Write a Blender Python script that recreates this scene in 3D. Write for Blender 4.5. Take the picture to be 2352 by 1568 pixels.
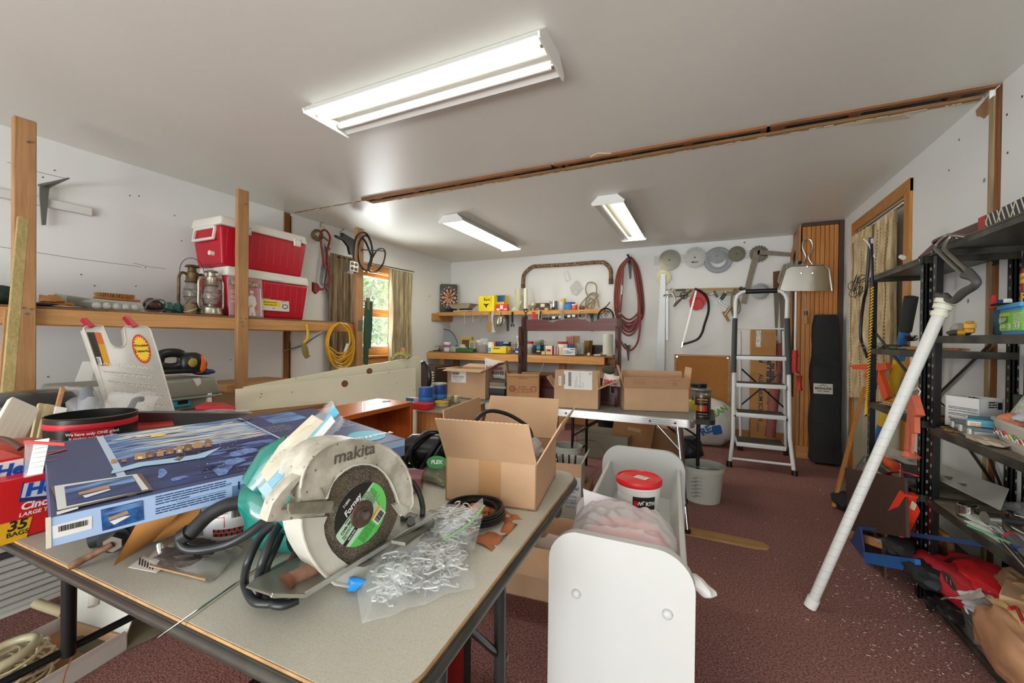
import bpy,bmesh,math,random
from mathutils import Vector,Matrix,noise
from math import sin,cos,pi,radians
for o in list(bpy.data.objects):bpy.data.objects.remove(o)
SC=bpy.context.scene;COL=SC.collection
V=Vector
TR=Matrix.Translation
CF=946.33;YAW,PIT,ROL=radians(25.129),radians(-.42515),radians(.63327)
_r=V((cos(YAW),sin(YAW),0));_f=V((-sin(YAW),cos(YAW),0));_u=V((0,0,1))
CFW=_f*cos(PIT)+_u*sin(PIT);_u0=-_f*sin(PIT)+_u*cos(PIT)
CRT=_r*cos(ROL)+_u0*sin(ROL);CUP=-_r*sin(ROL)+_u0*cos(ROL)
CPOS=V((0,0,1.21))
cam=bpy.data.cameras.new('camera');cam.sensor_width=36;cam.lens=CF/2352*36;cam.clip_start=.02
co=bpy.data.objects.new('camera',cam);COL.objects.link(co)
m=Matrix((CRT,CUP,-CFW)).transposed().to_4x4();m.translation=CPOS;co.matrix_world=m
SC.camera=co
def at(px,py,x=None,y=None,z=None,d=None):
 r=(px-1176)/CF*CRT-(py-784)/CF*CUP+CFW
 if d is not None:return CPOS+r*d
 if x is not None:return CPOS+r*((x-CPOS.x)/r.x)
 if y is not None:return CPOS+r*((y-CPOS.y)/r.y)
 return CPOS+r*((z-CPOS.z)/r.z)
vs=SC.view_settings;vs.view_transform='Standard';vs.look='None';vs.exposure=0.65;vs.gamma=1.0
vs.use_curve_mapping=False
SC.cycles.max_bounces=10;SC.cycles.transparent_max_bounces=24;SC.cycles.diffuse_bounces=5
SC.cycles.use_denoising=True;SC.cycles.sample_clamp_indirect=6
w=bpy.data.worlds.new('sky');SC.world=w;w.use_nodes=True
nt=w.node_tree;bg=nt.nodes['Background']
bg.inputs[0].default_value=(.82,.91,1,1);bg.inputs[1].default_value=2.6
def area(name,loc,rot,sx,sy,power,col=(1,1,1),spread=pi):
 l=bpy.data.lights.new(name,'AREA');l.shape='RECTANGLE';l.size=sx;l.size_y=sy;l.energy=power;l.color=col;l.spread=spread
 o=bpy.data.objects.new(name,l);COL.objects.link(o);o.location=loc;o.rotation_euler=rot;return o
area('daylight_doorway',(-.9,-3.3,1.3),(radians(90),0,0),3.4,2.1,32,(1,.99,.97))
area('added_ceiling_fill',(-.9,-3.5,.25),(radians(128),0,0),3.4,.9,90,(1,.985,.95))  # added fill lamp, tilted up to brighten the ceiling and upper walls
area('daylight_window_left',(-4.0,4.06,1.5),(radians(90),0,radians(-90)),.85,1.0,45,(.93,.97,1))
def lin(c):
 if isinstance(c,str):c=tuple(int(c[i:i+2],16)for i in(0,2,4))
 return tuple(((v/255/12.92)if v/255<=.04045 else((v/255+.055)/1.055)**2.4)for v in c)+(1,)
MC={}
def mat(name,col,rough=.5,metal=0,bump=None,var=None,alpha=1,trans=0,emit=0,spec=.5,sheen=0,coat=0,stretch=(1,1,1),col2=None,wood=None,ior=1.45,speck=None):
 """one procedural material; bump=(scale,strength), var=(scale,amount) mottles towards col2, wood=(axis,scale) grain, speck=(scale,size,colour)"""
 if name in MC:return MC[name]
 m=bpy.data.materials.new(name);m.use_nodes=True;MC[name]=m
 nt=m.node_tree;N=nt.nodes;L=nt.links;b=N['Principled BSDF']
 C1=lin(col);b.inputs['Base Color'].default_value=C1
 b.inputs['Roughness'].default_value=rough;b.inputs['Metallic'].default_value=metal
 b.inputs['Specular IOR Level'].default_value=spec;b.inputs['IOR'].default_value=ior
 if alpha<1:b.inputs['Alpha'].default_value=alpha
 if trans:b.inputs['Transmission Weight'].default_value=trans
 if coat:b.inputs['Coat Weight'].default_value=coat
 if emit:
  b.inputs['Emission Color'].default_value=C1;b.inputs['Emission Strength'].default_value=emit
 tc=None
 def coords(sc,st):
  nonlocal tc
  if tc is None:tc=N.new('ShaderNodeTexCoord')
  mp=N.new('ShaderNodeMapping');mp.inputs['Scale'].default_value=[sc*s for s in st]
  L.new(tc.outputs['Object'],mp.inputs[0]);return mp.outputs[0]
 out=None
 if wood:
  ax,sc=wood;st=[1,1,1];st[ax]=.07
  n=N.new('ShaderNodeTexNoise');n.inputs['Scale'].default_value=1;n.inputs['Detail'].default_value=5;n.inputs['Distortion'].default_value=1.6
  L.new(coords(sc,st),n.inputs['Vector'])
  n2=N.new('ShaderNodeTexNoise');n2.inputs['Scale'].default_value=1;n2.inputs['Detail'].default_value=3
  st2=[1,1,1];st2[ax]=.02
  L.new(coords(sc*7,st2),n2.inputs['Vector'])
  mx=N.new('ShaderNodeMix');mx.data_type='FLOAT';mx.inputs[0].default_value=.35
  L.new(n.outputs[0],mx.inputs[2]);L.new(n2.outputs[0],mx.inputs[3])
  r=N.new('ShaderNodeValToRGB');r.color_ramp.elements[0].position=.36;r.color_ramp.elements[1].position=.62
  r.color_ramp.elements[0].color=lin(col2)if col2 else tuple(v*.55 for v in C1[:3])+(1,);r.color_ramp.elements[1].color=C1
  L.new(mx.outputs[0],r.inputs[0]);out=r.outputs[0]
  if bump is None:bump=(0,0)
  bp=N.new('ShaderNodeBump');bp.inputs['Strength'].default_value=.12;bp.inputs['Distance'].default_value=.002
  L.new(mx.outputs[0],bp.inputs['Height']);L.new(bp.outputs[0],b.inputs['Normal'])
 if var:
  n=N.new('ShaderNodeTexNoise');n.inputs['Scale'].default_value=1;n.inputs['Detail'].default_value=4
  L.new(coords(var[0],stretch),n.inputs['Vector'])
  r=N.new('ShaderNodeValToRGB');r.color_ramp.elements[0].position=.35;r.color_ramp.elements[1].position=.66
  c2=lin(col2)if col2 else tuple(v*(1-var[1])for v in C1[:3])+(1,)
  r.color_ramp.elements[0].color=c2;r.color_ramp.elements[1].color=C1
  L.new(n.outputs[0],r.inputs[0])
  if out is not None:
   mm=N.new('ShaderNodeMix');mm.data_type='RGBA';mm.inputs[0].default_value=.3
   L.new(out,mm.inputs[6]);L.new(r.outputs[0],mm.inputs[7]);out=mm.outputs[2]
  else:out=r.outputs[0]
 if speck:
  vo=N.new('ShaderNodeTexVoronoi');L.new(coords(speck[0],(1,1,1)),vo.inputs['Vector']);vo.inputs['Scale'].default_value=1
  r=N.new('ShaderNodeValToRGB');r.color_ramp.elements[0].position=speck[1];r.color_ramp.elements[1].position=speck[1]+.03
  r.color_ramp.elements[0].color=(1,1,1,1);r.color_ramp.elements[1].color=(0,0,0,1)
  L.new(vo.outputs['Distance'],r.inputs[0])
  mm=N.new('ShaderNodeMix');mm.data_type='RGBA';L.new(r.outputs[0],mm.inputs[0])
  if out is not None:L.new(out,mm.inputs[6])
  else:mm.inputs[6].default_value=C1
  mm.inputs[7].default_value=lin(speck[2]);out=mm.outputs[2]
 if out is not None:
  L.new(out,b.inputs['Base Color'])
  if emit:L.new(out,b.inputs['Emission Color'])
 if bump and bump[0]:
  n=N.new('ShaderNodeTexNoise');n.inputs['Scale'].default_value=1;n.inputs['Detail'].default_value=3
  L.new(coords(bump[0],stretch),n.inputs['Vector'])
  bp=N.new('ShaderNodeBump');bp.inputs['Strength'].default_value=bump[1];bp.inputs['Distance'].default_value=.004
  L.new(n.outputs[0],bp.inputs['Height']);L.new(bp.outputs[0],b.inputs['Normal'])
 return m
def pl(c,rough=.4,**k):
 return mat('paint_%s_%d'%(c,rough*100),c,rough,**k)
BLK=mat('black_steel','1c1c1d',.32,.3);BLKP=mat('black_plastic','17181a',.35)
CHR=mat('chrome','c8c9c6',.14,1);STL=mat('steel','9c9b95',.32,1);GALV=mat('galvanised','a9aaa6',.42,.9,var=(25,.2))
ALU=mat('aluminium','d0d1cf',.28,.95,bump=(60,.05));RUST=mat('rusty_steel','8a8276',.6,.6,var=(40,.5),col2='6b3c1d')
WHT=mat('white_enamel','eeefec',.35);WHP=mat('white_plastic','e9e9e5',.4)
CARD=mat('cardboard','c39f7c',.85,var=(9,.08),bump=(160,.12));CARD2=mat('cardboard_inside','d2b08a',.85,var=(7,.08),bump=(160,.1))
CARDE=mat('cardboard_edge','d9bd95',.9);CARDD=mat('cardboard_dark','a9825d',.85,var=(9,.12))
PINE=mat('pine_timber','cb9660',.55,wood=(1,34),col2='a97348');PINEZ=mat('pine_post','b88c60',.6,wood=(2,34),col2='997048',var=(5,.35))
PINEX=mat('pine_board','d09a58',.55,wood=(0,34),col2='b17c41');OAKZ=mat('orange_trim_vertical','c48a48',.38,wood=(2,40),col2='a86d30')
OAKY=mat('orange_trim_level','c48a48',.38,wood=(1,40),col2='a86d30');OAKX=mat('orange_trim_across','c68c48',.42,wood=(0,40),col2='aa7034')
RAWZ=mat('old_stud','9a6638',.7,wood=(2,30),col2='6e4523');RAWX=mat('old_joist','97633a',.75,wood=(0,30),col2='6b4524')
CLR=mat('clear_plastic','f4f6f6',.12,alpha=.22,spec=.8);CLR2=mat('cloudy_plastic','e6e9e6',.3,alpha=.42,bump=(30,.4))
BAGC=mat('clear_bag_film','f3f6f8',.15,alpha=.19,spec=1,bump=(22,.9));BAGW=mat('white_bag_film','f6f4f3',.45,alpha=.86,bump=(14,.6))
GLS=mat('window_glass','ffffff',.02,alpha=.08,spec=.9);JAR=mat('jar_glass','dfe6e2',.08,alpha=.3,spec=.9)
PAP=mat('paper','ecebe6',.8);INK=mat('black_ink','22211f',.7);YEL=mat('yellow_plastic','e8b321',.35);REDP=mat('red_plastic','cf2620',.35)
def Fm(o,ux,uy):
 ux=V(ux).normalized();uz=ux.cross(V(uy)).normalized();uy=uz.cross(ux)
 m=Matrix((ux,uy,uz)).transposed().to_4x4();m.translation=V(o);return m
def RZ(o,a):return TR(V(o))@Matrix.Rotation(radians(a),4,'Z')
def RT(o,ax,ay,az):
 return TR(V(o))@Matrix.Rotation(radians(az),4,'Z')@Matrix.Rotation(radians(ay),4,'Y')@Matrix.Rotation(radians(ax),4,'X')
class B:
 def __init__(s,M=None):s.bm=bmesh.new();s.M=M or Matrix();s.mi=0
 def v(s,p):return s.bm.verts.new(s.M@V(p))
 def f(s,vs):
  try:fc=s.bm.faces.new(vs)
  except ValueError:return None
  fc.material_index=s.mi;return fc
 def hexa(s,p,bev=0,seg=1):
  vs=[s.v(q)for q in p];fs=[]
  for i in((0,3,2,1),(4,5,6,7),(0,1,5,4),(1,2,6,5),(2,3,7,6),(3,0,4,7)):fs.append(s.f([vs[j]for j in i]))
  if bev:
   es=list({e for f in fs for e in f.edges})
   r=bmesh.ops.bevel(s.bm,geom=es,offset=bev,segments=seg,profile=.6,affect='EDGES')
   for f in r['faces']:f.material_index=s.mi
  return s
 def box(s,a,b,bev=0,seg=1):
  x0,y0,z0=a;x1,y1,z1=b
  if x0>x1:x0,x1=x1,x0
  if y0>y1:y0,y1=y1,y0
  if z0>z1:z0,z1=z1,z0
  return s.hexa([(x0,y0,z0),(x1,y0,z0),(x1,y1,z0),(x0,y1,z0),(x0,y0,z1),(x1,y0,z1),(x1,y1,z1),(x0,y1,z1)],bev,seg)
 def cb(s,c,d,bev=0,seg=1):return s.box([c[i]-d[i]/2 for i in range(3)],[c[i]+d[i]/2 for i in range(3)],bev,seg)
 def bar(s,p,q,w,h,up=(0,0,1),bev=0):
  p,q=V(p),V(q);d=(q-p).normalized();u=V(up)
  if abs(d.dot(u))>.98:u=V((0,1,0))
  a=d.cross(u).normalized()*w/2;b=a.cross(d).normalized()*h/2
  return s.hexa([p-a-b,p+a-b,p+a+b,p-a+b,q-a-b,q+a-b,q+a+b,q-a+b],bev)
 def rings(s,rs,cap=True,closed=False):
  R=[[s.v(p)for p in r]for r in rs];n=len(R[0])
  rng=range(len(R))if closed else range(len(R)-1)
  for i in rng:
   a,b=R[i],R[(i+1)%len(R)]
   for j in range(n):s.f([a[j],a[(j+1)%n],b[(j+1)%n],b[j]])
  if cap and not closed:s.f(R[0][::-1]);s.f(R[-1])
  return s
 def tube(s,pts,r,n=8,closed=False,cap=True,flat=None):
  P=[V(p)for p in pts];rr=r if isinstance(r,(list,tuple))else[r]*len(P)
  N=len(P);T=[]
  for i in range(N):
   a=P[(i-1)%N]if(closed or i>0)else P[i];b=P[(i+1)%N]if(closed or i<N-1)else P[i]
   t=(b-a);T.append(t.normalized()if t.length>1e-9 else V((0,0,1)))
  u=V((0,0,1))if abs(T[0].z)<.9 else V((1,0,0))
  nrm=(u-T[0]*u.dot(T[0])).normalized();rs=[]
  for i in range(N):
   nrm=(nrm-T[i]*nrm.dot(T[i]));nrm=nrm.normalized()if nrm.length>1e-6 else T[i].orthogonal().normalized()
   bn=T[i].cross(nrm);k2=(flat or 1)
   rs.append([P[i]+nrm*rr[i]*cos(2*pi*j/n)*k2+bn*rr[i]*sin(2*pi*j/n)for j in range(n)])
  return s.rings(rs,cap,closed)
 def cyl(s,p,q,r,r2=None,n=16,cap=True):return s.tube([p,q],[r,r if r2 is None else r2],n,cap=cap)
 def lathe(s,prof,c=(0,0,0),n=24,cap=True,sx=1,sy=1,p=1):
  rs=[]
  for r,z in prof:
   ring=[]
   for j in range(n):
    a=2*pi*j/n;ca,sa=cos(a),sin(a)
    if p!=1:k=(abs(ca)**(2/p)+abs(sa)**(2/p));ca,sa=(abs(ca)**(1/p)*(1 if ca>0 else-1),abs(sa)**(1/p)*(1 if sa>0 else-1))
    ring.append((c[0]+r*ca*sx,c[1]+r*sa*sy,c[2]+z))
   rs.append(ring)
  return s.rings(rs,cap)
 def prism(s,pts,h,z0=0,hole=None,bev=0):
  a=[s.v((p[0],p[1],z0))for p in pts];b=[s.v((p[0],p[1],z0+h))for p in pts];n=len(pts)
  fs=[s.f([a[i],a[(i+1)%n],b[(i+1)%n],b[i]])for i in range(n)]
  if hole:
   c=[s.v((p[0],p[1],z0))for p in hole];d=[s.v((p[0],p[1],z0+h))for p in hole];k=len(hole)
   for i in range(k):s.f([d[i],d[(i+1)%k],c[(i+1)%k],c[i]])
   for A,C in((a,c),(b,d)):
    es=[]
    for L_ in(A,C):
     for i in range(len(L_)):
      e=s.bm.edges.get((L_[i],L_[(i+1)%len(L_)]))or s.bm.edges.new((L_[i],L_[(i+1)%len(L_)]));es.append(e)
    r=bmesh.ops.triangle_fill(s.bm,use_beauty=True,edges=es)
    for g in r['geom']:
     if isinstance(g,bmesh.types.BMFace):g.material_index=s.mi
  else:
   fa,fb=s.f(a[::-1]),s.f(b)
  return s
 def grid(s,fn,nu,nv,cu=False,cv=False):
  G=[[s.v(fn(i/nu,j/nv))for j in range(nv if cv else nv+1)]for i in range(nu if cu else nu+1)]
  for i in range(nu):
   for j in range(nv):
    a=G[i];b=G[(i+1)%len(G)];j2=(j+1)%len(a)
    s.f([a[j],b[j],b[j2],a[j2]])
  return s
 def blob(s,c,r,nz=0,fr=3,seed=0,sub=3,p=1,M=None):
  M=M or Matrix();t=bmesh.new();bmesh.ops.create_icosphere(t,subdivisions=sub,radius=1)
  mp={}
  for q in t.verts:
   d=q.co.normalized();e=V([abs(k)**(1/p)*(1 if k>=0 else-1)for k in d])
   k=1+nz*noise.noise(d*fr+V((seed*7.3,seed*3.1,seed)))+nz*.5*noise.noise(d*fr*2.7+V((seed,seed*5.1,9)))
   mp[q]=s.v(V(c)+M.to_3x3()@V((e.x*r[0]*k,e.y*r[1]*k,e.z*r[2]*k)))
  for f in t.faces:s.f([mp[q]for q in f.verts])
  t.free();return s
 def pillow(s,c4,bulge,up=None,nz=.006,fr=18,n=14,seed=1,sag=0):
  a,b,c,d=[V(q)for q in c4];nm=((b-a).cross(d-a)).normalized()
  if up is not None and nm.dot(V(up))<0:nm=-nm
  for sd in(1,-1):
   def fn(u,v_):
    p=(a*(1-u)+b*u)*(1-v_)+(d*(1-u)+c*u)*v_
    e=min(1,4*min(u,1-u,v_,1-v_)+.0)**.6
    k=noise.noise(p*fr+V((seed,sd*4,0)))
    return p+nm*(sd*bulge*e*(1+.5*k)+nz*k+sag*sin(pi*u)*sin(pi*v_))+V((0,0,1))*nz*noise.noise(p*fr*2.3+V((9,seed,0)))
   s.grid(fn,n,n)
  return s
 def sheet(s,c4,nz=.01,fr=10,n=12,th=.0012,seed=0,curl=0):
  a,b,c,d=[V(q)for q in c4];nm=((b-a).cross(d-a)).normalized();top=[]
  def mk(off):
   def fn(u,v_):
    p=(a*(1-u)+b*u)*(1-v_)+(d*(1-u)+c*u)*v_
    return p+nm*(off+nz*noise.noise(p*fr+V((seed,0,seed)))+curl*(1-4*(u-.5)**2))
   return fn
  s.grid(mk(0),n,n);s.grid(mk(-th),n,n);return s
 def bd(s,name,mats,parent=None,smooth=True,ang=38):
  bm=s.bm;bmesh.ops.recalc_face_normals(bm,faces=bm.faces)
  if parent is not None:
   off=parent['_o'];off=V(off)
  else:
   if len(bm.verts):
    xs=[q.co for q in bm.verts]
    off=V(((min(q.x for q in xs)+max(q.x for q in xs))/2,(min(q.y for q in xs)+max(q.y for q in xs))/2,min(q.z for q in xs)))
   else:off=V((0,0,0))
  bmesh.ops.translate(bm,verts=bm.verts,vec=-off)
  me=bpy.data.meshes.new(name);bm.to_mesh(me);bm.free()
  for mm in(mats if isinstance(mats,(list,tuple))else[mats]):me.materials.append(mm)
  if smooth:
   me.polygons.foreach_set('use_smooth',[True]*len(me.polygons));me.set_sharp_from_angle(angle=radians(ang))
  o=bpy.data.objects.new(name,me);COL.objects.link(o)
  if parent is not None:o.parent=parent;o['_o']=list(off)
  else:o.location=off;o['_o']=list(off)
  return o
def tag(o,label,cat,group=None,kind=None):
 if label:o['label']=label
 if cat:o['category']=cat
 if group:o['group']=group
 if kind:o['kind']=kind
 return o
def Th(name,label,cat,loc,group=None):
 o=bpy.data.objects.new(name,None);COL.objects.link(o);o.location=loc;o.empty_display_size=.05;o['_o']=list(loc)
 return tag(o,label,cat,group)
def struct(name,b,m,**k):
 o=b.bd(name,m,**k);o['kind']='structure';return o
def copy_tree(o,d,label=None,first=True):
 c=o.copy();COL.objects.link(c);c.location=V(o.location)+V(d)
 if label:c['label']=label
 def rec(src,dst):
  for ch in[q for q in bpy.data.objects if q.parent==src]:
   k=ch.copy();COL.objects.link(k);k.parent=dst;rec(ch,k)
 rec(o,c);return c
def text(s,o,ux,uy,size,m,parent,name='lettering',bold=0,shear=0,align='CENTER',lift=.0006,sx=1):
 """flat lettering; o = centre of the line (left end if align LEFT), ux along the line, uy up the letters"""
 cu=bpy.data.curves.new(name,'FONT');cu.body=s;cu.size=size;cu.align_x=align;cu.align_y='CENTER';cu.offset=bold*size;cu.shear=shear
 cu.resolution_u=3;cu.space_line=.95
 to=bpy.data.objects.new('t',cu);COL.objects.link(to)
 dg=bpy.context.evaluated_depsgraph_get();me=bpy.data.meshes.new_from_object(to.evaluated_get(dg))
 bpy.data.objects.remove(to);M=Fm(o,ux,uy);off=V(parent['_o'])if parent else V((0,0,0))
 for q in me.vertices:
  p=M@V((q.co.x*sx,q.co.y,lift));q.co=p-off
 me.name=name;me.materials.clear();me.materials.append(m)
 ob=bpy.data.objects.new(name,me);COL.objects.link(ob);ob.parent=parent;ob['_o']=list(off);return ob
def lines(b,M,x0,x1,ys,h=.0016,lift=.0007,seed=0,jag=.25):
 R=random.Random(seed);s=b.M;b.M=M
 for y in ys:
  x=x0
  while x<x1*1.0-1e-6:
   wd=R.uniform(.004,.014)*max(.3,h/.0016);xe=min(x1,x+wd)
   b.box((x,y-h/2,lift-.0003),(xe,y+h/2,lift));x=xe+h*R.uniform(.5,1)
   if R.random()<jag*.15:break
 b.M=s;return b
def barcode(b,M,x0,x1,y0,y1,seed=3,lift=.0009):
 R=random.Random(seed);s=b.M;b.M=M;x=x0;d=(x1-x0)/60
 while x<x1:
  wd=R.choice((1,1,2,3))*d;b.box((x,y0,lift-.0003),(min(x+wd,x1),y1,lift));x+=wd+R.choice((1,1,2))*d
 b.M=s;return b
def circ(cx,cy,r,n=24,a0=0,a1=2*pi):
 return[(cx+r*cos(a0+(a1-a0)*i/(n if a1-a0>=2*pi-1e-6 else n-1)),cy+r*sin(a0+(a1-a0)*i/(n if a1-a0>=2*pi-1e-6 else n-1)))for i in range(n)]
def rrect(x0,y0,x1,y1,r,n=5):
 P=[]
 for cx,cy,a in((x1-r,y1-r,0),(x0+r,y1-r,pi/2),(x0+r,y0+r,pi),(x1-r,y0+r,3*pi/2)):
  for i in range(n+1):P.append((cx+r*cos(a+pi/2*i/n),cy+r*sin(a+pi/2*i/n)))
 return P
def Sp(pts,n=8,closed=False):
 P=[V(p)for p in pts];out=[];N=len(P)
 for i in range(N if closed else N-1):
  g=(lambda k:P[k%N])if closed else(lambda k:P[max(0,min(N-1,k))])
  a,b,c,d=g(i-1),g(i),g(i+1),g(i+2)
  for j in range(n):
   t=j/n;out.append(.5*((2*b)+(c-a)*t+(2*a-5*b+4*c-d)*t*t+(3*b-a-3*c+d)*t**3))
 if not closed:out.append(P[-1])
 return out
def coil(c,ax,ay,az,r,turns,wob=.06,n=26,seed=0,rise=0,ry=None,phase=0):
 """wobbly coil of cord: centre c, in plane ax/ay, spread along az"""
 R=random.Random(seed);ax,ay,az,c=V(ax),V(ay),V(az),V(c);P=[];ry=ry or r
 ks=[(R.uniform(-1,1),R.uniform(-1,1),R.uniform(-1,1))for _ in range(int(turns)+2)]
 for i in range(int(turns*n)+1):
  t=i/n;k=int(t);f=t-k;f=f*f*(3-2*f);w_=[ks[k][j]*(1-f)+ks[k+1][j]*f for j in range(3)];a=2*pi*t+phase
  P.append(c+ax*(r*(1+wob*w_[0])*cos(a)+r*wob*w_[1])+ay*(ry*(1+wob*w_[0])*sin(a)+r*wob*w_[2]*.6)+az*rise*(w_[2]*.5+.5*(t/turns*2-1)))
 return P
# ================= THE ROOM =================
XL,XR,YB,YF,ZC=-3.79,1.25,5.70,-3.4,2.44
WALL=mat('white_wall_paint','e7e9e7',.55,bump=(6,.05),var=(1.3,.04),speck=(2.6,.012,'77736a'))
CEIL=mat('satin_ceiling_paint','e3e4dc',.4,bump=(3.5,.12),var=(.9,.04),stretch=(1,1,1))
CARPET=mat('maroon_carpet','a87d75',.97,bump=(170,1.0),var=(130,.4),col2='6d4845',speck=(95,.16,'a88f86'),spec=.1)
GYP=mat('broken_gypsum','cdbfa4',.9,bump=(40,.8))
struct('floor',B().box((XL-.2,YF-.2,-.1),(XR+.2,YB+.2,0)),CARPET)
b=B();b.prism([(-1.1,2.80),(.28,2.77),(.345,2.79),(.36,2.83),(.33,2.875),(.2,2.885),(-.2,2.90),(-1.1,2.92)],.006,0)
tr=b.bd('trim_1',mat('bare_floor_board','b9905c',.8,wood=(0,14),col2='8f6838',var=(6,.3)));tr['kind']='structure'
b=B();b.box((XL-.2,YF-.2,ZC),(XR+.2,2.765,ZC+.015));b.box((XL-.2,2.885,ZC),(XR+.2,YB+.2,ZC+.015));b.box((XL-.2,2.765,ZC),(-2.80,2.885,ZC+.015))
b.box((XL-.2,YF-.2,ZC+.25),(XR+.2,YB+.2,ZC+.3))
ceil=struct('ceiling',b,CEIL)
for k,(x0,x1)in enumerate(((-2.78,-1.0),(-.98,.3),(.32,1.24))):
 B().bar((x0,2.757,ZC+.02+.003*k),(x1,2.757,ZC+.02+.003*k),.03,.075).bd('board',RAWX,ceil)
 B().box((x0,2.70,ZC+.10),(x1,2.93,ZC+.125)).bd('board',mat('dark_board','3a2414',.9),ceil)
for k,x in enumerate((-2.72,-2.28,-1.86,-1.43,-.98,-.95,-.55,-.14,.28,.31,.7,1.1)):
 B().box((x,2.74,ZC+.01),(x+(.05 if k%3 else .09),2.90,ZC+.095)).bd('joist_end',RAWX,ceil)
B().box((-2.79,2.865,ZC-.002),(1.24,2.90,ZC+.013)).bd('plywood_edge',mat('ply_edge','b08a5e',.8,wood=(0,20)),ceil)
R=random.Random(4);b=B()
for i in range(170):
 x=R.uniform(-3.7,1.2);y=2.89+R.uniform(-.006,.012)if x>-2.8 else 2.80+R.uniform(-.012,.012)+(x+2.8)*-.02
 l=R.uniform(.01,.05);t=R.uniform(.003,.010)
 b.prism([(x,y),(x+l,y-t*.4),(x+l*1.2,y+t),(x+l*.3,y+t*1.4)],-R.uniform(.002,.006),ZC)
o=b.bd('plaster_crumbs',GYP,ceil);o['kind']='stuff'
b=B();b.box((-3.72,2.795,ZC-.002),(-2.80,2.806,ZC+.01));b.bd('crack',mat('crack_dark','6a5136',.9),ceil)
b=B();b.prism([(.7,2.92),(.95,2.90),(1.0,2.96),(.85,2.95)],-.004,ZC);b.prism([(-.72,2.74),(-.66,2.70),(-.58,2.74),(-.62,2.765)],-.006,ZC)
b.bd('torn_plaster',GYP,ceil)
WY0,WY1,WZ0,WZ1=3.62,4.50,.98,2.03
b=B();t=.14
SL0,SL1=2.735,2.815
for(y0,y1,z0,z1)in((YF,SL0,0,ZC),(SL1,WY0,0,ZC),(WY1,YB+.2,0,ZC),(WY0,WY1,0,WZ0),(WY0,WY1,WZ1,ZC)):
 b.box((XL-t,y0,z0),(XL,y1,z1 if z1<ZC else ZC+.3))
wl=struct('wall_left',b,WALL)
B().box((XL-.09,SL0,.0),(XL-.012,SL1,ZC)).bd('stud',RAWZ,wl)
B().box((XL-.012,SL0-.012,0),(XL+.004,SL0,ZC-.02)).bd('torn_edge',GYP,wl);B().box((XL-.012,SL1,0),(XL+.004,SL1+.01,ZC-.02)).bd('torn_edge',GYP,wl)
b=B()
for(z,y0,y1)in((2.23,.95,1.2),(1.72,.9,1.6),(1.73,1.55,1.75)):b.tube([(XL+.0005,y0,z),(XL+.001,(y0+y1)/2,z-.012),(XL+.0005,y1,z-.01)],.0012,4)
for(px,py)in((125,391),(98,407),(298,449),(401,495),(319,450),(417,553),(186,630),(217,656),(312,657),(334,614),(530,826),(110,865),(290,850),(60,850)):
 p=at(px,py,x=XL);b.cyl(p,p+V((.003,0,0)),.004,n=8)
b.bd('nail_holes',mat('hole_dark','55504a',.9),wl)['kind']='stuff'
DY0,DY1,DZ=3.74,4.78,2.23
b=B()
for(y0,y1,z0,z1)in((YF,2.735,0,ZC),(2.835,DY0,0,ZC),(DY1,YB+.2,0,ZC),(DY0,DY1,DZ,ZC)):b.box((XR,y0,z0),(XR+t,y1,z1 if z1<ZC else ZC+.3))
wr=struct('wall_right',b,WALL)
B().box((XR+.006,2.738,0),(XR+.08,2.80,ZC)).bd('stud',RAWZ,wr);B().box((XR-.002,2.80,0),(XR+.06,2.832,ZC-.03)).bd('plywood_edge',mat('ply_edge_z','b7a07a',.8,wood=(2,20)),wr)
b=B(Fm((XR-.001,0,0),(0,-1,0),(0,0,1)))
b.prism([(-2.94,2.41),(-2.835,2.43),(-2.835,2.34),(-2.87,2.335),(-2.90,2.36),(-2.93,2.375)],.003,0);b.bd('torn_paper',mat('brown_torn_paper','a8825a',.9,var=(20,.3)),wr)
b=B()
for(py,pz)in((2.70,2.27),(2.69,2.09),(2.6,2.3),(3.1,2.33),(3.2,2.2)):
 b.cyl((XR-.001,py,pz),(XR+.002,py,pz),.006,n=8)
b.bd('nail_holes',mat('hole_dark','55504a',.9),wr)['kind']='stuff'
struct('wall_back',B().box((XL-t,YB,0),(XR+t,YB+t,ZC+.2)),WALL)
struct('trim_2',B().box((XL,5.682,0),(XR,5.70,.14),.003),OAKX)['kind']='structure'
struct('baseboard_left',B().box((XL,YF,0),(XL+.018,YB,.10),.003),OAKY)
struct('baseboard_right',B().box((XR-.018,YF,0),(XR,3.60,.10),.003),OAKY)
b=B()
for(x0,x1,z0,z1)in((XL-t,-2.5,0,ZC),(.7,XR+t,0,ZC),(-2.5,.7,2.3,ZC)):b.box((x0,YF-.1,z0),(x1,YF,z1))
struct('wall_front',b,WALL)
wn=Th('window_1',None,None,(XL,4.3,WZ0));wn['kind']='structure'
b=B()
for(y0,y1,z0,z1)in((WY0-.07,WY0,WZ0-.08,WZ1+.08),(WY1,WY1+.07,WZ0-.08,WZ1+.08)):b.box((XL-.005,y0,z0),(XL+.018,y1,z1),.003)
b.bd('casing',OAKZ,wn)
b=B();b.box((XL-.005,WY0-.09,WZ1),(XL+.022,WY1+.09,WZ1+.085),.004);b.box((XL-.005,WY0-.1,WZ0-.10),(XL+.018,WY1+.1,WZ0-.03),.004);b.box((XL-.1,WY0-.1,WZ0-.03),(XL+.05,WY1+.1,WZ0),.006)
b.bd('sill',OAKY,wn)
b=B()
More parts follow.
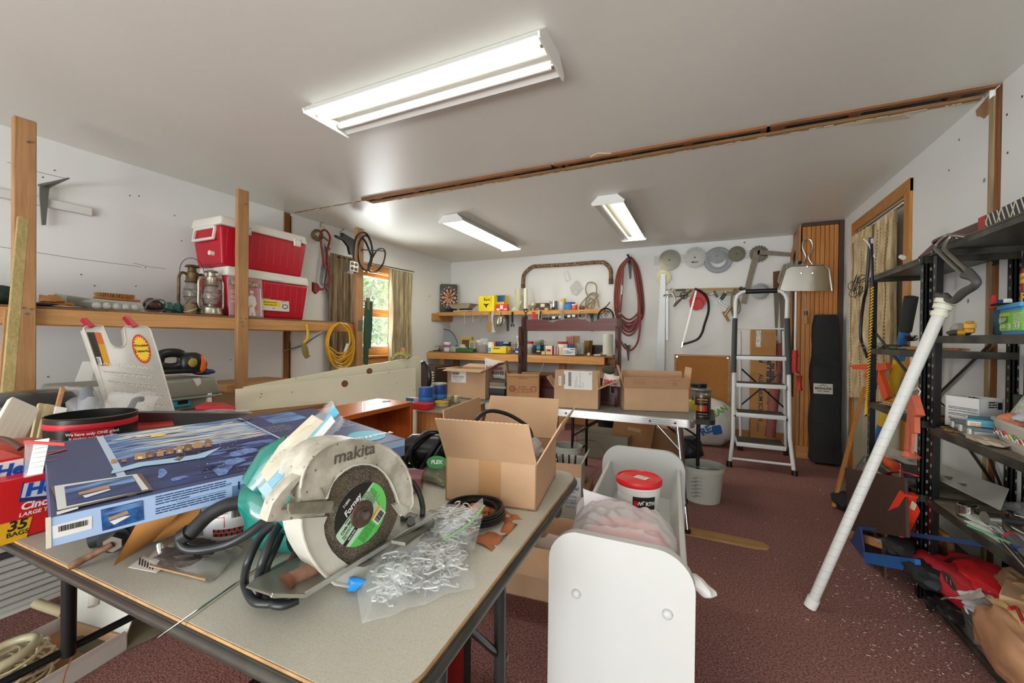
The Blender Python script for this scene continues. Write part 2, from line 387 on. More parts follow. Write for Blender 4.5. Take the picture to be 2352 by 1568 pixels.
for z0,z1 in((WZ0,1.52),(1.52,WZ1)):
 xo=-.05 if z0<1.5 else-.08
 sb=B()
 sb.box((XL+xo-.03,WY0,z0),(XL+xo,WY0+.055,z1),.003);sb.box((XL+xo-.03,WY1-.055,z0),(XL+xo,WY1,z1),.003)
 sb.box((XL+xo-.03,WY0,z0),(XL+xo,WY1,z0+(.10 if z0<1.5 else .05)),.003);sb.box((XL+xo-.03,WY0,z1-.055),(XL+xo,WY1,z1),.003)
 fr=sb.bd('sash',OAKY,wn)
 B().box((XL+xo-.018,WY0+.05,z0+.05),(XL+xo-.014,WY1-.05,z1-.05)).bd('pane',GLS,fr)
 e=B();e.box((XL+xo-.02,WY0+.053,z0+.06),(XL+xo+.001,WY0+.063,z1-.054));e.box((XL+xo-.02,WY1-.063,z0+.06),(XL+xo+.001,WY1-.053,z1-.054));e.box((XL+xo-.02,WY0+.055,z1-.062),(XL+xo+.001,WY1-.055,z1-.052));e.box((XL+xo-.02,WY0+.055,z0+(.1 if z0<1.5 else .05)),(XL+xo+.001,WY1-.055,z0+(.12 if z0<1.5 else .06)))
 e.bd('glazing_bead',WHT,fr)
b=B();b.box((XL-.14,WY0,WZ0),(XL-.0,WY0+.012,WZ1));b.box((XL-.14,WY1-.012,WZ0),(XL,WY1,WZ1));b.box((XL-.14,WY0,WZ1-.012),(XL,WY1,WZ1));b.bd('jamb',OAKZ,wn)
dn=Th('door_1',None,None,(XR,4.3,0));dn['kind']='structure'
b=B();b.box((XR-.018,DY0-.09,0),(XR+.004,DY0,DZ+.09),.003);b.box((XR-.018,DY1,0),(XR+.004,DY1+.09,DZ+.09),.003);b.bd('casing',OAKZ,dn)
B().box((XR-.019,DY0-.09,DZ),(XR+.004,DY1+.09,DZ+.092),.003).bd('casing',OAKY,dn)
b=B();b.box((XR,DY0,0),(XR+.1,DY0+.012,DZ));b.box((XR,DY1-.012,0),(XR+.1,DY1,DZ));b.box((XR,DY0,DZ-.012),(XR+.1,DY1,DZ));b.bd('jamb',mat('pale_jamb','b9b09a',.6),dn)
B().box((XR+.06,DY0,0),(XR+.1,DY1,DZ)).bd('panel',mat('pale_door','c4bda9',.5),dn)
B().box((XR-.006,3.30,1.19),(XR,3.38,1.32),.002).bd('switch_plate',mat('old_ivory','b8ad85',.5))
tag(bpy.data.objects['switch_plate'],'ivory light switch plate on the wall beside the curtained doorway','switch')
B().box((XR-.012,3.332,1.245),(XR-.004,3.348,1.275),.002).bd('toggle',mat('old_ivory','b8ad85',.5),bpy.data.objects['switch_plate'])
o=B().box((-1.15,YB-.008,.22),(-1.08,YB,.34),.002).bd('socket_plate',mat('ivory2','cfcdbf',.5));tag(o,'white wall socket plate low on the back wall behind the folding tables','socket')
R=random.Random(11);b=B()
for i in range(900):
 x=R.uniform(-.9,1.1)if i%4 else R.uniform(-2.5,.9);y=R.uniform(.6,4.4)if i%3 else R.gauss(2.35,.35);a=R.uniform(0,pi);l=R.choice((.0015,.002,.0025,.0025,.006));
 if i%2:x=min(1.2,R.gauss(.8,.13));y=R.uniform(1.3,2.8)
 h=.0022;dx,dy=cos(a)*l,sin(a)*l
 b.hexa([(x-dx-h*.5,y-dy,.001),(x+dx,y+dy-h*.5,.001),(x+dx+h*.4,y+dy+h*.5,.001),(x-dx,y-dy+h*.6,.001)]+[(x-dx-h*.5,y-dy,.003),(x+dx,y+dy-h*.5,.003),(x+dx+h*.4,y+dy+h*.5,.003),(x-dx,y-dy+h*.6,.003)])
tag(b.bd('carpet_litter',mat('pale_chips','d8cdb8',.8)),'pale wood chips and plaster crumbs scattered over the maroon carpet','litter',kind='stuff')
struct('ground',B().box((-40,-12,-.4),(-3.95,30,-.35)),mat('lawn','6d8a48',.9,var=(2,.3)))
LEAF=[mat('leaf_%d'%i,c,.7)for i,c in enumerate(('7f9f62','5f7f48','a7bf8e'))]
BARK=mat('bark','8f897a',.9)
R=random.Random(5)
for k,(x,y,h,rr)in enumerate(((-7.6,7.6,4.4,1.2),(-12,13.4,5.8,2.4),(-16.5,18.5,8,3),(-12.6,8.6,6.4,2.2),(-8.6,11.0,4.6,1.5))):
 T=Th('tree',['pale branched tree nearest the left window','leafy tree behind the pale branched one outside','tall tree farthest back beyond the left window','bushy tree at the left of the window view','distant tree at the right of the window view'][k],'tree',(x,y,-.35))
 b=B();b.tube([(x,y,-.35),(x+.1,y,h*.3),(x,y+.15,h*.55)],[.11,.08,.05],8)
 for j in range(7):
  a=R.uniform(0,2*pi);z=h*R.uniform(.22,.5);b.tube([(x+.05,y,z),(x+rr*.4*cos(a),y+rr*.4*sin(a),z+h*.15),(x+rr*.7*cos(a),y+rr*.7*sin(a),z+h*.33)],[.035,.022,.01],6)
 b.bd('trunk',BARK,T)
 b=B()
 for j in range(2600):
  d=V((R.gauss(0,1),R.gauss(0,1),R.gauss(0,1))).normalized()*(R.random()**.4);p=V((x+d.x*rr,y+d.y*rr,h*.52+d.z*h*.5))
  s_=R.uniform(.05,.10);u=V((R.uniform(-1,1),R.uniform(-1,1),R.uniform(-1,1))).normalized();w_=u.orthogonal().normalized();b.mi=R.randrange(3)
  b.f([b.v(p-u*s_),b.v(p+w_*s_*.5),b.v(p+u*s_),b.v(p-w_*s_*.5)])
 b.bd('foliage',LEAF,T,smooth=False)
T=Th('garden_chair','white garden chair standing outside beyond the left window','chair',(-6.0,6.45,-.35))
b=B();b.box((-6.2,6.2,.0),(-5.8,6.6,.03));b.bd('seat',WHT,T)
b=B();[b.bar((-6.2,6.2+.1*i,.02),(-6.32,6.22+.09*i,.75),.05,.02)for i in range(5)];b.bar((-6.32,6.2,.72),(-6.32,6.62,.72),.04,.02);b.bd('backrest',WHT,T)
for x,y in((-6.18,6.22),(-5.82,6.22),(-6.18,6.58),(-5.82,6.58)):B().bar((x,y,-.35),(x,y,.02),.04,.04).bd('leg',WHT,T)
# ================= CEILING LIGHTS =================
TUBE_ON=mat('lit_fluorescent_tube','fffdf4',.4,emit=20);TUBE_OFF=mat('unlit_tube','e6e6e2',.25);TUBE_W=mat('lit_warm_tube','fff6dc',.4,emit=16)
FIX=mat('fixture_enamel','dcdcd8',.4)
def shop_light(label,M,L,lit,W=.27):
 """local x along the tubes, y across, z up to the ceiling at z=0"""
 o=M@V((0,0,0));T=Th('ceiling_light',label,'ceiling light',o,'fluorescent ceiling lights')
 h=W/2
 prof=[(-h,-.062),(-h*.62,-.012),(-.02,-.012),(-.02,-.032),(.02,-.032),(.02,-.012),(h*.62,-.012),(h,-.062),(h,-.056),(h*.66,-.002),(-h*.66,-.002),(-h,-.056)]
 b=B(M);rs=[[(x,y,z)for(y,z)in prof]for x in(-L/2,L/2)];b.rings(rs);b.bd('reflector',FIX,T,ang=20)
 for sx in(-1,1):
  b=B(M@Matrix(((0,0,1,sx*L/2-(.004 if sx<0 else 0)),(1,0,0,0),(0,1,0,0),(0,0,0,1))))
  b.prism([(-h-.01,-.078),(h+.01,-.078),(h+.018,-.055),(h*.66,0),(-h*.66,0),(-h-.018,-.055)],.008);b.bd('end_plate',WHT,T)
 for i,sy in enumerate((-1,1)):
  y=sy*h*.52
  b=B(M);b.cyl((-L/2+.022,y,-.048),(L/2-.022,y,-.048),.0165,n=14);b.bd('tube',lit[i],T)
  for sx in(-1,1):B(M).cyl((sx*(L/2-.022),y,-.048),(sx*(L/2-.004),y,-.048),.014,n=12).bd('socket',mat('socket_brass','8d8878',.3,.7),T)
 return T
shop_light('near two-tube fluorescent light, one tube lit, above the workbench',RZ((-1.245,1.62,ZC),0),1.30,(TUBE_ON,TUBE_OFF),W=.27)
shop_light('far fluorescent light with both tubes lit, left of the other far one',RT((-2.325,4.18,ZC),0,0,90.0),1.42,(TUBE_W,TUBE_ON),W=.25)
shop_light('far fluorescent light with only its right tube lit, nearer the red air hose',RT((-.77,4.24,ZC),0,0,90.0),1.42,(TUBE_W,TUBE_OFF),W=.25)
# ================= BACK WALL =================
def W2(px,py,y=5.68):p=at(px,py,y=y);return(p.x,p.z)
def FB(y=5.70):return Fm((0,y,0),(1,0,0),(0,0,1))
T=Th('corner_cabinet','tall corner cabinet of grooved orange wood panelling with dark brown edge trim','cabinet',(1.06,5.42,0))
x0,x1,y0=.90,1.25,5.16
B().box((x0+.004,y0+.012,0),(x1-.02,5.69,2.43)).bd('carcass',mat('cabinet_inner','9c6c38',.6,wood=(2,20)),T)
PAN=mat('orange_panelling','c98743',.42,wood=(2,26),col2='aa6a2c')
n=8;wd=(x1-.045-x0)/n
for i in range(n):B().box((x0+i*wd+.0018,y0,.13),(x0+(i+1)*wd-.0018,y0+.012,2.40),.002).bd('plank',PAN,T)
for i in range(3):B().box((x0-.012,y0+.04+i*.07,.02),(x0+.004,y0+.105+i*.07,2.16),.002).bd('plank',PAN,T)
B().box((x1-.045,y0-.008,0),(x1-.002,y0+.014,2.435),.003).bd('trim',mat('dark_brown_trim','4a3226',.5),T)
B().box((x0-.002,y0-.008,2.40),(x1-.045,y0+.014,2.437),.003).bd('trim',MC['dark_brown_trim'],T)
b=B(Fm((x0-.014,0,0),(0,-1,0),(0,0,1)))
b.prism([(-5.66,0),(-5.16,0),(-5.16,2.42),(-5.3,2.40),(-5.45,2.33),(-5.62,2.22),(-5.66,2.18)],.012,hole=[(-5.60,.6),(-5.34,.6),(-5.34,2.12),(-5.37,2.2),(-5.44,2.22),(-5.55,2.16),(-5.60,2.1)]);b.bd('side_panel',mat('cabinet_side','c08a4e',.5,wood=(2,26)),T)
B().box((x0-.03,y0-.012,0),(x0+.09,y0,.13),.003).bd('base_block',OAKX,T)
ush=Th('wall_shelf','long upper wooden wall shelf on the back wall carrying the dartboard and jars','shelf',(-2.6,5.55,1.60))
B().box((-3.77,5.30,1.582),(-1.19,5.69,1.602),.002).bd('board',PINEX,ush)
B().box((-3.78,5.29,1.545),(-1.19,5.31,1.60),.002).bd('front_strip',PINEX,ush)
B().box((-3.785,5.17,1.47),(-3.745,5.69,1.58),.003).bd('end_block',PINEX,ush)
for px in(1164,1361):
 x,z=W2(px,735,5.6);b=B(Fm((x-.012,0,0),(0,-1,0),(0,0,1)))
 b.prism([(-5.695,1.58),(-5.35,1.58),(-5.36,1.565),(-5.6,1.55),(-5.66,1.50),(-5.685,1.32),(-5.695,1.32)],.03);b.bd('bracket',mat('grey_bracket','6a6c6c',.4,.5),ush)
wb=Th('workbench','low pine workbench along the back wall covered in jars and boxes','workbench',(-2.5,5.45,0))
B().box((-3.775,5.09,.985),(-1.02,5.66,1.005),.002).bd('top',mat('worn_bench_top','8e7355',.7,wood=(0,20),var=(4,.3)),wb)
B().box((-3.78,5.06,.895),(-1.12,5.10,.99),.003).bd('front_beam',mat('bench_beam','d7a05c',.5,wood=(0,24),col2='bb8243'),wb)
B().box((-1.13,5.30,.90),(-1.02,5.62,.985),.003).bd('end_beam',PINEX,wb)
for x,y in((-3.56,5.14),(-1.19,5.16),(-1.72,5.27),(-3.62,5.62),(-1.22,5.62),(-2.9,5.5)):B().box((x-.045,y-.02,0),(x+.045,y+.02,.985),.003).bd('leg',PINEZ,wb)
B().box((-3.7,5.20,.46),(-1.2,5.62,.48)).bd('lower_shelf',PINEX,wb)
B().box((-3.7,5.64,.60),(-1.1,5.68,.72)).bd('rear_rail',PINEX,wb)
def Jar(name,label,cat,c,r,h,body,lid=None,band=None,neck=.85,lidh=.18,group=None,p=1,content=None,n=20,bandm=None):
 T=Th(name,label,cat,c,group);c=V(c)
 b=B(TR(c));b.lathe([(r*.94,0),(r,h*.04),(r,h*.72),(r*neck,h*.84),(r*neck,h)],n=n,p=p);b.bd('body',body,T)
 if content:B(TR(c)).lathe([(r*.88,h*.03),(r*.9,h*.05),(r*.9,h*.5),(r*.5,h*.58)],n=14,p=p).bd('contents',content,T)
 if lid:B(TR(c)).lathe([(r*neck*1.08,h*(1-lidh)),(r*neck*1.1,h*(1-lidh)+.002),(r*neck*1.1,h*1.01),(r*neck,h*1.04)],n=n,p=p).bd('lid',lid,T)
 if band:B(TR(c)).lathe([(r*1.01,h*band[0]),(r*1.02,h*band[0]+.001),(r*1.02,h*band[1]),(r*1.01,h*band[1])],n=n,cap=False,p=p).bd('label_band',bandm,T)
 return T
def Box(name,label,cat,M,L,W,H,m,face=None,facem=None,group=None,lid=None,open_top=False):
 """box; M at the centre of its base, local y = depth; face = list of (x0,z0,x1,z1,material) patches on the front"""
 T=Th(name,label,cat,M@V((0,0,0)),group)
 if open_top:
  b=B(M);t=.003
  b.box((-L/2,-W/2,0),(L/2,W/2,t));b.box((-L/2,-W/2,0),(L/2,-W/2+t,H));b.box((-L/2,W/2-t,0),(L/2,W/2,H));b.box((-L/2,-W/2,0),(-L/2+t,W/2,H));b.box((L/2-t,-W/2,0),(L/2,W/2,H))
 else:b=B(M).box((-L/2,-W/2,0),(L/2,W/2,H),min(.0015,H*.1))
 b.bd('carton' if 'box' in name or 'carton' in name else 'body',m,T)
 if lid:B(M).box((-L/2-.002,-W/2-.002,H*.82),(L/2+.002,W/2+.002,H+.003),.001).bd('lid',lid,T)
 for q in face or():
  B(M).box((q[0]*L-L/2,-W/2-.0012,q[1]*H),(q[2]*L-L/2,-W/2,q[3]*H)).bd('printed_patch',q[4],T)
 return T
def wx(px,y,z):return at(px,780,y=y).x
def onb(px,y=5.34):y-=.2;return V((wx(px,y,0),y,1.005))
def ons(px,y=5.5):y-=.10;return V((wx(px,y,0),y,1.602))
def wpx(a,b,y):return abs(wx(a,y,0)-wx(b,y,0))
T=Th('dartboard','black dartboard with red and cream segments leaning in the corner of the upper shelf','dartboard',ons(1017,5.56))
A_=at(997,712,x=-3.70);Dm=Fm(V((-3.762,5.36,1.603)),V((.20,.19,0)),V((-.035,.035,1)))
wdt=.27;hgt=.45
b=B(Dm);b.prism(rrect(0,0,wdt,hgt,.03),.022);b.bd('backboard',mat('dart_black','1b2420',.4),T)
RED=pl('8e2c26',.6);CRM=pl('c9bd93',.7);DBL=pl('2a2623',.7);GRN=pl('3c5a3a',.6)
cx,cy=wdt/2,hgt*.52;rx=.115
for i in range(20):
 a0,a1=2*pi*(i-.5)/20,2*pi*(i+.5)/20
 for r0,r1,mm in((.1,.62,(CRM,RED)[i%2]),(.62,.7,(DBL,CRM)[i%2]),(.7,.93,(CRM,DBL)[i%2]),(.93,1.0,(RED,GRN)[i%2])):
  if r0==.62 or r0==.93:
   continue
  b=B(Dm);b.prism([(cx+rx*r*cos(a),cy+rx*1.25*r*sin(a))for r,a in((r0,a0),(r1,a0),(r1,a1),(r0,a1))],.004,.022);b.bd('segment',mm,T)
for r0,r1 in((.62,.7),(.93,1.0)):
 b=B(Dm);b.prism([(cx+rx*r1*c_,cy+rx*1.25*r1*s_)for c_,s_ in circ(0,0,1,40)],.0045,.022,hole=[(cx+rx*r0*c_,cy+rx*1.25*r0*s_)for c_,s_ in circ(0,0,1,40)]);b.bd('ring',RED,T)
b=B(Dm);b.cyl((cx,cy,.022),(cx,cy,.03),.014,n=14);b.bd('bullseye',RED,T)
nums='20 1 18 4 13 6 10 15 2 17 3 19 7 16 8 11 14 9 12 5'.split()
for i,s in enumerate(nums):
 a=pi/2-2*pi*i/20;text(s,Dm@V((cx+rx*1.14*cos(a),cy+rx*1.42*sin(a),.0225)),Dm.col[0].xyz,Dm.col[1].xyz,.026,WHT,T,'number',.02)
for i,(dx,dy)in enumerate(((.05,.02),(.065,-.01),(.04,.05))):
 p=Dm@V((cx+dx,cy+dy,.03));q=p+V((.01,-.07,.012));D_=Th('dart',('red flighted dart highest on the dartboard','red flighted dart lowest right on the dartboard','red flighted dart leftmost on the dartboard')[i],'dart',p)
 B().cyl(p,q,.003,n=8).bd('barrel',STL,D_);b=B();b.bar(q,q+(q-p)*.5,.022,.001);b.bar(q,q+(q-p)*.5,.001,.022);b.bd('flight',REDP,D_)
p=ons(1062,5.46);T=Th('kitchen_scale','old weighing scale with a wide cream tray beside the dartboard','scale',p)
SCR=mat('cream_enamel','bdb69d',.5,var=(12,.15));M=RZ(p,-4)
B(M).box((-.13,-.07,.0),(.13,.07,.025),.004).bd('base',SCR,T);B(M).cyl((-.06,-.02,.025),(-.06,-.02,.06),.03).bd('dial',mat('brass_old','a58a55',.4,.8),T)
B(M).box((-.05,-.03,.03),(.19,-.01,.045),.002).bd('beam',BLK,T)
b=B(M);tp=[(-.21,-.1,.115),(.21,-.1,.115),(.21,.1,.115),(-.21,.1,.115)];bt=[(-.14,-.06,.05),(.14,-.06,.05),(.14,.06,.05),(-.14,.06,.05)]
b.hexa(bt+tp);b.bd('tray',SCR,T);B(M).box((-.22,-.11,.113),(.22,.11,.119),.002).bd('tray_rim',mat('tray_rim','8f886f',.5),T)
T=Box('rag_box','yellow box of rags with a black bull head on the upper shelf','box',RZ(ons(1122,5.47),0),wpx(1105,1140,5.4),.16,.225,pl('f1dd20',.5))
M=Fm(V((ons(1122,5.47).x,5.288,1.602)),(1,0,0),(0,0,1))
text('Rags',M@V((.01,.17,0)),(1,0,0),(0,0,1),.055,INK,T,bold=.02);text('IN A BOX',M@V((.0,.205,0)),(1,0,0),(0,0,1),.02,RED,T)
b=B(M);b.prism([(-.045,.12),(-.02,.105),(.02,.105),(.045,.12),(.035,.092),(.015,.085),(.004,.05),(-.004,.05),(-.015,.085),(-.035,.092)],.001);b.bd('bull_emblem',INK,T)
for i in range(7):
 for j in(0,1):B(M).cyl((.065+.02*j,.2-.022*i,0),(.065+.02*j,.2-.022*i,.001),.007-.0006*i,n=10).bd('printed_dot',REDP,T)
T=Box('wipes_box','blue and yellow box beside the yellow rag box','box',RZ(ons(1152,5.54),-6),wpx(1140,1163,5.4),.1,.235,pl('dfc22a',.5),face=[(0,.6,1,1,pl('1f5590',.5)),(.93,0,1,.7,REDP)])
T=Box('sealed_pack','small red and white pack in front of the blue and yellow box','pack',RZ(ons(1153,5.45),0),wpx(1140,1166,5.4),.04,.10,pl('cf3a3c',.4),face=[(.05,.1,.3,.4,WHP),(.35,.3,.6,.85,WHP),(.65,.15,.95,.4,pl('e8a9a0',.5))])
p=ons(1192,5.57);B_=B();B_.tube([p,p+V((-.03,.02,.33))],[.042,.05],18);tag(B_.bd('film_roll',mat('yellowish_film','dcd9b4',.2,alpha=.7)),'cloudy yellowish roll of plastic film standing on the upper shelf','roll')
p=ons(1206,5.48);T=Th('paint_roller','slim white paint roller cover on end beside the plastic roll','roller',p)
B().cyl(p+V((0,0,.02)),p+V((0,0,.32)),.026,n=18).bd('cover',mat('cream_nap','e6e4cf',.9,bump=(200,.5)),T);B().cyl(p,p+V((0,0,.03)),.03,n=18).bd('end_cap',BLKP,T)
p=ons(1178,5.45);b=B();b.sheet([p+V((-.05,0,0)),p+V((.08,0,0)),p+V((.12,.06,.16)),p+V((.03,.06,.11))],nz=.03,fr=14,n=10,seed=3);tag(b.bd('clear_bag',mat('greenish_bag','c4cfae',.3,alpha=.6)),'crumpled greenish clear bag at the foot of the white roller','bag')
up=[('tin','small olive tin left of the clear light bulb','tin',1217,5.50,.035,.085,pl('7f8362',.4),None),('steel_cup','shiny steel cup with a handle on the upper shelf','cup',1271,5.46,.062,.125,CHR,None),
('putty_tub','plain white tub behind the blue tub on the upper shelf','tub',1288,5.54,.06,.115,WHP,None),('blue_tub','bright blue round tub on the upper shelf','tub',1308,5.47,.068,.10,pl('2f78b7',.4),pl('2868a5',.4)),
('glue_bottle','small orange bottle with white shoulder in front of the blue tub','bottle',1319,5.42,.036,.07,pl('ff5a26',.35),WHP)]
for nm,lb,ct,px,y,r,h,bm_,ld in up:Jar(nm,lb,ct,ons(px,y),r,h,bm_,ld,neck=.97)
p=ons(1224,5.44);T=Th('light_bulb','large clear light bulb standing among the tins on the upper shelf','light bulb',p)
B(TR(p)).lathe([(.014,.0),(.016,.03),(.03,.05),(.042,.08),(.036,.11),(.012,.128)],n=18).bd('glass',mat('mercury_glass','d5d5c9',.08,.6,alpha=.7),T);B(TR(p)).lathe([(.016,0),(.017,.012),(.015,.028)],n=14).bd('screw_base',GALV,T)
Box('fuse_box','brown cardboard box with a white oval behind the light bulb','box',RZ(ons(1243,5.56),0),.2,.08,.11,pl('5f4a39',.7),face=[(.5,.5,.8,.9,WHP),(0,0,.4,.4,pl('a58a63',.7))])
Jar('yellow_cup','yellow cup lying in front of the brown box on the upper shelf','cup',ons(1255,5.42),.03,.03,YEL,neck=.9);Jar('yellow_pot','small yellow pot sitting on the white tub','pot',ons(1293,5.53)+V((0,0,.116)),.035,.045,YEL,neck=.95)
Jar('blue_pot','dark blue plastic pot between the brown box and steel cup','pot',ons(1262,5.5),.04,.06,pl('2c5878',.4),neck=.8)
p=ons(1336,5.50);T=Th('wooden_ball','brown wooden ball beside the coiled tan cord on the upper shelf','ball',p);B().blob(p+V((0,0,.03)),(.04,.035,.03),.1,sub=2).bd('body',mat('brown_wood','8a5e2f',.5),T)
def hang(px,pyt,y=5.285):return at(px,pyt,y=y)
def flp(name,label,cat,pts,y,th,m,extra=None):
 b=B(FB(y));b.prism([W2(a,c,y-th/2)for a,c in pts],th);o=b.bd(name,m,extra);
 return tag(o,label,cat)if label else o
SW=mat('wood_handle','b98a4c',.5,wood=(2,60))
T=Th('wooden_paddle','varnished wooden paddle handle hanging from the upper shelf','tool',hang(1123,760));flp('handle',None,None,[(1122,716),(1127,716),(1127,735),(1130,745),(1128,762),(1119,762),(1120,745),(1123,735)],5.29,.018,SW,T)
T=Th('pruning_saw','grey curved pruning tool hanging beside the wooden paddle','tool',hang(1134,760));flp('blade',None,None,[(1130,716),(1136,716),(1133,730),(1134,748),(1139,763),(1128,763),(1127,742),(1127,728)],5.29,.012,GALV,T)
T=Th('power_sander','silver bodied power sander hanging from the upper shelf','tool',hang(1149,750));b=B();c=at(1149,737,y=5.25);b.blob(c,(.045,.04,.075),.12,fr=2,seed=3,sub=3,p=1.6,M=Matrix.Rotation(radians(12),3,'Y'));b.bd('body',mat('cast_silver','a9a68e',.3,.8),T)
B().tube([c+V((.01,0,.07)),c+V((.01,0,.12))],.006).bd('stem',BLK,T);B().tube([c+V((.04,0,.05)),c+V((.065,0,0)),c+V((.035,0,-.05))],.007).bd('guard',STL,T);B().cyl(c+V((-.03,-.02,-.07)),c+V((-.03,-.04,-.05)),.018).bd('nose',CHR,T)
T=Th('open_wrench','black open-ended wrench hanging from the upper shelf','wrench',hang(1177,753));flp('shank',None,None,[(1175,716),(1179,716),(1179,741),(1175,741)],5.29,.01,BLK,T)
b=B(FB(5.29));c=W2(1177,747,5.28);b.prism([(c[0]+.026*cos(a),c[1]+.026*sin(a))for a in[radians(k)for k in range(-60,241,20)]]+[(c[0]+.013*cos(a),c[1]+.013*sin(a))for a in[radians(k)for k in range(240,-61,-20)]],.01);b.bd('jaw',BLK,T)
T=Th('red_gauge','red ruler tag hanging from the upper shelf','tool',hang(1226,735));flp('blade',None,None,[(1222,716),(1230,716),(1229,734),(1222,734)],5.29,.004,REDP,T)
T=Th('small_level','small black and cream level hanging upright from the upper shelf','level',hang(1241,734));flp('body',None,None,[(1238,713),(1246,713),(1244,733),(1236,733)],5.29,.014,CRM,T);flp('vial',None,None,[(1240,714),(1244,714),(1242,732),(1238,732)],5.272,.004,BLKP,T)
T=Th('spirit_level','long black spirit level slung under the upper shelf','level',hang(1290,728));flp('body',None,None,[(1246,730),(1333,722),(1334,728),(1247,737)],5.33,.02,BLKP,T)
for a in(1268,1283,1303,1314):flp('vial',None,None,[(a,728.5-(a-1246)*.09),(a+7,727.8-(a-1246)*.09),(a+7,733.3-(a-1246)*.09),(a,734-(a-1246)*.09)],5.308,.002,WHP,T)
T=Th('putty_knife','wide grey putty knife hanging over the long level','knife',hang(1292,733));flp('blade',None,None,[(1288,713),(1296,713),(1296,733),(1288,733)],5.29,.004,mat('dull_scraper','8f8872',.6,.3),T)
b=B();b.tube([hang(1337,723)+V((.055*cos(a),0,.055*sin(a)))for a in[2*pi*i/28 for i in range(28)]],.0035,6,True);tag(b.bd('wire_ring',mat('cream_wire','cfcab4',.5)),'pale wire ring hanging from the right part of the upper shelf','ring')
R=random.Random(2);T=Th('jingle_chain','bright thin chain dangling from the left part of the upper shelf','chain',hang(1103,742));b=B()
for i in range(14):c=hang(1103,720)+V((R.uniform(-.012,.012),0,-.0125*i));b.tube([c+V((.008*cos(a),.004*sin(a),.012*sin(a)))for a in[2*pi*k/10 for k in range(10)]],.0016,5,True)
b.bd('links',CHR,T)
for k,(px,t)in enumerate(((1067,744),(1086,738))):
 o=B().tube([hang(px,715),hang(px+.5,t)],[.004,.003],8).bd('steel_rod',STL);tag(o,('thin rod hanging left, below the weighing scale','short rod hanging just right of the thin one below the scale')[k],'rod')
T=Th('pliers','dark pliers hanging where the white roller stands','pliers',hang(1207,735));b=B();b.tube(Sp([hang(1203,713),hang(1208,722),hang(1204,730),hang(1207,738)]),.006);b.bd('jaw',BLK,T);b=B();b.tube(Sp([hang(1213,713),hang(1206,722),hang(1212,730)]),.006);b.bd('handle',BLK,T)
for k,px in enumerate((1260,1285)):
 b=B();b.tube(Sp([hang(px-3,716),hang(px+2,713),hang(px+4,719),hang(px,724),hang(px,734)]),.003,6);tag(b.bd('wire_hook',CHR),('bright wire hook in front of the long level, left one','bright wire hook in front of the long level, right one')[k],'hook')
T=Th('black_hose_coil','coil of thin black hose hanging at the right end of the upper shelf','hose',hang(1392,740));c=at(1390,728,y=5.24)
B().tube(coil(c,(1,0,0),(0,0,1),(0,-1,0),.10,4,.12,seed=3,rise=.03,ry=.12),.006,6).bd('coil',BLKP,T);B().tube(Sp([c+V((-.02,0,.11)),c+V((.03,-.01,.15)),c+V((.06,-.01,.19))]),.007,6).bd('tail',BLKP,T)
b=B();q=[(0,.05),(.045,0),(0,-.05),(-.045,0)];b.tube([c+V((x+.02,-.03,z+.02))for x,z in q],.004,6,True);b.bd('white_clip',WHT,T)
T=Th('extension_lead','looped tan electric cord standing on the upper shelf against the wall','cord',ons(1358,5.6))
b=B();b.tube(Sp([at(*q,y=5.66)for q in((1376,706),(1372,688),(1362,676),(1348,682),(1332,703),(1342,706),(1362,690),(1374,678),(1362,672),(1350,680),(1345,700),(1352,706),(1366,690),(1370,660),(1362,649),(1350,650),(1345,665),(1352,682),(1366,690),(1362,706),(1350,704),(1352,690),(1360,684))],6),.008,6);b.bd('cord',mat('tan_rubber','9c8d68',.5),T)
b=B();b.cyl(at(1355,709,y=5.6),at(1355,704,y=5.58),.014);b.bd('plug',pl('e5dc9a',.4),T)
pts=[W2(*q)for q in((1308,660),(1322,643),(1330,646),(1339,662),(1324,680),(1314,676))];T=Th('hung_bag','small clear bag with a metal clip pinned on the back wall','bag',at(1324,680,y=5.68))
b=B(FB(5.698));b.prism(pts,.008);b.bd('film',mat('thin_film','dfe0de',.3,alpha=.5),T);b=B(FB(5.688));b.prism([W2(*q)for q in((1317,672),(1322,667),(1328,670),(1324,677))],.004);b.bd('clip',STL,T);b=B();b.cyl(at(1325,648,y=5.70),at(1325,648,y=5.685),.005,n=8);b.bd('pin',REDP,T)
T=Th('wire_rectangle','small wire rectangle hanging above the clear bag on the back wall','frame',at(1302,645,y=5.68));b=B();b.tube([at(*q,y=5.69)for q in((1293,626),(1303,622),(1310,642),(1299,646))],.004,6,True);b.bd('wire',STL,T)
o=flp('paper_note','white printed notice taped on the wall behind the workbench jars','paper',[(1236,762),(1272,764),(1271,790),(1240,788)],5.699,.001,PAP)
b=B(FB(5.6975));[b.box((W2(1242,0)[0],W2(0,y)[1]-.002,0),(W2(1242+R.uniform(14,24),0)[0],W2(0,y)[1]+.002,.0008))for y in(767,770,774,777,781,785)];b.bd('printed_line',INK,o)
o['_o']=list(o.location)
T=Th('rusty_pipe','long bent rusty pipe bracket fixed across the back wall','pipe',at(1300,640,y=5.66))
B().tube(Sp([at(*q,y=5.655)for q in((1201,658),(1201,645),(1205,628),(1222,613),(1240,611),(1310,607),(1375,602),(1392,606),(1402,620),(1403,640))],6),.027,14).bd('pipe',mat('flaking_rust','8a6b4c',.8,var=(30,.5),col2='5a3a20',speck=(55,.3,'b9ab93')),T)
B().cyl(at(1403,640,y=5.655),at(1403,652,y=5.655),.03,n=14).bd('end_cap',mat('old_cap','5b4a30',.7),T);B().cyl(at(1201,652,y=5.655),at(1201,661,y=5.655),.03,n=14).bd('end_cap',MC['old_cap'],T)
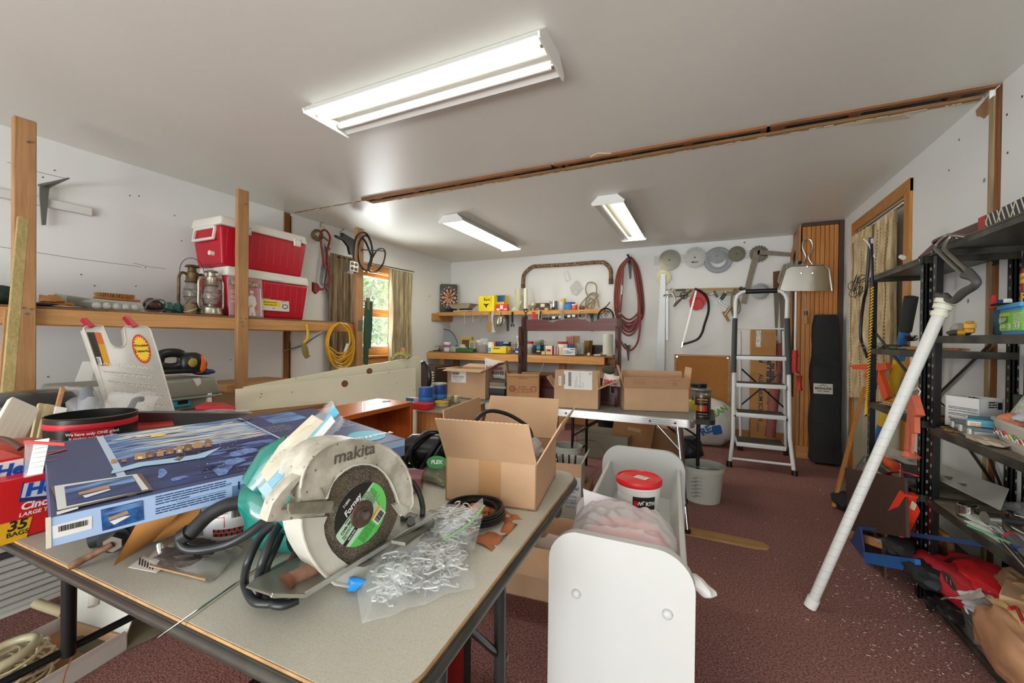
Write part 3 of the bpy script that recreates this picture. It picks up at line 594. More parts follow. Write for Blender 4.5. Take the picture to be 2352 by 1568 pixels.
T=Th('hose_hook','dark tapered hook holding the top of the red air hose','hook',at(1446,640,y=5.68));HK=mat('gunmetal','4c4e50',.4,.5)
b=B(FB(5.70));b.prism([W2(*q)for q in((1441,584),(1446,590),(1452,592),(1449,640),(1446,640))],.03);b.bd('plate',HK,T);b=B();b.tube([at(1447,596,y=5.69),at(1447,594,y=5.5),at(1441,584,y=5.46)],.013,8);b.bd('arm',HK,T)
T=Th('hose_hook','lower dark tapered hook under the red air hose','hook',at(1443,828,y=5.68))
b=B(FB(5.70));b.prism([W2(*q)for q in((1438,793),(1448,792),(1446,800),(1444,828),(1442,828))],.03);b.bd('plate',HK,T);b=B();b.tube([at(1444,800,y=5.69),at(1440,796,y=5.54),at(1435,789,y=5.52)],.01,8);b.bd('arm',HK,T)
HO=mat('red_rubber','7e3a31',.45);T=Th('air_hose','long red rubber air hose coiled over a hook on the back wall','hose',at(1445,805,y=5.66));R=random.Random(9)
P=[]
for i in range(7):
 bt=[742,752,734,762,748,770,756][i];xl=1412+i*1.3+R.uniform(-2,2);xr=1476-i*1.5+R.uniform(-4,4);y=5.63-.016*i
 P+=[at(1440,594+i,y=y),at(xl+8,622,y=y),at(xl,680,y=y),at(xl+6,bt-22,y=y),at(1444,bt,y=y),at(xr-4,bt-20,y=y-.006),at(xr,690,y=y-.006),at(xr-10,622,y=y-.006),at(1452,594+i,y=y-.006)]
P+=[at(1460,640,y=5.52),at(1470,720,y=5.52),at(1466,780,y=5.55),at(1450,803,y=5.56),at(1434,797,y=5.56),at(1420,770,y=5.55)]
B().tube(Sp(P,5),.0135,8).bd('hose',HO,T);B().cyl(at(1429,655,y=5.5),at(1428,676,y=5.5),.014,n=10).bd('coupling',CHR,T);B().tube([at(1431,615,y=5.5),at(1429,655,y=5.5)],.0115,8).bd('hose',HO,T);B().tube([at(1428,676,y=5.5),at(1424,722,y=5.5)],.0115,8).bd('hose',HO,T)
def blade(label,px,py,rp,teeth,y=5.68,hook=0,dark='8f9089',text_=None,tilt=0,face=None,hub=.16,n_rad=None):
 c=at(px,py,y=y);r=abs(at(px+rp,py,y=y).x-c.x);T=Th('saw_blade',label,'saw blade',c-V((0,0,r)),'saw blades pinned on the back wall')
 P=[]
 for i in range(teeth):
  a=2*pi*i/teeth;d=2*pi/teeth
  P+=[(r*(1-hook)*cos(a),r*(1-hook)*sin(a)),(r*cos(a+d*.55),r*sin(a+d*.55)),(r*(1-hook*.3)*cos(a+d*.75),r*(1-hook*.3)*sin(a+d*.75))]
 F_=Fm(c,(1,0,0),(0,0,1));hl=circ(0,0,r*.07,16)
 b=B(F_);b.prism(P,.004,hole=hl);b.bd('plate',mat('blade_'+dark,dark,.26,.92,bump=(5,.1)),T,smooth=False)
 b=B(F_);b.prism(circ(0,0,r*.62,40),.0012,.004,hole=circ(0,0,r*hub,16));b.bd('polished_ring',mat('blade_ring_'+dark,dark,.3,1),T,smooth=False)
 b=B(F_);b.cyl((0,0,0),(0,0,.014),r*.05,n=8);b.bd('nail',BLK,T)
 if text_:text(text_,F_@V((0,-r*.45,.0056)),(1,0,0),(0,0,1),r*.26,INK,T,bold=.03)
 return T
blade('fine toothed saw blade farthest left of the top row',1538,597,26,60,hook=.05,dark='66645c')
blade('bright saw blade with dark carbide teeth, second in the top row',1596,591,27,24,y=5.66,hook=.13,dark='85857e',text_='MAX')
T=Th('grinding_ring','large grey sanding ring behind a saw blade in the top row','ring',at(1650,632,y=5.68));c=at(1649,597,y=5.685);r=abs(at(1683,597,y=5.68).x-c.x)
b=B(Fm(c,(1,0,0),(0,0,1)));b.prism(circ(0,0,r,48),.006,hole=circ(0,0,r*.55,36));b.bd('plate',mat('grey_ring','74777a',.4,.5),T,smooth=False);b=B(Fm(c,(1,0,0),(0,0,1)));b.prism(circ(0,0,r*.86,48),.002,.006,hole=circ(0,0,r*.8,36));b.bd('groove',mat('grey_ring2','8f918f',.4,.5),T,smooth=False)
blade('saw blade hung over the large grey ring',1647,588,19.5,40,y=5.67,hook=.06,dark='6f716f',text_='~')
blade('plain round blade right of the grey ring',1692,583,20.5,80,y=5.67,hook=.02,dark='605e50')
blade('coarse toothed saw blade behind the framing square',1743,583,23.5,18,y=5.685,hook=.12,dark='6a665c')
blade('small worn saw blade at the top of the long white ruler',1524,636,18,50,hook=.03,dark='76745f')
blade('black toothed saw blade behind the top of the ladder',1746,669,22.5,28,y=5.68,hook=.14,dark='777876')
o=flp('hanging_rail','white wooden cleat behind the top row of saw blades','rail',[(1502,588),(1760,572),(1760,590),(1502,609)],5.70,.012,mat('white_cleat','d3d3cf',.6))
o=flp('tool_rail','cream wooden cleat behind the hanging hand tools','rail',[(1530,664),(1712,660),(1712,677),(1530,683)],5.70,.014,mat('cream_cleat','b5ad97',.6))
T=Th('framing_square','worn steel framing square hanging over a saw blade','square',at(1712,698,y=5.64));FS=mat('worn_steel','8d8475',.6,.4,var=(25,.2))
flp('long_leg',None,None,[(1731,577),(1746,574),(1743,590),(1714,698),(1702,696)],5.645,.005,FS,T);flp('short_leg',None,None,[(1740,573),(1834,582),(1833,590),(1740,584)],5.645,.005,FS,T)
T=Th('drywall_square','long white perforated aluminium ruler leaning upright on the back wall','ruler',at(1513,852,y=5.62));flp('blade',None,None,[(1518,629),(1529,629),(1526,852),(1505,852)],5.64,.004,mat('white_alu','bfc1c0',.4,.3),T)
b=B(FB(5.637))
for i in range(64):
 t=i/64;py=634+t*214
 for dx in(.25,.75):
  px=(1518-13*t)*(1-dx)+(1529-3*t)*dx;q=W2(px,py,5.635);b.box((q[0]-.004,q[1]-.004,0),(q[0]+.004,q[1]+.004,.0008))
b.bd('holes',pl('6d6f70',.6),T)['kind']='stuff'
o=flp('metal_ruler','shorter grey ruler just right of the long white one','ruler',[(1529,668),(1535,668),(1535,781),(1529,780)],5.66,.003,mat('grey_ruler','b6b8b7',.4,.5))
Y6=5.64
def tl(ps,r,n=6,y=Y6,k=5):return B().tube(Sp([at(*q,y=y)for q in ps],k),r,n)
T=Th('fishing_rod','short orange fishing rod laid level across the tool cleat','rod',at(1640,668,y=Y6));tl([(1575,664),(1705,661)],.008).bd('rod',mat('amber_rod','c98a2c',.3),T);tl([(1552,666),(1575,665)],.012).bd('grip',BLKP,T);tl([(1698,661),(1712,666)],.02).bd('reel',BLKP,T)
b=B();c=at(1541,665,y=Y6);b.tube([c+V((.026*cos(a),0,.026*sin(a)))for a in[2*pi*i/20 for i in range(20)]],.006,6,True);tag(b.bd('iron_ring',STL),'dark iron ring beside the left end of the fishing rod','ring')
T=Th('c_clamp','grey C-clamp hooked on the left end of the tool cleat','clamp',at(1546,700,y=Y6));tl([(1528,684),(1530,677),(1543,673),(1551,690)],.011,k=3).bd('frame',GALV,T);tl([(1551,690),(1545,702)],.008).bd('screw',STL,T);tl([(1524,680),(1531,676)],.012).bd('jaw',BLK,T)
T=Th('hand_drill','old eggbeater hand drill with a brown wooden handle','drill',at(1550,702,y=Y6));tl([(1588,666),(1560,690)],.009).bd('frame',BLK,T);tl([(1562,688),(1547,703)],[.016]*6,k=5).bd('handle',mat('dark_wood_handle','5c351c',.4),T)
c=at(1571,678,y=5.62);b=B();b.tube([c+V((.042*cos(a),0,.042*sin(a)))for a in[2*pi*i/24 for i in range(24)]],.006,6,True);[b.tube([c,c+V((.042*cos(a),0,.042*sin(a)))],.004,5)for a in(0,1.57,3.14,4.71)];b.bd('gear_wheel',BLK,T);tl([(1571,678),(1553,682)],.006).bd('crank',BLK,T)
T=Th('paint_shield','red plastic shield hanging behind the bow saw','shield',at(1600,712,y=5.67));flp('body',None,None,[(1597,665),(1626,674),(1623,692),(1613,708),(1598,713),(1585,706),(1583,690)],5.68,.02,pl('c5302a',.5),T);tl([(1588,690),(1604,684),(1612,690),(1616,700)],.006,y=5.65).bd('lip',pl('a92420',.5),T)
T=Th('bow_saw','black framed bow saw hanging blade down-left on the back wall','saw',at(1567,795,y=5.6));tl([(1600,664),(1616,674),(1626,690),(1627,715),(1618,745),(1612,765),(1600,780),(1570,790)],.014,8,y=5.6).bd('frame',BLK,T)
b=B(FB(5.605));P=[];
for i in range(41):
 t=i/40;px,py=1600-32*t,666+124*t;P.append(W2(px+(2.2 if i%2 else .6),py+.3,5.6))
P2=[W2(1600-32*t-3,666+124*t,5.6)for t in(1,0)];b.prism(P+P2,.003);b.bd('blade',mat('saw_teeth','c3c2b8',.4,.5),T,smooth=False)
tl([(1568,785),(1566,797)],.016,y=5.6).bd('tension_clip',CHR,T);tl([(1596,662),(1603,667)],.015,y=5.6).bd('tension_clip',BLK,T)
T=Th('hand_tool','small spinning tool with a long thin rod and wooden handle','tool',at(1665,738,y=Y6));tl([(1634,676),(1648,698),(1660,722)],.004).bd('rod',STL,T);tl([(1660,716),(1674,738)],[.015]*6,k=5).bd('handle',SW,T);tl([(1640,668),(1648,683)],.013).bd('mechanism',HK,T);tl([(1630,676),(1648,672)],.005).bd('lever',STL,T)
T=Th('hand_brace','bit brace with a black side handle on the tool cleat','brace',at(1668,720,y=5.62));tl([(1668,668),(1656,686),(1652,692),(1664,702),(1678,706)],.009,y=5.62).bd('crank',STL,T);tl([(1666,673),(1656,688)],[.02]*6,y=5.62).bd('grip',BLKP,T);tl([(1678,704),(1664,724)],[.017]*6,y=5.62).bd('chuck',mat('brass2','8e7a4c',.4,.8),T)
T=Th('rope_hank','hank of grey rope hanging right of the bit brace','rope',at(1690,722,y=5.62))
B().tube(coil(at(1688,695,y=5.63),(1,0,0),(0,0,1),(0,-1,0),.035,5,.15,seed=8,rise=.03,ry=.15),.006,6).bd('hank',mat('grey_rope','8a7f6c',.9,bump=(200,1)),T);tl([(1668,670),(1690,676),(1700,700),(1696,720),(1682,718)],.006).bd('tail',MC['grey_rope'],T)
for k,(px,l,hy)in enumerate(((1783,772,640),(1796,801,660))):
 T=Th('hand_saw',('brown handled saw hanging left beside the mop','longer narrow saw blade hanging right of the brown handled saw')[k],'saw',at(px,l,y=5.62))
 flp('blade',None,None,[(px-6,668),(px+8,668),(px+2,l),(px-2,l)],5.63+.02*k,.003,mat('dull_saw','6f675a',.5,.5),T)
 if k==0:flp('handle',None,None,[(px-7,624),(px+8,622),(px+10,640),(px+4,648),(px+12,660),(px+8,676),(px-5,678),(px-7,650)],5.65,.022,mat('saw_handle','6a4122',.5),T)
T=Th('string_mop','grey string mop head hanging behind the metal dustpan','mop',at(1812,640,y=5.2));b=B();R=random.Random(6)
for i in range(60):
 a=R.uniform(.25,1.0)*pi;c=at(1822,640,y=5.13+R.uniform(-.03,.04));e=at(1822+34*cos(a)*R.uniform(.8,1),640-44*sin(a)*R.uniform(.85,1),y=5.13+R.uniform(-.04,.04));b.tube([c,(c+e)/2+V((0,-.01,.02)),e,e+V((-.012,0,-.06))],.006,4)
b.bd('strands',mat('grey_cotton','9a9586',.9),T)['kind']='stuff'
B().cyl(at(1822,640,y=5.13),at(1836,600,y=5.13),.02).bd('clamp',BLKP,T)
T=Th('metal_dustpan','large shiny aluminium dustpan hanging by its loop handle from the cabinet','dustpan',at(1850,668,y=5.0));PANM=mat('brushed_pan','dddbd0',.14,.95,bump=(3,.5))
F_=FB(5.06);pan=[(1804,618),(1818,610),(1890,608),(1904,618),(1911,668),(1788,668)]
b=B(F_);b.prism([W2(*q,5.05)for q in pan],.008,-.0);b.bd('pan',PANM,T)
b=B();pl_=[at(*q,y=5.05)for q in((1788,668),(1804,618),(1818,610),(1890,608),(1904,618),(1911,668))];b.tube(pl_,.009,8);b.bd('rolled_rim',PANM,T)
b=B();b.rings([[p_,p_+V((0,.055,.012)),p_+V((0,.055,.02)),p_+V((0,0,.01))]for p_ in pl_[1:5]]);b.bd('back_wall',PANM,T)
tl([(1843,607),(1851,590),(1844,570),(1846,554),(1855,548),(1864,554),(1866,570),(1857,590),(1866,607)],.0095,8,y=5.04).bd('loop_handle',ALU,T)
for q in((1840,627),(1854,612),(1866,627)):B().cyl(at(*q,y=5.052),at(*q,y=5.04),.012,.006,10).bd('rivet',CHR,T)
T=Th('painting_pole','white pole with a red grip hanging beside the corner cabinet','pole',at(1828,855,y=5.05));tl([(1828,670),(1826,806)],.009,8,y=5.05).bd('pole',WHT,T);tl([(1826,804),(1825,856)],[.026]*6,12,y=5.05).bd('grip',pl('c12a20',.4),T)
for q in(815,852):B().cyl(at(1826,q,y=5.05),at(1826,q+3,y=5.05),.034,n=14).bd('collar',pl('c12a20',.4),T)
tl([(1825,856),(1830,860),(1835,860),(1836,864)],.007,y=5.05).bd('bent_wire',CHR,T)
T=Th('roller_grip','short red spool grip below the white pole','grip',at(1836,896,y=5.04));B().tube([at(1836,y_,y=5.04)for y_ in(863,866,880,892,896)],[.03,.024,.018,.024,.03],12).bd('grip',pl('c12a20',.4),T)
T=Th('file_tool','thin steel rod with a round wooden handle hanging on the cabinet','file',at(1852,745,y=5.135));B().cyl((at(1849,671,y=5.14).x,5.165,at(1849,671,y=5.14).z),at(1849,671,y=5.125),.003,n=6).bd('nail',BLK,T);tl([(1849,670),(1851,716)],.006,y=5.135).bd('rod',STL,T);tl([(1851,714),(1851,724)],.016,10,y=5.135).bd('ferrule',HK,T);tl([(1851,724),(1852,744)],[.02]*5+[.017],12,y=5.135).bd('handle',SW,T)
T=Th('corkboard','framed brown corkboard standing on the floor against the back wall','corkboard',at(1612,1012,y=5.6));CK=mat('cork','a9733a',.9,speck=(260,.2,'8a5a2a'),var=(30,.1))
c0,c1,c2,c3=at(1547,821,y=5.60),at(1679,825,y=5.62),at(1675,1013,z=.005),at(1547,998,z=.005)
c0.y=c1.y=5.63;c2.y=c3.y=5.52
M=Fm((c3.x,5.53,.005),(1,0,0),V((0,.09,1)));wdt=c2.x-c3.x;hg=1.03
B(M).box((.02,.02,-.006),(wdt-.02,hg-.02,.004)).bd('cork_sheet',CK,T)
for a,c in(((0,0),(wdt,.025)),((0,hg-.025),(wdt,hg)),((0,0),(.025,hg)),((wdt-.025,0),(wdt,hg))):B(M).box((a[0],a[1],-.008),(c[0],c[1],.012),.002).bd('frame_rail',mat('oak_frame','b98a55',.5,wood=(0,30)),T)
for x in(.03,wdt-.03):B(M).cyl((x,hg-.03,.012),(x,hg-.03,.02),.012,n=10).bd('corner_screw',CHR,T)
T=Th('screen_carton','tall narrow brown carton of window screen behind the ladder','carton',at(1738,1008,y=5.5));M=Fm(at(1715,1006,z=.005),(1,0,0),V((0,.05,1)));wdt=.25;hg=1.34
M.translation.y=5.45
B(M).box((0,0,-.10),(wdt,hg,0),.003).bd('carton',mat('brown_carton','b5854f',.8,var=(6,.1)),T)
B(M).box((.05,hg-.20,0),(.10,hg-.01,.001)).bd('tape',mat('grey_tape','9ca09c',.3,.5,bump=(60,1)),T);B(M).box((.14,hg-.2,0),(.23,hg-.03,.0008)).bd('tape',mat('brown_tape','a06f3a',.4),T)
NAVY=pl('2e3b55',.7);dx,dy=M.col[0].xyz,M.col[1].xyz
text('PHIFER',M@V((.19,.82,.001)),-dy,dx,.10,NAVY,T,bold=.04,sx=.9);text('WIRE PRODUCTS',M@V((.19,.38,.001)),-dy,dx,.085,NAVY,T,sx=.8)
text('ALUMINUM SCREEN',M@V((.10,.56,.001)),-dy,dx,.06,NAVY,T,bold=.02,sx=1.0);text('FIBERGLASS',M@V((.075,.22,.001)),-dy,dx,.02,NAVY,T)
b=B(M);b.prism(rrect(.08,.96,.2,1.04,.006),.001);b.bd('printed_emblem',NAVY,T);b=B(M);b.prism(circ(.14,1.0,.032,20),.0014,hole=circ(.14,1.0,.02,20));b.bd('printed_emblem',CARD,T)
o=B().tube([at(1768,1008,y=5.4)+V((0,0,.02)),at(1793,790,y=5.6)],.048,18).bd('pink_roll',mat('dusty_pink_paper','8f5550',.8));tag(o,'dusty pink paper roll leaning behind the ladder','roll')
o=B(Fm((.62,5.55,0),(1,0,0),V((0,.1,1)))).box((0,.005,-.02),(.13,.95,.0)).bd('leaning_board',mat('brown_board','9a6f44',.8,var=(5,.2)));tag(o,'brown board leaning right of the pink roll','board')
T=Th('canopy_bag','tall black canopy carry bag leaning in the corner beside the cabinet','bag',(1.08,4.98,0));BAGK=mat('black_canvas','202123',.75,bump=(9,.9))
b=B()
for i in range(1):pass
sec=[]
for k in range(15):
 t=k/14;z=.03+1.45*t;x0_=.965+.02*t+.02*max(0,t-.75)*4+.008*sin(t*19);x1_=1.205-.01*t-.03*max(0,t-.9)*10+.006*sin(t*13+1);y0_=4.93+.10*t+.01*sin(t*23);y1_=y0_+.17-.05*t
 sec.append([(x0_+.01,y0_,z),((x0_+x1_)/2,y0_-.012+.012*sin(t*31),z),(x1_-.01,y0_,z),(x1_,y0_+.02,z),(x1_,y1_,z),(x0_,y1_,z),(x0_,y0_+.02,z)])
b.rings(sec);b.bd('cover',BAGK,T)
for i,(z0,z1)in enumerate(((.98,1.02),(.72,.76),(.38,.40))):
 y=4.925+.10*z0/1.45;b=B();b.sheet([(.965,y-.004,z0),(1.19,y-.002,z0-.02),(1.19,y,z1),(.965,y-.004,z1+.03)],nz=.01,fr=20,n=8,th=.006,seed=i);b.bd('flap_seam',BAGK,T)
for x in(1.02,1.14):B().cyl((x-.015,4.99,.022),(x+.015,4.99,.022),.022,n=14).bd('wheel',BLKP,T)
M=Fm((.975,4.955,.70),(1,.0,0),V((0,.07,1)));B(M).box((0,0,0),(.155,.10,.003)).bd('label_patch',mat('cream_label','cfccbf',.7),T)
text('MAINLINE',M@V((.078,.052,.0035)),M.col[0].xyz,M.col[1].xyz,.03,INK,T,bold=.03,sx=1.0);text('SPORT SERIES',M@V((.078,.026,.0035)),M.col[0].xyz,M.col[1].xyz,.016,INK,T,bold=.02)
b=B(M);b.prism([(.03,.07),(.078,.092),(.126,.07),(.118,.07),(.078,.086),(.04,.07)],.001,.003);b.bd('printed_roof',INK,T)
T=Th('step_ladder','white folding step ladder with black handrails and four treads','ladder',(.49,4.85,0));LW=mat('ladder_white','dfe1e0',.35,bump=None)
fl,fr_=V((.221,4.478,.02)),V((.742,4.449,.02));tl_,tr_=at(1692,700,y=4.92),at(1807,700,y=4.92);tl_=at(1694,760,y=4.85);tr_=at(1806,760,y=4.85);top=1.78
def lp(px,py,y):return at(px,py,y=y)
def rail(P,m=LW,w=.035,nm='front_rail'):
 b=B();b.tube(P,w/2,10);b.bd(nm,m,T)
YT=4.86
L1=[lp(1676,1066,4.49),lp(1684,1000,4.53),lp(1686,850,4.65),lp(1689,730,4.78)];R1=[lp(1824,1088,4.46),lp(1814,1005,4.53),lp(1812,850,4.65),lp(1807,730,4.78)]
rail(L1);rail(R1)
rail([L1[-1],lp(1690,690,YT),lp(1694,678,YT),lp(1704,671,YT),lp(1714,669,YT)],nm='top_rail');rail([R1[-1],lp(1808,690,YT),lp(1804,678,YT),lp(1796,670,YT),lp(1784,667,YT)],nm='top_rail')
B().cyl(lp(1712,669.5,YT),lp(1785,667,YT),.024,n=14).bd('grip',BLKP,T)
for a,c in(((1688,732,4.765),(1685,855,4.63)),((1808,732,4.765),(1812,860,4.63))):B().cyl(lp(*a),lp(*c),.024,n=14).bd('sleeve_grip',mat('dark_grip','3a3d3e',.5),T)
for fx,fy,yy in((1675,1064,4.485),(1825,1086,4.455)):B().cyl(lp(fx,fy-6,yy),V((lp(fx,fy,yy).x,yy-.004,0)),.026,n=12).bd('rubber_foot',BLKP,T)
bl,br=[lp(1701,1018,5.2),lp(1700,760,4.9)],[lp(1805,1040,5.2),lp(1800,760,4.9)]
bl[0].z=.02;br[0].z=.02
rail(bl,nm='rear_rail',w=.028);rail(br,nm='rear_rail',w=.028)
for q in(bl[0],br[0]):B().cyl(q+V((0,0,.04)),V((q.x,q.y,0)),.024,n=12).bd('rubber_foot',BLKP,T)
for pyf,yy,dep in((822,4.66,.12),(886,4.60,.18),(955,4.54,.22),(1024,4.50,.26)):
 a=lp(1691,pyf,yy);c=lp(1806,pyf,yy);z=(a.z+c.z)/2;tread=B().box((a.x,yy-.01,z-.022),(c.x,yy+dep,z+.018),.006,2).bd('tread',LW,T);B().box((a.x+.01,yy,z+.018),(c.x-.01,yy+dep-.01,z+.023)).bd('rubber_mat',mat('tread_rubber','45463f',.8,bump=(90,.8)),tread)
 for q in(a.x-.015,c.x+.015):B().cyl((q-.012,yy+.02,z-.02),(q+.012,yy+.02,z-.02),.011,n=10).bd('pivot',BLKP,T)
B().cyl(lp(1691,755,4.76),lp(1806,755,4.76),.008,n=8).bd('cross_rod',LW,T);B().cyl(lp(1680,1052,4.50),lp(1822,1068,4.47),.012,n=10).bd('cross_rod',LW,T)
B().bar(bl[1].lerp(bl[0],.3),br[1].lerp(br[0],.62),.004,.016).bd('brace',BLK,T);B().bar(br[1].lerp(br[0],.3),bl[1].lerp(bl[0],.62),.004,.016).bd('brace',BLK,T)
# ================= WORKBENCH CLUTTER =================
lam=dict(
a=('tape_dispenser','clear tape dispenser at the far left end of the workbench','dispenser',1004,.035,.06,CLR2,None))
p=onb(1004,5.36);T=Th('tape_dispenser','small chrome tape dispenser at the left end of the workbench','dispenser',p);B().box(p+V((-.06,-.025,0)),p+V((.06,.025,.015)),.003).bd('base',BLKP,T);b=B();b.cyl(p+V((0,-.012,.055)),p+V((0,.012,.055)),.042,n=20);b.bd('roll',CHR,T)
Jar('wipes_tub','white tub with a purple and yellow label at the left of the workbench','tub',onb(1027,5.36),.052,.135,WHP,WHT,(.45,.75),.97,.2,bandm=pl('a06a9a',.5))
Jar('food_tub','low clear plastic tub right of the purple labelled tub','tub',onb(1046,5.33),.075,.075,CLR2,None,neck=1.05,content=pl('6d655a',.8))
Jar('small_jar','small pinkish jar behind the tape dispenser','jar',onb(1014,5.46),.04,.08,pl('9c837a',.5),neck=.95)
p=onb(1034,5.52);T=Th('face_shield','curved clear face shield standing at the left of the workbench','face shield',p);b=B(Fm(p,(1,0,0),(0,0,1)));b.prism([(-.12,0),(.16,0),(.14,.12),(.08,.24),(0,.31),(-.12,.34)],.004);b.bd('visor',mat('smoky_visor','9aa5ad',.15,alpha=.55),T);B().tube(Sp([p+V((-.12,-.004,.34)),p+V((0,-.004,.31)),p+V((.08,-.004,.24)),p+V((.14,-.004,.12))]),.006,6).bd('rim',pl('33454f',.4),T)
Box('parts_tray','green cardboard tray full of small parts on the workbench','tray',RZ(onb(1072,5.34),0),wpx(1053,1093,5.3),.14,.05,pl('2c6a2c',.5),open_top=True)
p=onb(1072,5.34);b=B();R=random.Random(1)
for i in range(18):q=p+V((R.uniform(-.11,.11),R.uniform(-.05,.06),R.uniform(.02,.055)));b.cb(q,(R.uniform(.02,.06),.02,.015),.002)
tag(b.bd('small_parts',mat('dull_parts','6a6355',.6,var=(40,.4))),'loose small parts heaped in the green tray','parts',kind='stuff')
Box('hardware_box','open yellow and brown hardware box standing behind the green tray','box',RZ(onb(1073,5.5),10),.17,.07,.22,pl('b59a3a',.6),face=[(.1,.1,.9,.8,pl('5a4428',.7))])
Box('hardware_box','cream hardware box right of the open yellow and brown one','box',RZ(onb(1088,5.46),-14),.12,.07,.17,pl('c3b795',.7),face=[(.2,.3,.8,.8,pl('8f9a84',.6))])
p=onb(1062,5.44);b=B();b.blob(p+V((0,0,.055)),(.08,.05,.055),.35,fr=3,seed=4,sub=2);tag(b.bd('crumpled_bag',mat('pale_crumple','bdb9a8',.5,bump=(40,1))),'crumpled pale bag in front of the yellow hardware box','bag')
p=onb(1050,5.42);b=B();b.blob(p+V((0,0,.045)),(.05,.04,.05),.3,seed=9,sub=2);tag(b.bd('blue_rag',pl('3d6184',.7)),'small blue rag beside the clear tub on the workbench','rag')
Jar('glass_jar','large square glass jar standing empty on the workbench','jar',onb(1112,5.35),.068,.20,JAR,None,neck=.72,p=1.6,content=mat('dark_bits','6e4a4a',.7));Jar('glass_jar','shorter jar of red bits left of the large glass jar','jar',onb(1101,5.42),.055,.17,JAR,WHP,neck=.8,content=pl('8a3640',.7))
Jar('floss_tub','white and blue printed tub right of the glass jars','tub',onb(1128,5.36),.048,.15,WHP,None,(.1,.5),.98,bandm=pl('7fb4c4',.5));text('fl',onb(1129,5.30)+V((0,0,.05)),(1,0,0),(0,0,1),.07,NAVY,bpy.data.objects['floss_tub'])
Box('battery_box','blue and orange box behind the yellow box on the workbench','box',RZ(onb(1146,5.45),0),.16,.08,.16,pl('24427a',.5),face=[(0,.55,.3,1,pl('d8562b',.5))]);Box('battery_box','dark blue box right of the blue and orange one','box',RZ(onb(1163,5.47),0),.13,.08,.155,pl('1e2f5c',.5),face=[(.1,.8,.9,1,pl('9aa9bd',.5))])
Jar('glass_jar','round glass jar with a black lid behind the yellow boxes','jar',onb(1164,5.37),.06,.125,JAR,BLKP,neck=.95)
T=Box('screw_box','bright yellow tool brand box in front on the workbench','box',RZ(onb(1148,5.305),-2),wpx(1131,1165,5.3),.08,.09,pl('f0d21c',.5));text('DEWALT',onb(1141,5.262)+V((0,0,.065)),(1,0,0),(0,0,1),.026,INK,T,bold=.04);text('SCREWS',onb(1158,5.261)+V((0,0,.02)),(1,0,0),(0,0,1),.012,INK,T)
Box('screw_box','second yellow box, partly hidden behind the bright one','box',RZ(onb(1169,5.36),0),.09,.08,.085,pl('c9ad22',.5));Jar('twine_ball','short brown twine spool right of the yellow boxes','spool',onb(1171,5.30),.032,.045,mat('twine','8d7150',.9,bump=(90,1)),neck=.98)
p=onb(1182,5.33);b=B();b.tube([p+V((.03*cos(a),0,.032+.03*sin(a)))for a in[2*pi*i/22 for i in range(22)]],.008,8,True);tag(b.bd('copper_loop',mat('copper_loop','a06a3c',.5)),'standing loop of brown strap left of the small blue box','strap')
T=Box('light_box','small bright blue box left of the wooden rack post','box',RZ(onb(1194,5.31),0),wpx(1186,1203,5.3),.07,.075,pl('1d4f9e',.4),face=[(.1,.2,.7,.45,WHP)])
T=Box('light_box','small white box standing on the blue one','box',RZ(onb(1196,5.33)+V((0,0,.077)),0),.075,.06,.035,WHP,face=[(.1,.3,.6,.7,pl('7a2f2f',.5))])
p=onb(1191,5.5);b=B();b.pillow([p+V((-.07,0,.0)),p+V((.08,0,.0)),p+V((.07,.02,.24)),p+V((-.05,.02,.25))],.03,seed=5);tag(b.bd('sealed_bag',mat('printed_film','c7bfae',.3,var=(25,.4),col2='8e7b66')),'standing patterned plastic bag behind the blue box','bag')
p=onb(1178,5.47);b=B();b.pillow([p+V((-.06,0,.0)),p+V((.05,0,.0)),p+V((.05,.02,.16)),p+V((-.04,.02,.15))],.03,seed=6);tag(b.bd('sealed_bag',mat('grey_film','9b9a92',.3)),'low grey plastic bag left of the patterned bag','bag')
Jar('glass_jar','glass jar with a red lid right of the wooden rack post','jar',onb(1219,5.36),.05,.165,JAR,pl('b02c28',.4),neck=.92,content=mat('screws_mix','77776f',.5,.5));Jar('peanut_jar','wide dark jar with a blue and yellow label','jar',onb(1237,5.34),.073,.185,mat('smoky_jar','59635c',.2),pl('9b927a',.5),(.08,.66),.86,.16,bandm=pl('22272a',.4),p=1.4)
b=B(Fm(onb(1237,5.262),(1,0,0),(0,0,1)));b.prism(circ(0,.09,.03,16),.002);b.bd('printed_patch',pl('2f86b8',.4),bpy.data.objects['peanut_jar']);b=B(Fm(onb(1237,5.262),(1,0,0),(0,0,1)));b.prism(rrect(-.028,.03,.028,.05,.008),.002);b.bd('printed_patch',YEL,bpy.data.objects['peanut_jar'])
Box('match_box','tiny cream box in front of the dark labelled jar','box',RZ(onb(1249,5.3),0),.05,.04,.04,pl('d8cfa0',.6));Box('tea_box','red and white printed box with a dark red stripe','box',RZ(onb(1270,5.33),0),wpx(1258,1283,5.3),.1,.115,pl('e4dfd2',.5),face=[(.05,.35,.45,.6,pl('b5342c',.5)),(.05,.1,.4,.3,YEL),(.55,0,.75,1,pl('7d2024',.5)),(.85,0,.95,1,pl('7d2024',.5))])
Jar('wall_paste_tub','white tub with a red lid in the middle of the workbench','tub',onb(1293,5.35),.062,.165,pl('e9e2d6',.5),pl('b53229',.5),(.12,.6),1.02,.14,bandm=pl('dcc9b4',.5));Box('paper_pad','rose coloured card standing behind the red-lidded tub','card',RZ(onb(1309,5.56),0),.10,.02,.24,pl('a36a5c',.8));Box('paper_pad','tan card standing right of the rose coloured card','card',RZ(onb(1321,5.58),8),.12,.02,.25,pl('94795a',.8))
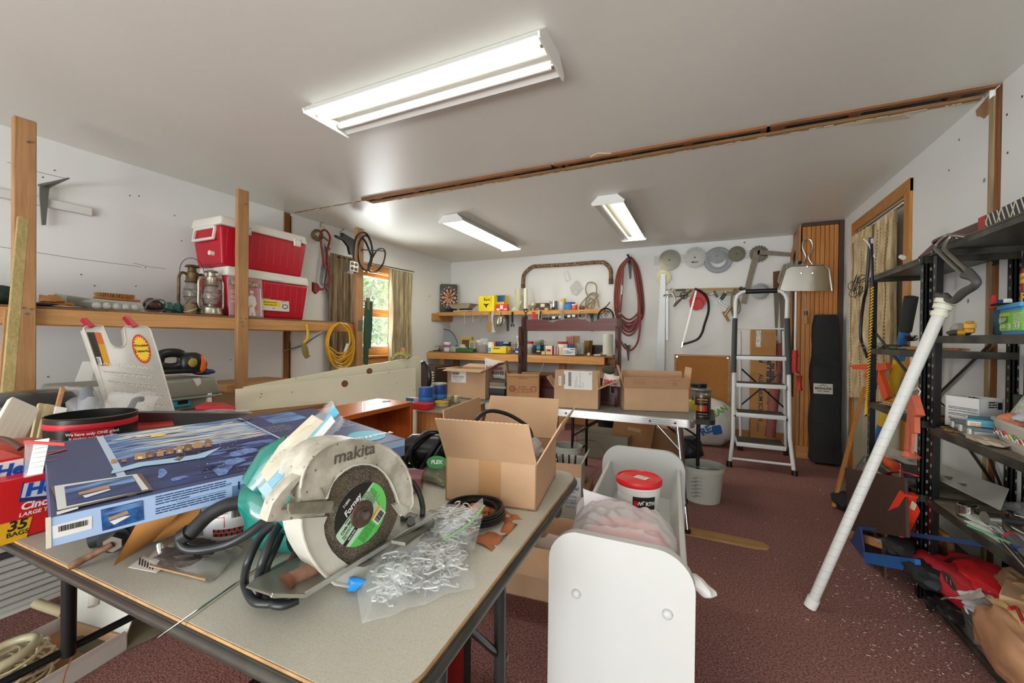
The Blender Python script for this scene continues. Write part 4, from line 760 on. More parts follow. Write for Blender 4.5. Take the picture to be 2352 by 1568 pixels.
T=Box('fuse_carton','white box with blue stripes in front of the tan cards','box',RZ(onb(1310,5.30),-3),wpx(1297,1323,5.3),.09,.09,pl('e5e8e8',.5),face=[(.05,.55,.5,.62,NAVY),(.3,.4,.9,.47,NAVY),(.05,.25,.7,.32,NAVY),(.6,.75,.95,.85,NAVY)]);Jar('blue_bottle_cap','blue bottle top behind the striped box','bottle',onb(1309,5.40),.04,.14,pl('2a64ab',.4),neck=.8)
T=Th('yellow_stopper','little yellow cap at the foot of the tan cards','cap',onb(1302,5.39));B(TR(onb(1302,5.39))).lathe([(.02,0),(.02,.1),(.01,.12)],n=12).bd('body',YEL,T)
for k,px in enumerate((1331,1340)):
 p=onb(px,5.42);T=Th('funnel',('left of two pale funnel cones right of the striped box','right of two pale funnel cones beside the bronze vase')[k],'funnel',p);B(TR(p)).lathe([(.012,0),(.02,.03),(.055,.15),(.057,.155)],n=18).bd('cone',mat('grey_clear','b9bcb4',.3,alpha=.7),T)
T=Jar('bronze_vase','tall bronze coloured vase on the workbench','vase',onb(1352,5.36),.05,.19,mat('bronze_glass','8d6a3c',.25,.6,var=(14,.5)),None,neck=1.05)
Box('black_tin','black lidded tin right of the bronze vase','tin',RZ(onb(1373,5.5),0),.15,.1,.13,BLKP,lid=pl('2b2c2c',.3));p=onb(1396,5.38);T=Th('paper_roll','fat white paper roll standing at the right end of the workbench','roll',p)
b=B(TR(p));b.lathe([(.062,0),(.062,.27),(.048,.27),(.048,.02)],n=26,cap=False);b.bd('roll',mat('off_white_roll','c9cbbd',.7),T)
for k,(px,y,r,l,c_)in enumerate(((1352,5.285,.018,.06,'d8c7a0'),(1372,5.29,.01,.08,'dad8d0'),(1330,5.29,.008,.12,'4b3a30'),(1341,5.3,.007,.10,'58483a'),(1362,5.31,.008,.12,'3d3733'),(1384,5.30,.009,.10,'6d4a3c'))):
 p=onb(px,y)+V((0,0,r));T=Th('loose_tool',('round pale wooden knob end lying below the bronze vase','white plastic tip lying at the front right of the workbench','dark screwdriver shaft below the funnels','brown pencil below the right funnel','black tool below the black tin','brown tool handle left of the paper roll')[k],'tool',p-V((0,0,r)));B().cyl(p+V((-l/2 if k else 0,-.0,0)),p+V((l/2 if k else 0,.05 if k==0 else .01,0)),r,n=12).bd('body',pl(c_,.5),T)
p=onb(1378,5.42);b=B();b.sheet([p+V((-.06,0,.01)),p+V((.1,-.04,.03)),p+V((.11,.02,.05)),p+V((-.04,.05,.02))],.02,20,8);tag(b.bd('leather_strip',mat('tan_leather','a59c86',.7)),'pale curled strip lying before the black tin','strip')
o=Box('air_conditioner','brown window air conditioner with a cream grille under the bench','appliance',RZ((-3.50,4.76,0),0),.50,.46,.82,mat('brown_appliance','3c2c20',.5))
b=B();[b.box((-3.36,4.523,.14+.035*i),(-3.27,4.53,.16+.035*i))for i in range(18)];b.bd('grille',pl('bdb190',.5),o)
for k,(x,z,sx,sy,sz,c_,lb)in enumerate(((-3.1,0,.3,.25,.3,'4b4238','dark brown case on the floor under the bench, left part'),(-2.7,0,.34,.25,.26,'8c8b86','grey case on the floor under the bench, middle part'),(-2.2,.48,.4,.2,.16,'3f3f40','black case on the shelf under the bench'),(-1.75,.48,.3,.2,.10,'6c4a30','brown wooden box on the shelf under the bench'))):
 Box('storage_case',lb,'case',RZ((x,5.38,z+.0005),3*k-4),sx,sy,sz,pl(c_,.6),lid=pl(c_,.4))
for k in range(3):
 o=B().bar((-3.4+.35*k,5.27+.07*k,.51),(-2.5+.1*k,5.27+.07*k,.51),.05,.05).bd('timber_offcut',mat('dark_offcut','6b4a2e',.7,wood=(0,30)));tag(o,('leftmost dark timber offcut stored under the bench','middle dark timber offcut stored under the bench','rightmost dark timber offcut stored under the bench')[k],'timber')
# ================= CENTRE: TABLES, CARTONS, CRADLE, BUCKETS =================
def Ct(label,M,L,W,H,flaps,m=CARD,name='cardboard_box',th=.004,cat='box',inner=CARD2):
 """open carton, M at the centre of its base; flaps = {side: (length, degrees from upright outward, taper)}"""
 T=Th(name,label,cat,M@V((0,0,0)))
 b=B(M);b.box((-L/2,-W/2,0),(L/2,W/2,th));b.box((-L/2,-W/2,0),(L/2,-W/2+th,H));b.box((-L/2,W/2-th,0),(L/2,W/2,H));b.box((-L/2,-W/2,0),(-L/2+th,W/2,H));b.box((L/2-th,-W/2,0),(L/2,W/2,H));b.bd('body',m,T)
 for sd,(fl,an,*tp)in flaps.items():
  tp=tp[0]if tp else .01;a=radians(an)
  if sd=='front':o,ux,out,w_=(-L/2,-W/2,H),V((1,0,0)),V((0,-1,0)),L
  elif sd=='back':o,ux,out,w_=(L/2,W/2,H),V((-1,0,0)),V((0,1,0)),L
  elif sd=='left':o,ux,out,w_=(-L/2,W/2,H),V((0,-1,0)),V((-1,0,0)),W
  else:o,ux,out,w_=(L/2,-W/2,H),V((0,1,0)),V((1,0,0)),W
  uy=V((0,0,1))*cos(a)+out*sin(a);F_=M@Fm(o,ux,uy)
  b=B(F_);b.mi=0;b.prism([(0,0),(w_,0),(w_-tp,fl),(tp,fl)],th,-th)
  f=b.bd('flap',[m],T)
  if W>.22:
   e=B(F_);n_=int(w_/.012);[e.box((tp+i*(w_-2*tp)/n_,fl-.0005,-th*.9),(tp+(i+.55)*(w_-2*tp)/n_,fl+.0006,-th*.1))for i in range(n_)];e.bd('corrugation',CARDE,f)['kind']='stuff'
 return T
AT=Th('aluminium_table','long low aluminium-edged folding table holding the row of open cartons','table',(-1.1,3.1,0))
z=.70;xl,xr,y0,y1=-2.08,-.055,2.885,3.33
B().box((xl+.01,y0+.01,z-.02),(xr-.01,y1-.01,z),.002).bd('top',mat('grey_table_top','8c8c86',.5),AT)
b=B(TR((0,0,z-.055)));b.prism(rrect(xl,y0,xr,y1,.05,6),.052,0,hole=rrect(xl+.012,y0+.012,xr-.012,y1-.012,.04,6));b.bd('edge_rail',ALU,AT)
for k in range(3):
 b=B(TR((0,0,z-.046+.014*k)));b.prism(rrect(xl-.003,y0-.003,xr+.003,y1+.003,.053,6),.006,0,hole=rrect(xl+.002,y0+.002,xr-.002,y1-.002,.05,6));b.bd('edge_rib',ALU,AT)
for px in(1300,1493,1551):c=at(px,962 if px>1400 else 943,y=y0-.004);b=B();b.cyl((c.x,y0-.001,z-.03),(c.x,y0-.008,z-.03),.008,n=10);b.bd('rivet',mat('dark_rivet','5a5a5a',.4,.8),AT)
def legp(P,r=.0135,nm='leg',m=CHR):B().tube(P,r,10).bd(nm,m,AT)
legp([(-.16,y0+.03,z-.05),(-.125,y0-.02,.35),(-.085,2.80,.014)]);legp([(-.16,y1-.04,z-.05),(-.14,y1-.02,.35),(-.12,y1,.014)]);legp([(-.105,2.815,.17),(-.127,y1-.01,.17)],.01,'cross_rod')
legp([(-.29,y0+.02,z-.05),(-.145,y0,.50)],.008,'brace');legp([(-.30,y1-.03,z-.05),(-.145,y1-.02,.50)],.008,'brace')
legp([(-1.98,y0+.03,z-.05),(-2.02,y0,.014)]);legp([(-1.98,y1-.04,z-.05),(-2.02,y1-.02,.014)])
for p in((-.085,2.80),(-.12,y1),(-2.02,y0),(-2.02,y1-.02)):B().cyl((p[0],p[1],0),(p[0],p[1],.03),.019,n=12).bd('rubber_foot',BLKP,AT)
BT=Th('black_table','black topped folding table behind the aluminium one','table',(-.5,3.7,0));z2=.62
b=B(TR((0,0,z2-.035)));b.prism(rrect(-1.12,3.37,.075,3.95,.05,6),.035);b.bd('top',mat('black_top','26272a',.45),BT)
for x,s in((-1.02,1),(-.04,-1)):
 for y in(3.42,3.88):B().cyl((x,y,z2-.03),(x,y,.0),.013,n=10).bd('leg',BLK,BT)
 B().cyl((x,3.42,.2),(x,3.88,.2),.009,n=8).bd('cross_rod',BLK,BT);B().cyl((x+s*.30,3.5,z2-.04),(x,3.42,.38),.008,n=8).bd('brace',BLK,BT);B().cyl((x+s*.30,3.8,z2-.04),(x,3.88,.38),.008,n=8).bd('brace',BLK,BT)
zt=.7015
def tb(px,py):return at(px,py,z=zt)
def row(label,pl_,pr_,depth,H,flaps,m=CARD):
 a,c=tb(*pl_),tb(*pr_);d=(c-a);L=d.length;n_=V((-d.y,d.x,0)).normalized();o=(a+c)/2+n_*depth/2
 M=Fm((o.x,o.y,zt),d.normalized(),n_);return Ct(label,M,L,depth,H,flaps,m),M,L
T,M,L=row('leftmost open carton in the row, with a white address label',(1027,911),(1115,918),.24,.245,{'front':(.09,100),'right':(.13,62,.01),'left':(.11,95),'back':(.12,80)})
FMx=M@Fm((0,-.12,0),(1,0,0),(0,0,1));fx=lambda x,y:FMx@V((x,y,0));ux,uy=FMx.col[0].xyz,FMx.col[1].xyz
B(FMx).box((-L/2+.04,.13,0),(-L/2+.185,.225,.001)).bd('address_label',PAP,T);b=B();barcode(b,FMx,-L/2+.05,-L/2+.12,.195,.215,5,.0016);b.bd('barcode',INK,T)
for s,yy,sz in(('VERSHIRE',.176,.026),('BROWN MOUNT',.157,.011),('VERSHIRE VT',.142,.011)):text(s,fx(-L/2+.11,yy),ux,uy,sz,INK,T,lift=.0014)
T,M,L=row('second carton in the row, printed upside down in red',(1163,922),(1238,924),.17,.225,{'right':(.1,22),'left':(.10,10),'back':(.11,150),'front':(.02,160)},mat('cardboard_b','b58c60',.85,var=(9,.08)))
FMx=M@Fm((0,-.085,0),(1,0,0),(0,0,1));fx=lambda x,y:FMx@V((x,y,0));ux,uy=FMx.col[0].xyz,FMx.col[1].xyz;RI=pl('a2483a',.7)
for s,yy,sz in(('33546 AA',.19,.018),('LOGO RED BOX',.10,.02),('6-101 TRL 8TB',.078,.02),('BOXED',.12,.02)):text(s,fx(.0,yy),-ux,-uy,sz,RI,T,lift=-.0008,bold=.02)if 0 else text(s,fx(.0,yy),ux,uy,sz,RI,T,lift=.0008,bold=.01)
for sx,rr in((-.085,.026),(.085,.026)):
 b=B(FMx);b.prism([(sx+p[0],.105+p[1])for p in circ(0,0,rr,20)],.0008,hole=[(sx+p[0],.105+p[1])for p in circ(0,0,rr*.75,20)]);b.bd('printed_ring',RI,T)
b=B(FMx)
for i in range(9):b.box((-.103,.088+i*.004,0),(-.067,.0895+i*.004,.0008))
for a in(90,210,330):
 c=V((.085+.012*cos(radians(a)),.105+.012*sin(radians(a)),0));b.prism([(c.x+.006*cos(radians(a+k)),c.y+.006*sin(radians(a+k)))for k in(0,120,240)],.0009)
b.bd('printed_marks',RI,T)
T,M,L=row('third carton in the row, with a big shipping label on its raised flap',(1272,935),(1374,941),.19,.145,{'front':(.135,4),'right':(.16,64),'left':(.10,38),'back':(.125,8)})
FMx=M@Fm((0,-.095-.003,0),(1,0,0),(0,0.07,1));fx=lambda x,y:FMx@V((x,y,0));ux,uy=FMx.col[0].xyz,FMx.col[1].xyz
FMx=M@Fm((0,-.096,.145),(1,0,0),(0,-.07,1));fx=lambda x,y:FMx@V((x,y,0));ux,uy=FMx.col[0].xyz,FMx.col[1].xyz
B(FMx).box((-L/2+.075,-.004,0),(L/2-.045,.132,.001)).bd('shipping_label',PAP,T);B(FMx).box((-L/2+.035,.02,0),(-L/2+.055,.09,.001)).bd('small_label',PAP,T)
b=B(FMx)
for i in range(34):b.box((-.055,.02+i*.003,.001),(-.035 if i%3 else-.03,.0215+i*.003 if i%4 else .0225+i*.003,.0016))
for i in range(30):b.box((-.088,.03+i*.0025,.001),(-.08,.0315+i*.0025,.0016))
b.bd('barcode',INK,T)['kind']='stuff'
text('G',fx(L/2-.06,.115),-uy,ux,.026,INK,T,lift=.0014);b=B();Ml=FMx@Fm((0,0,0),(0,1,0),(-1,0,0));lines(b,Ml,.01,.12,[.01,.004,-.006,-.02,-.03,-.04,-.052],.0022,.0016,8,1.5);b.bd('fine_print',pl('6d6d6b',.7),T)['kind']='stuff'
text('BATTERY',fx(-L/2+.045,.055),uy,-ux,.012,INK,T,lift=.0014)
p=M@V((.10,.0,.08));b=B();b.blob(p,(.05,.06,.08),.25,seed=7,sub=3);tag(b.bd('patterned_bundle',mat('busy_print','a88f70',.6,var=(55,.6),col2='3f5044')),'patterned bundle sticking up inside the third carton','bundle')
T,M,L=row('wide rightmost carton in the row, its flaps standing open',(1432,942),(1582,947),.17,.165,{'front':(.075,6,.0),'back':(.115,-4,.01),'left':(.16,14),'right':(.15,8)})
FMx=M@Fm((0,-.085-.008,.17),(1,0,0),(0,-.105,1));ux,uy=FMx.col[0].xyz,FMx.col[1].xyz;BI=pl('7c5f47',.8)
b=B(FMx);b.box((-L/2+.002,-.002,0),(L/2-.002,.073,.0012));b.bd('printed_band',mat('tan_print','ab8461',.85),T)
b=B();lines(b,FMx,-L/2+.06,-L/2+.15,[.055,.045,.035,.025],.002,.002,2);b.bd('fine_print',BI,T)['kind']='stuff';text('CORRUGATED',FMx@V((L/2-.1,.056,.001)),ux,uy,.013,BI,T,lift=.0014);b=B(FMx);b.prism([(L/2-.10+.016*cos(radians(k)),.03+.013*sin(radians(k)))for k in range(0,360,60)],.002,hole=[(L/2-.10+.012*cos(radians(k)),.03+.009*sin(radians(k)))for k in range(0,360,60)]);b.bd('printed_ring',BI,T)
b=B(FMx);b.prism(circ(0,.036,.005,10),.002,hole=circ(0,.036,.003,10));b.bd('printed_ring',BI,T)
for k,(px,zz,c_,w_,h_)in enumerate(((1152,0,'2b2b2d',.10,.05),(1151,.051,'3b3c40',.10,.04),(1152,.092,'a7a395',.10,.02),(1150,.113,'8a7a66',.09,.03),(1152,.144,'5a4a3c',.09,.02))):
 c=at(px,900,y=3.12);o=Box('book',('black box at the bottom of the stack between the first two cartons','dark grey case second from the bottom of that carton-gap stack','pale grey book in the middle of the carton-gap stack','tan book near the top of the carton-gap stack','dark brown book topping the carton-gap stack')[k],'book',RZ((c.x,c.y,zt+zz),k*3-5),w_+.05,.16,h_,pl(c_,.6))
c=at(1143,850,y=3.14);b=B();p=V((c.x,3.14,zt+.166));b.pillow([p+V((-.11,0,0)),p+V((.07,0,0)),p+V((.06,.03,.14)),p+V((-.14,.02,.17))],.03,seed=8);sb=b.bd('abrasive_bag',mat('white_sack','e4e0d8',.5,bump=(20,.4)));tag(sb,'white printed sack standing up behind the first two cartons','bag')
for s,dz,sz in(('Johnson',.09,.05),('ABRASIVES',.05,.04)):text(s,p+V((-.01,-.045,dz)),(1,-.05,0),(0,0,1),sz,pl('8e2330',.6)if dz>.08 else INK,sb,bold=.03)
RK=Th('gun_rack','dark red wooden rack with a wavy top rail and hooked side arms','rack',(-1.0,3.27,zt));CH=mat('cherry_stain','6e342b',.38,wood=(0,26),col2='5a2922',speck=(60,.05,'8b6a60'));CHZ=mat('cherry_stain_z','50241f',.4,wood=(2,26),col2='421c18');FELT=mat('green_felt','3f5a42',.9)
YR=3.24;q=lambda a,c:W2(a,c,YR)
rp=[(1211,734),(1240,733),(1254,734),(1262,738),(1272,740),(1282,736),(1300,733),(1330,732),(1345,734),(1355,739),(1364,739),(1376,733),(1390,731),(1425,730),(1426,760),(1212,760)]
b=B(FB(YR));b.prism([q(*p_)for p_ in rp],.02);b.bd('top_rail',CH,RK)
zb=zt
for px,side in((1209,-1),(1428,1)):
 x0_=q(px,800)[0];b=B(Fm((x0_-.011,0,0),(0,-1,0),(0,0,1)));zs=[zb,1.41];b.prism([(-3.285,zb),(-3.20,zb),(-3.20,1.36),(-3.22,1.40),(-3.26,1.42),(-3.285,1.40)],.022);b.bd('side_post',CHZ,RK)
 for k,zz in enumerate((1.26,1.10,.95,.82)):
  b=B(Fm((x0_-.011,0,0),(0,-1,0),(0,0,1)));pts=[(-3.22,zz-.16),(-3.19,zz-.12),(-3.17,zz-.03),(-3.168,zz+.045),(-3.155,zz+.05),(-3.143,zz+.03),(-3.145,zz-.06),(-3.165,zz-.13),(-3.20,zz-.19)];b.prism(pts,.022);h_=b.bd('arm',CHZ,RK)
  b=B(Fm((x0_-.012,0,0),(0,-1,0),(0,0,1)));b.prism([(-3.20,zz-.13),(-3.18,zz-.10),(-3.172,zz-.02),(-3.176,zz-.02),(-3.186,zz-.10),(-3.206,zz-.12)],.024);b.bd('felt_pad',FELT,h_)
B().box((q(1212,0)[0],3.19,zb+.0),(q(1426,0)[0],3.285,zb+.10)).bd('drawer',CHZ,RK);B().box((q(1212,0)[0],3.275,zb+.0),(q(1426,0)[0],3.287,zb+.20)).bd('back_panel',CH,RK)
B().box((q(1383,0)[0],3.184,zb+.03),(q(1419,0)[0],3.19,zb+.15),.002).bd('glass_front',mat('dark_gloss','3b2725',.15),RK)
c=at(1402,880,y=3.14);b=B();p=V((c.x,3.13,.705));b.pillow([p+V((-.06,0,.16)),p+V((.075,0,.15)),p+V((.07,.02,.23)),p+V((-.05,.02,.25))],.025,seed=12);sb=b.bd('white_bag',mat('white_sack','e4e0d8',.5));tag(sb,'white bag with red lettering on the rack behind the third carton','bag');text('SMC',p+V((.01,-.04,.185)),(1,0,0),(0,0,1),.05,pl('b3242e',.6),sb,bold=.04)
c=at(1397,868,y=3.2);b=B();b.blob((c.x-.0,3.22,.975),(.06,.03,.035),.3,seed=3,sub=2);tag(b.bd('dark_gloves',mat('olive_gloves','4b4b38',.8)),'dark olive gloves lying on top of the rack drawer','gloves')
p=at(1609,955,y=3.55);p.z=z2+.0005
T=Th('stain_can','brown paint can with coloured bars on the corner of the black table','can',p);r=.062;M=TR(p)
B(M).lathe([(r,0),(r,.16),(r+.003,.163),(r+.003,.17),(r-.008,.17),(r-.01,.164)],n=28).bd('body',mat('tin_side','8c8778',.3,.8),T);B(M).lathe([(r+.001,.01),(r+.0014,.011),(r+.0014,.150),(r+.001,.151)],n=28,cap=False).bd('label_band',pl('331512',.4),T)
for i,c_ in enumerate(('d9a021','d96420','d9c061','e05a2a','c53a24')):
 a=radians(-122+i*17);b=B(Fm(p+V((r*cos(a),r*sin(a),.045))*1.0,(-sin(a),cos(a),0),(0,0,1)));b.box((-.008,0,0),(.008,.045,.0025));b.bd('colour_bar',pl(c_,.4),T)
text('MINWAX',p+V((.012,-r-.003,.135)),(1,0,0),(0,0,1),.018,YEL,T,bold=.02);text('WOOD FINISH',p+V((.012,-r-.003,.115)),(1,0,0),(0,0,1),.011,YEL,T);text('PENETRATING',p+V((.012,-r-.003,.025)),(1,0,0),(0,0,1),.011,WHP,T)
p=at(1622,950,y=3.75);p.z=z2+.0005;Jar('grey_can','grey green paint can behind the coloured-bar can','can',p+V((-.04,.05,0)),.075,.18,pl('6b746a',.4),GALV,neck=.98,lidh=.06);p=at(1604,930,y=3.72);p.z=z2+.0005;Jar('black_lid_can','can with a black lid at the back of the black table','can',p+V((0,.16,0)),.06,.215,pl('6a3a30',.5),BLKP,neck=.98,lidh=.1)
p=at(1592,950,y=3.5);p.z=z2+.0005;Jar('yellow_bottle','small yellow green bottle left of the paint can','bottle',p+V((-.01,-.03,0)),.026,.12,pl('b7a83a',.5),pl('c9b23a',.5),neck=.8)
T=Th('shopping_bag','big white reusable shopping bag with green and blue print against the corkboard','bag',(.02,5.28,0));b=B();b.blob((.03,5.30,.27),(.30,.18,.27),.09,fr=2,seed=4,sub=4,p=1.15);b.bd('body',mat('white_poly','d2d4cf',.5,bump=(8,.7)),T)
B().tube(Sp([at(1663,938,y=5.25),at(1672,955,y=5.2),at(1676,968,y=5.18)]),.01,6).bd('handle',MC['white_poly'],T)
text('CLEAN',V((.12,5.105,.40)),(.75,.4,.5),(-.5,0,.8),.09,pl('6aa84f',.6),T,bold=.03);text('RE',V((.02,5.10,.20)),(.8,.0,.5),(-.5,0,.8),.11,pl('1f5fa0',.6),T,bold=.04);b=B(Fm((.13,5.105,.22),(.9,.3,.2),(-.2,0,1)));b.prism(rrect(-.05,-.05,.05,.05,.02),.004);b.bd('printed_leaf',pl('1d5f9e',.6),T)
p=at(1592,1003,z=0);T=Th('small_bottle','small white pump bottle lying on the floor by the black table leg','bottle',p);B().box(p+V((-.05,-.02,0)),p+V((.05,.03,.04)),.01).bd('body',WHP,T);B().cyl(p+V((0,0,.04)),p+V((0,0,.09)),.014).bd('nozzle',WHP,T)
p=V((-.23,4.1,0));b=B();b.blob(at(1586,1030,y=3.9),(.10,.12,.11),.2,fr=2,seed=5,sub=3);o=b.bd('shoe',mat('navy_bag','2a2a36',.5,var=(12,.4)));tag(o,'dark navy shoe bundle on the floor behind the chrome table leg','shoe')
p=at(1396,1005,y=5.0);p.z=0;T=Th('black_bucket','black lidded bucket on the floor by the workbench leg','bucket',p);B(TR(p)).lathe([(.10,0),(.125,.22),(.135,.225),(.135,.245),(.10,.25)],n=28).bd('body',BLKP,T);B(TR(p)).lathe([(.138,.235),(.14,.255),(.12,.262)],n=28).bd('lid',BLKP,T)
T=Ct('shallow grey tray on the floor under the folding tables',Fm((-.93,4.32,0),(1,0,0),(0,1,0)),.52,.36,.25,{},mat('grey_tray','9a9788',.7),'grey_tray',cat='tray')
M=RT((at(1450,975,y=4.3).x,4.30,.13),-14,7,-3);T=Box('cookie_carton','brown cookie carton with red lettering tilted in the grey tray','carton',M,.40,.14,.30,mat('brown_carton2','9a7048',.8,var=(8,.12)))
F_=M@Fm((0,-.071,0),(1,0,0),(0,0,1));text('Do-si-dos',F_@V((-.01,.235,0)),F_.col[0].xyz,(F_.col[1].xyz-F_.col[0].xyz*.0),.085,pl('b1543a',.6),T,bold=.02);b=B();lines(b,F_,-.05,.08,[.18,.168,.156],.004,.001,4);b.bd('fine_print',pl('d8c6a4',.7),T)['kind']='stuff'
Box('brown_carton','plain brown carton behind the cookie carton under the tables','carton',RZ((-.45,4.75,0),12),.36,.3,.28,CARDD)
for k,(a,c,sc)in enumerate((((1305,1030),3.45,.0),((1615,1062),3.40,0))):
 p=at(a[0],1010,y=(3.30,3.47)[k]);p.z=0;T=Th('white_bucket',('empty white pail on the floor right of the big carton, under the table row','clear white measuring pail standing in the open floor')[k],'bucket',p);h=(.33,.265)[k];r1=(.118,.15)[k];r0=r1*.82
 PB=mat('milky_plastic','c3c6bb',.35,alpha=.96,bump=(6,.1));b=B(TR(p));b.lathe([(r0*.3,.003),(r0,0),(r1*.96,h*.86),(r1*1.03,h*.87),(r1*1.03,h*.93),(r1,h*.94),(r1*1.02,h),(r1*.97,h),(r1*.93,h*.8),(r0*.95,.01),(.01,.012)],n=36);b.bd('body',PB,T)
 a_=V((p.x-r1,p.y,h*.9));hd=[(p.x-r1*1.04*cos(t),p.y-.2*sin(t)*.9*r1/.15*.6,h*.9+.03*sin(t))for t in[pi*i/12 for i in range(13)]];B().tube(hd,.003,6).bd('bail_handle',mat('wire_grey','7f817c',.4,.8),T)
 if k:
  for i in range(6):
   zz=.06+.028*i;rr=r0+(r1-r0)*zz/h+.0015;text('%d ml'%(900*i+900),V((p.x-.03,p.y-rr*.99,zz)),(1,.12,0),(0,0,1),.016,pl('6f726b',.6),T,'graduation');b=B(Fm((p.x-.075,p.y-rr*.93,zz-.01),(1,-.4,0),(0,0,1)));b.box((0,0,0),(.04,.0025,.002));b.bd('graduation',pl('6f726b',.6),T)
 else:B(TR(p+V((0,0,.03)))).lathe([(.06,0),(.06,.01)],n=20).bd('label_disc',mat('grey_residue','8d9188',.6),T)
p=at(1306,1120,y=2.55);p.z=0
T=Ct('open brown and white printed carton with pens, between the big carton and the cradle',Fm((at(1303,1100,y=2.5).x,2.55,0),V((1,.16,0)),V((-.16,1,0))),.17,.2,.44,{'right':(.06,30)},mat('white_print_carton','c9c8bf',.7,var=(8,.1)),name='product_carton',cat='carton');M=Fm((at(1303,1100,y=2.5).x,2.55,0),V((1,.16,0)),V((-.16,1,0)))
B(M).box((-.086,-.102,.36),(.086,-.0998,.441)).bd('torn_flap',CARD,T);F_=M@Fm((0,-.101,0),(1,0,0),(0,0,1));ux,uy=F_.col[0].xyz,F_.col[1].xyz;BL_=pl('2f6187',.6)
for s,yy,sz in(('Geocel',.29,.035),('Premium',.268,.016),('Surface Prep',.24,.015),('Tile & Grout',.215,.013),('Indoor Master',.2,.013),('Rough Use',.175,.013)):text(s,F_@V((.02,yy,0)),ux,uy,sz,BL_,T,bold=.02)
b=B(F_);b.prism([(.0,.31),(.03,.31),(.03,.325),(.015,.337),(.0,.325)],.001);b.bd('house_emblem',BL_,T)
for k in range(4):q_=M@V((-.06+.03*k,-.02,.30));o=B().cyl(q_,q_+V((-.03+.012*k,.01,.17)),.006,n=10).bd('pen',BLKP);tag(o,('first','second','third','fourth')[k]+' dark pen from the left in the product carton','pen')
Box('flat_carton','flattened dark brown carton with handwriting beside the white pail','carton',RZ((-.93,2.98,0),8),.34,.5,.10,CARDD);T=bpy.data.objects['flat_carton'];text('(O) 8',V((-.86,2.738,.06)),(1,.14,0),(0,0,1),.07,INK,T)
p=V((-.93,3.05,.101));b=B();b.pillow([p+V((-.09,-.1,.02)),p+V((.1,-.08,.02)),p+V((.12,.12,.03)),p+V((-.06,.12,.03))],.025,seed=2);tag(b.bd('paper_bag',mat('old_kraft','8e7050',.85)),'crumpled brown paper bag lying on the flattened carton','bag')
o=B().tube(Sp([V((-1.5,3.5,.002)),V((-1.3,3.9,.16)),V((-1.0,4.1,.19)),V((-.8,3.8,.1)),V((-.75,3.5,.002))]),.0022,5).bd('thin_wire',BLK);tag(o,'thin dark wire looping over the carpet behind the white pail','wire')
T=Ct('low open carton on the floor beside the table leg, holding clear plastic',RZ((-.72,1.95,0),6),.5,.36,.24,{'front':(.16,105)},CARD);p=V((-.62,1.85,.18));b=B();b.blob(p,(.12,.08,.1),.3,seed=3,sub=3);tag(b.bd('clear_wrap',BAGC),'crumpled clear wrap inside the low carton','wrap')
CW=mat('white_wood_paint','c4c5c2',.42,bump=(9,.12));CR=Th('doll_cradle','white painted wooden cradle trough with rounded end panels in the foreground','cradle',(-.2,1.5,0))
def endpanel(x0,x1,y,th,top,nm,rr):
 b=B(Fm((0,y,0),(1,0,0),(0,0,1)));P=[(x1,0),(x1,top-rr)]+[(x1-rr+rr*cos(a),top-rr+rr*sin(a))for a in[pi/2*i/8 for i in range(1,9)]]+[(x0+rr+rr*cos(a),top-rr+rr*sin(a))for a in[pi/2+pi/2*i/8 for i in range(1,9)]]+[(x0,0)]
 b.prism(P,th);o=b.bd(nm,CW,CR);return o
x0,x1=-.362,-.012;endpanel(x0,x1,1.035,.022,.722,'end_panel',.085);endpanel(-.425,-.07,1.93,.022,.725,'end_panel',.085)
for(px,py)in((1324,1362),(1533,1409)):
 c=at(px,py,y=1.013);b=B(Fm(c,(1,0,0),(0,0,1)));b.lathe([(.0118,0),(.0115,.005),(.008,.009),(.002,.0105)],n=20);b.bd('plug_button',CW,CR)
def wallp(xa,xb,za,zb_,th,nm):
 b=B();b.hexa([(xa,1.03,za),(xa+th,1.03,za),(xa+th-.063,1.92,za),(xa-.063,1.92,za),(xb,1.03,zb_),(xb+th,1.03,zb_),(xb+th-.063,1.92,zb_),(xb-.063,1.92,zb_)],.003);b.bd(nm,CW,CR)
wallp(-.315,-.335,.52,.655,.015,'side_panel');wallp(-.068,-.042,.52,.655,.015,'side_panel')
b=B();b.hexa([(-.32,1.03,.505),(-.055,1.03,.505),(-.118,1.92,.505),(-.383,1.92,.505),(-.32,1.03,.52),(-.055,1.03,.52),(-.118,1.92,.52),(-.383,1.92,.52)]);b.bd('floor_board',CW,CR)
B().bar((-.19,1.03,.12),(-.25,1.92,.12),.02,.09).bd('stretcher',CW,CR)
p=at(1467,1120,z=.5215);p=V((at(1467,1100,y=1.53).x,1.53,.5215));T=Th('putty_bucket','white tub with a bright red lid standing in the white cradle','bucket',p);M=TR(p);r=.074
B(M).lathe([(r*.88,0),(r*.9,.002),(r*.99,.168),(r*1.03,.17),(r*1.03,.182),(r*.98,.182)],n=40).bd('body',WHP,T);RL=mat('bright_red_lid','d8262a',.35)
B(M).lathe([(r*1.06,.178),(r*1.08,.18),(r*1.08,.193),(r*1.03,.199),(r*.98,.199),(r*.97,.195),(.01,.195)],n=44).bd('lid',RL,T)
for rr in(.35,.5,.65,.8):
 b=B(M);b.prism(circ(0,0,r*rr,40),.0012,.195,hole=circ(0,0,r*rr-.0022,40));b.bd('lid_ring',RL,T)
F_=RZ(p+V((.01,.0,.1962)),-22);B(F_).box((-.022,-.016,0),(.022,.016,.001)).bd('lid_label',PAP,T)
b=B(F_);[b.box((-.018,-.011+i*.005,.001),(.016,-.010+i*.005,.0014))for i in range(5)];b.bd('fine_print',pl('8d8f8d',.7),T)
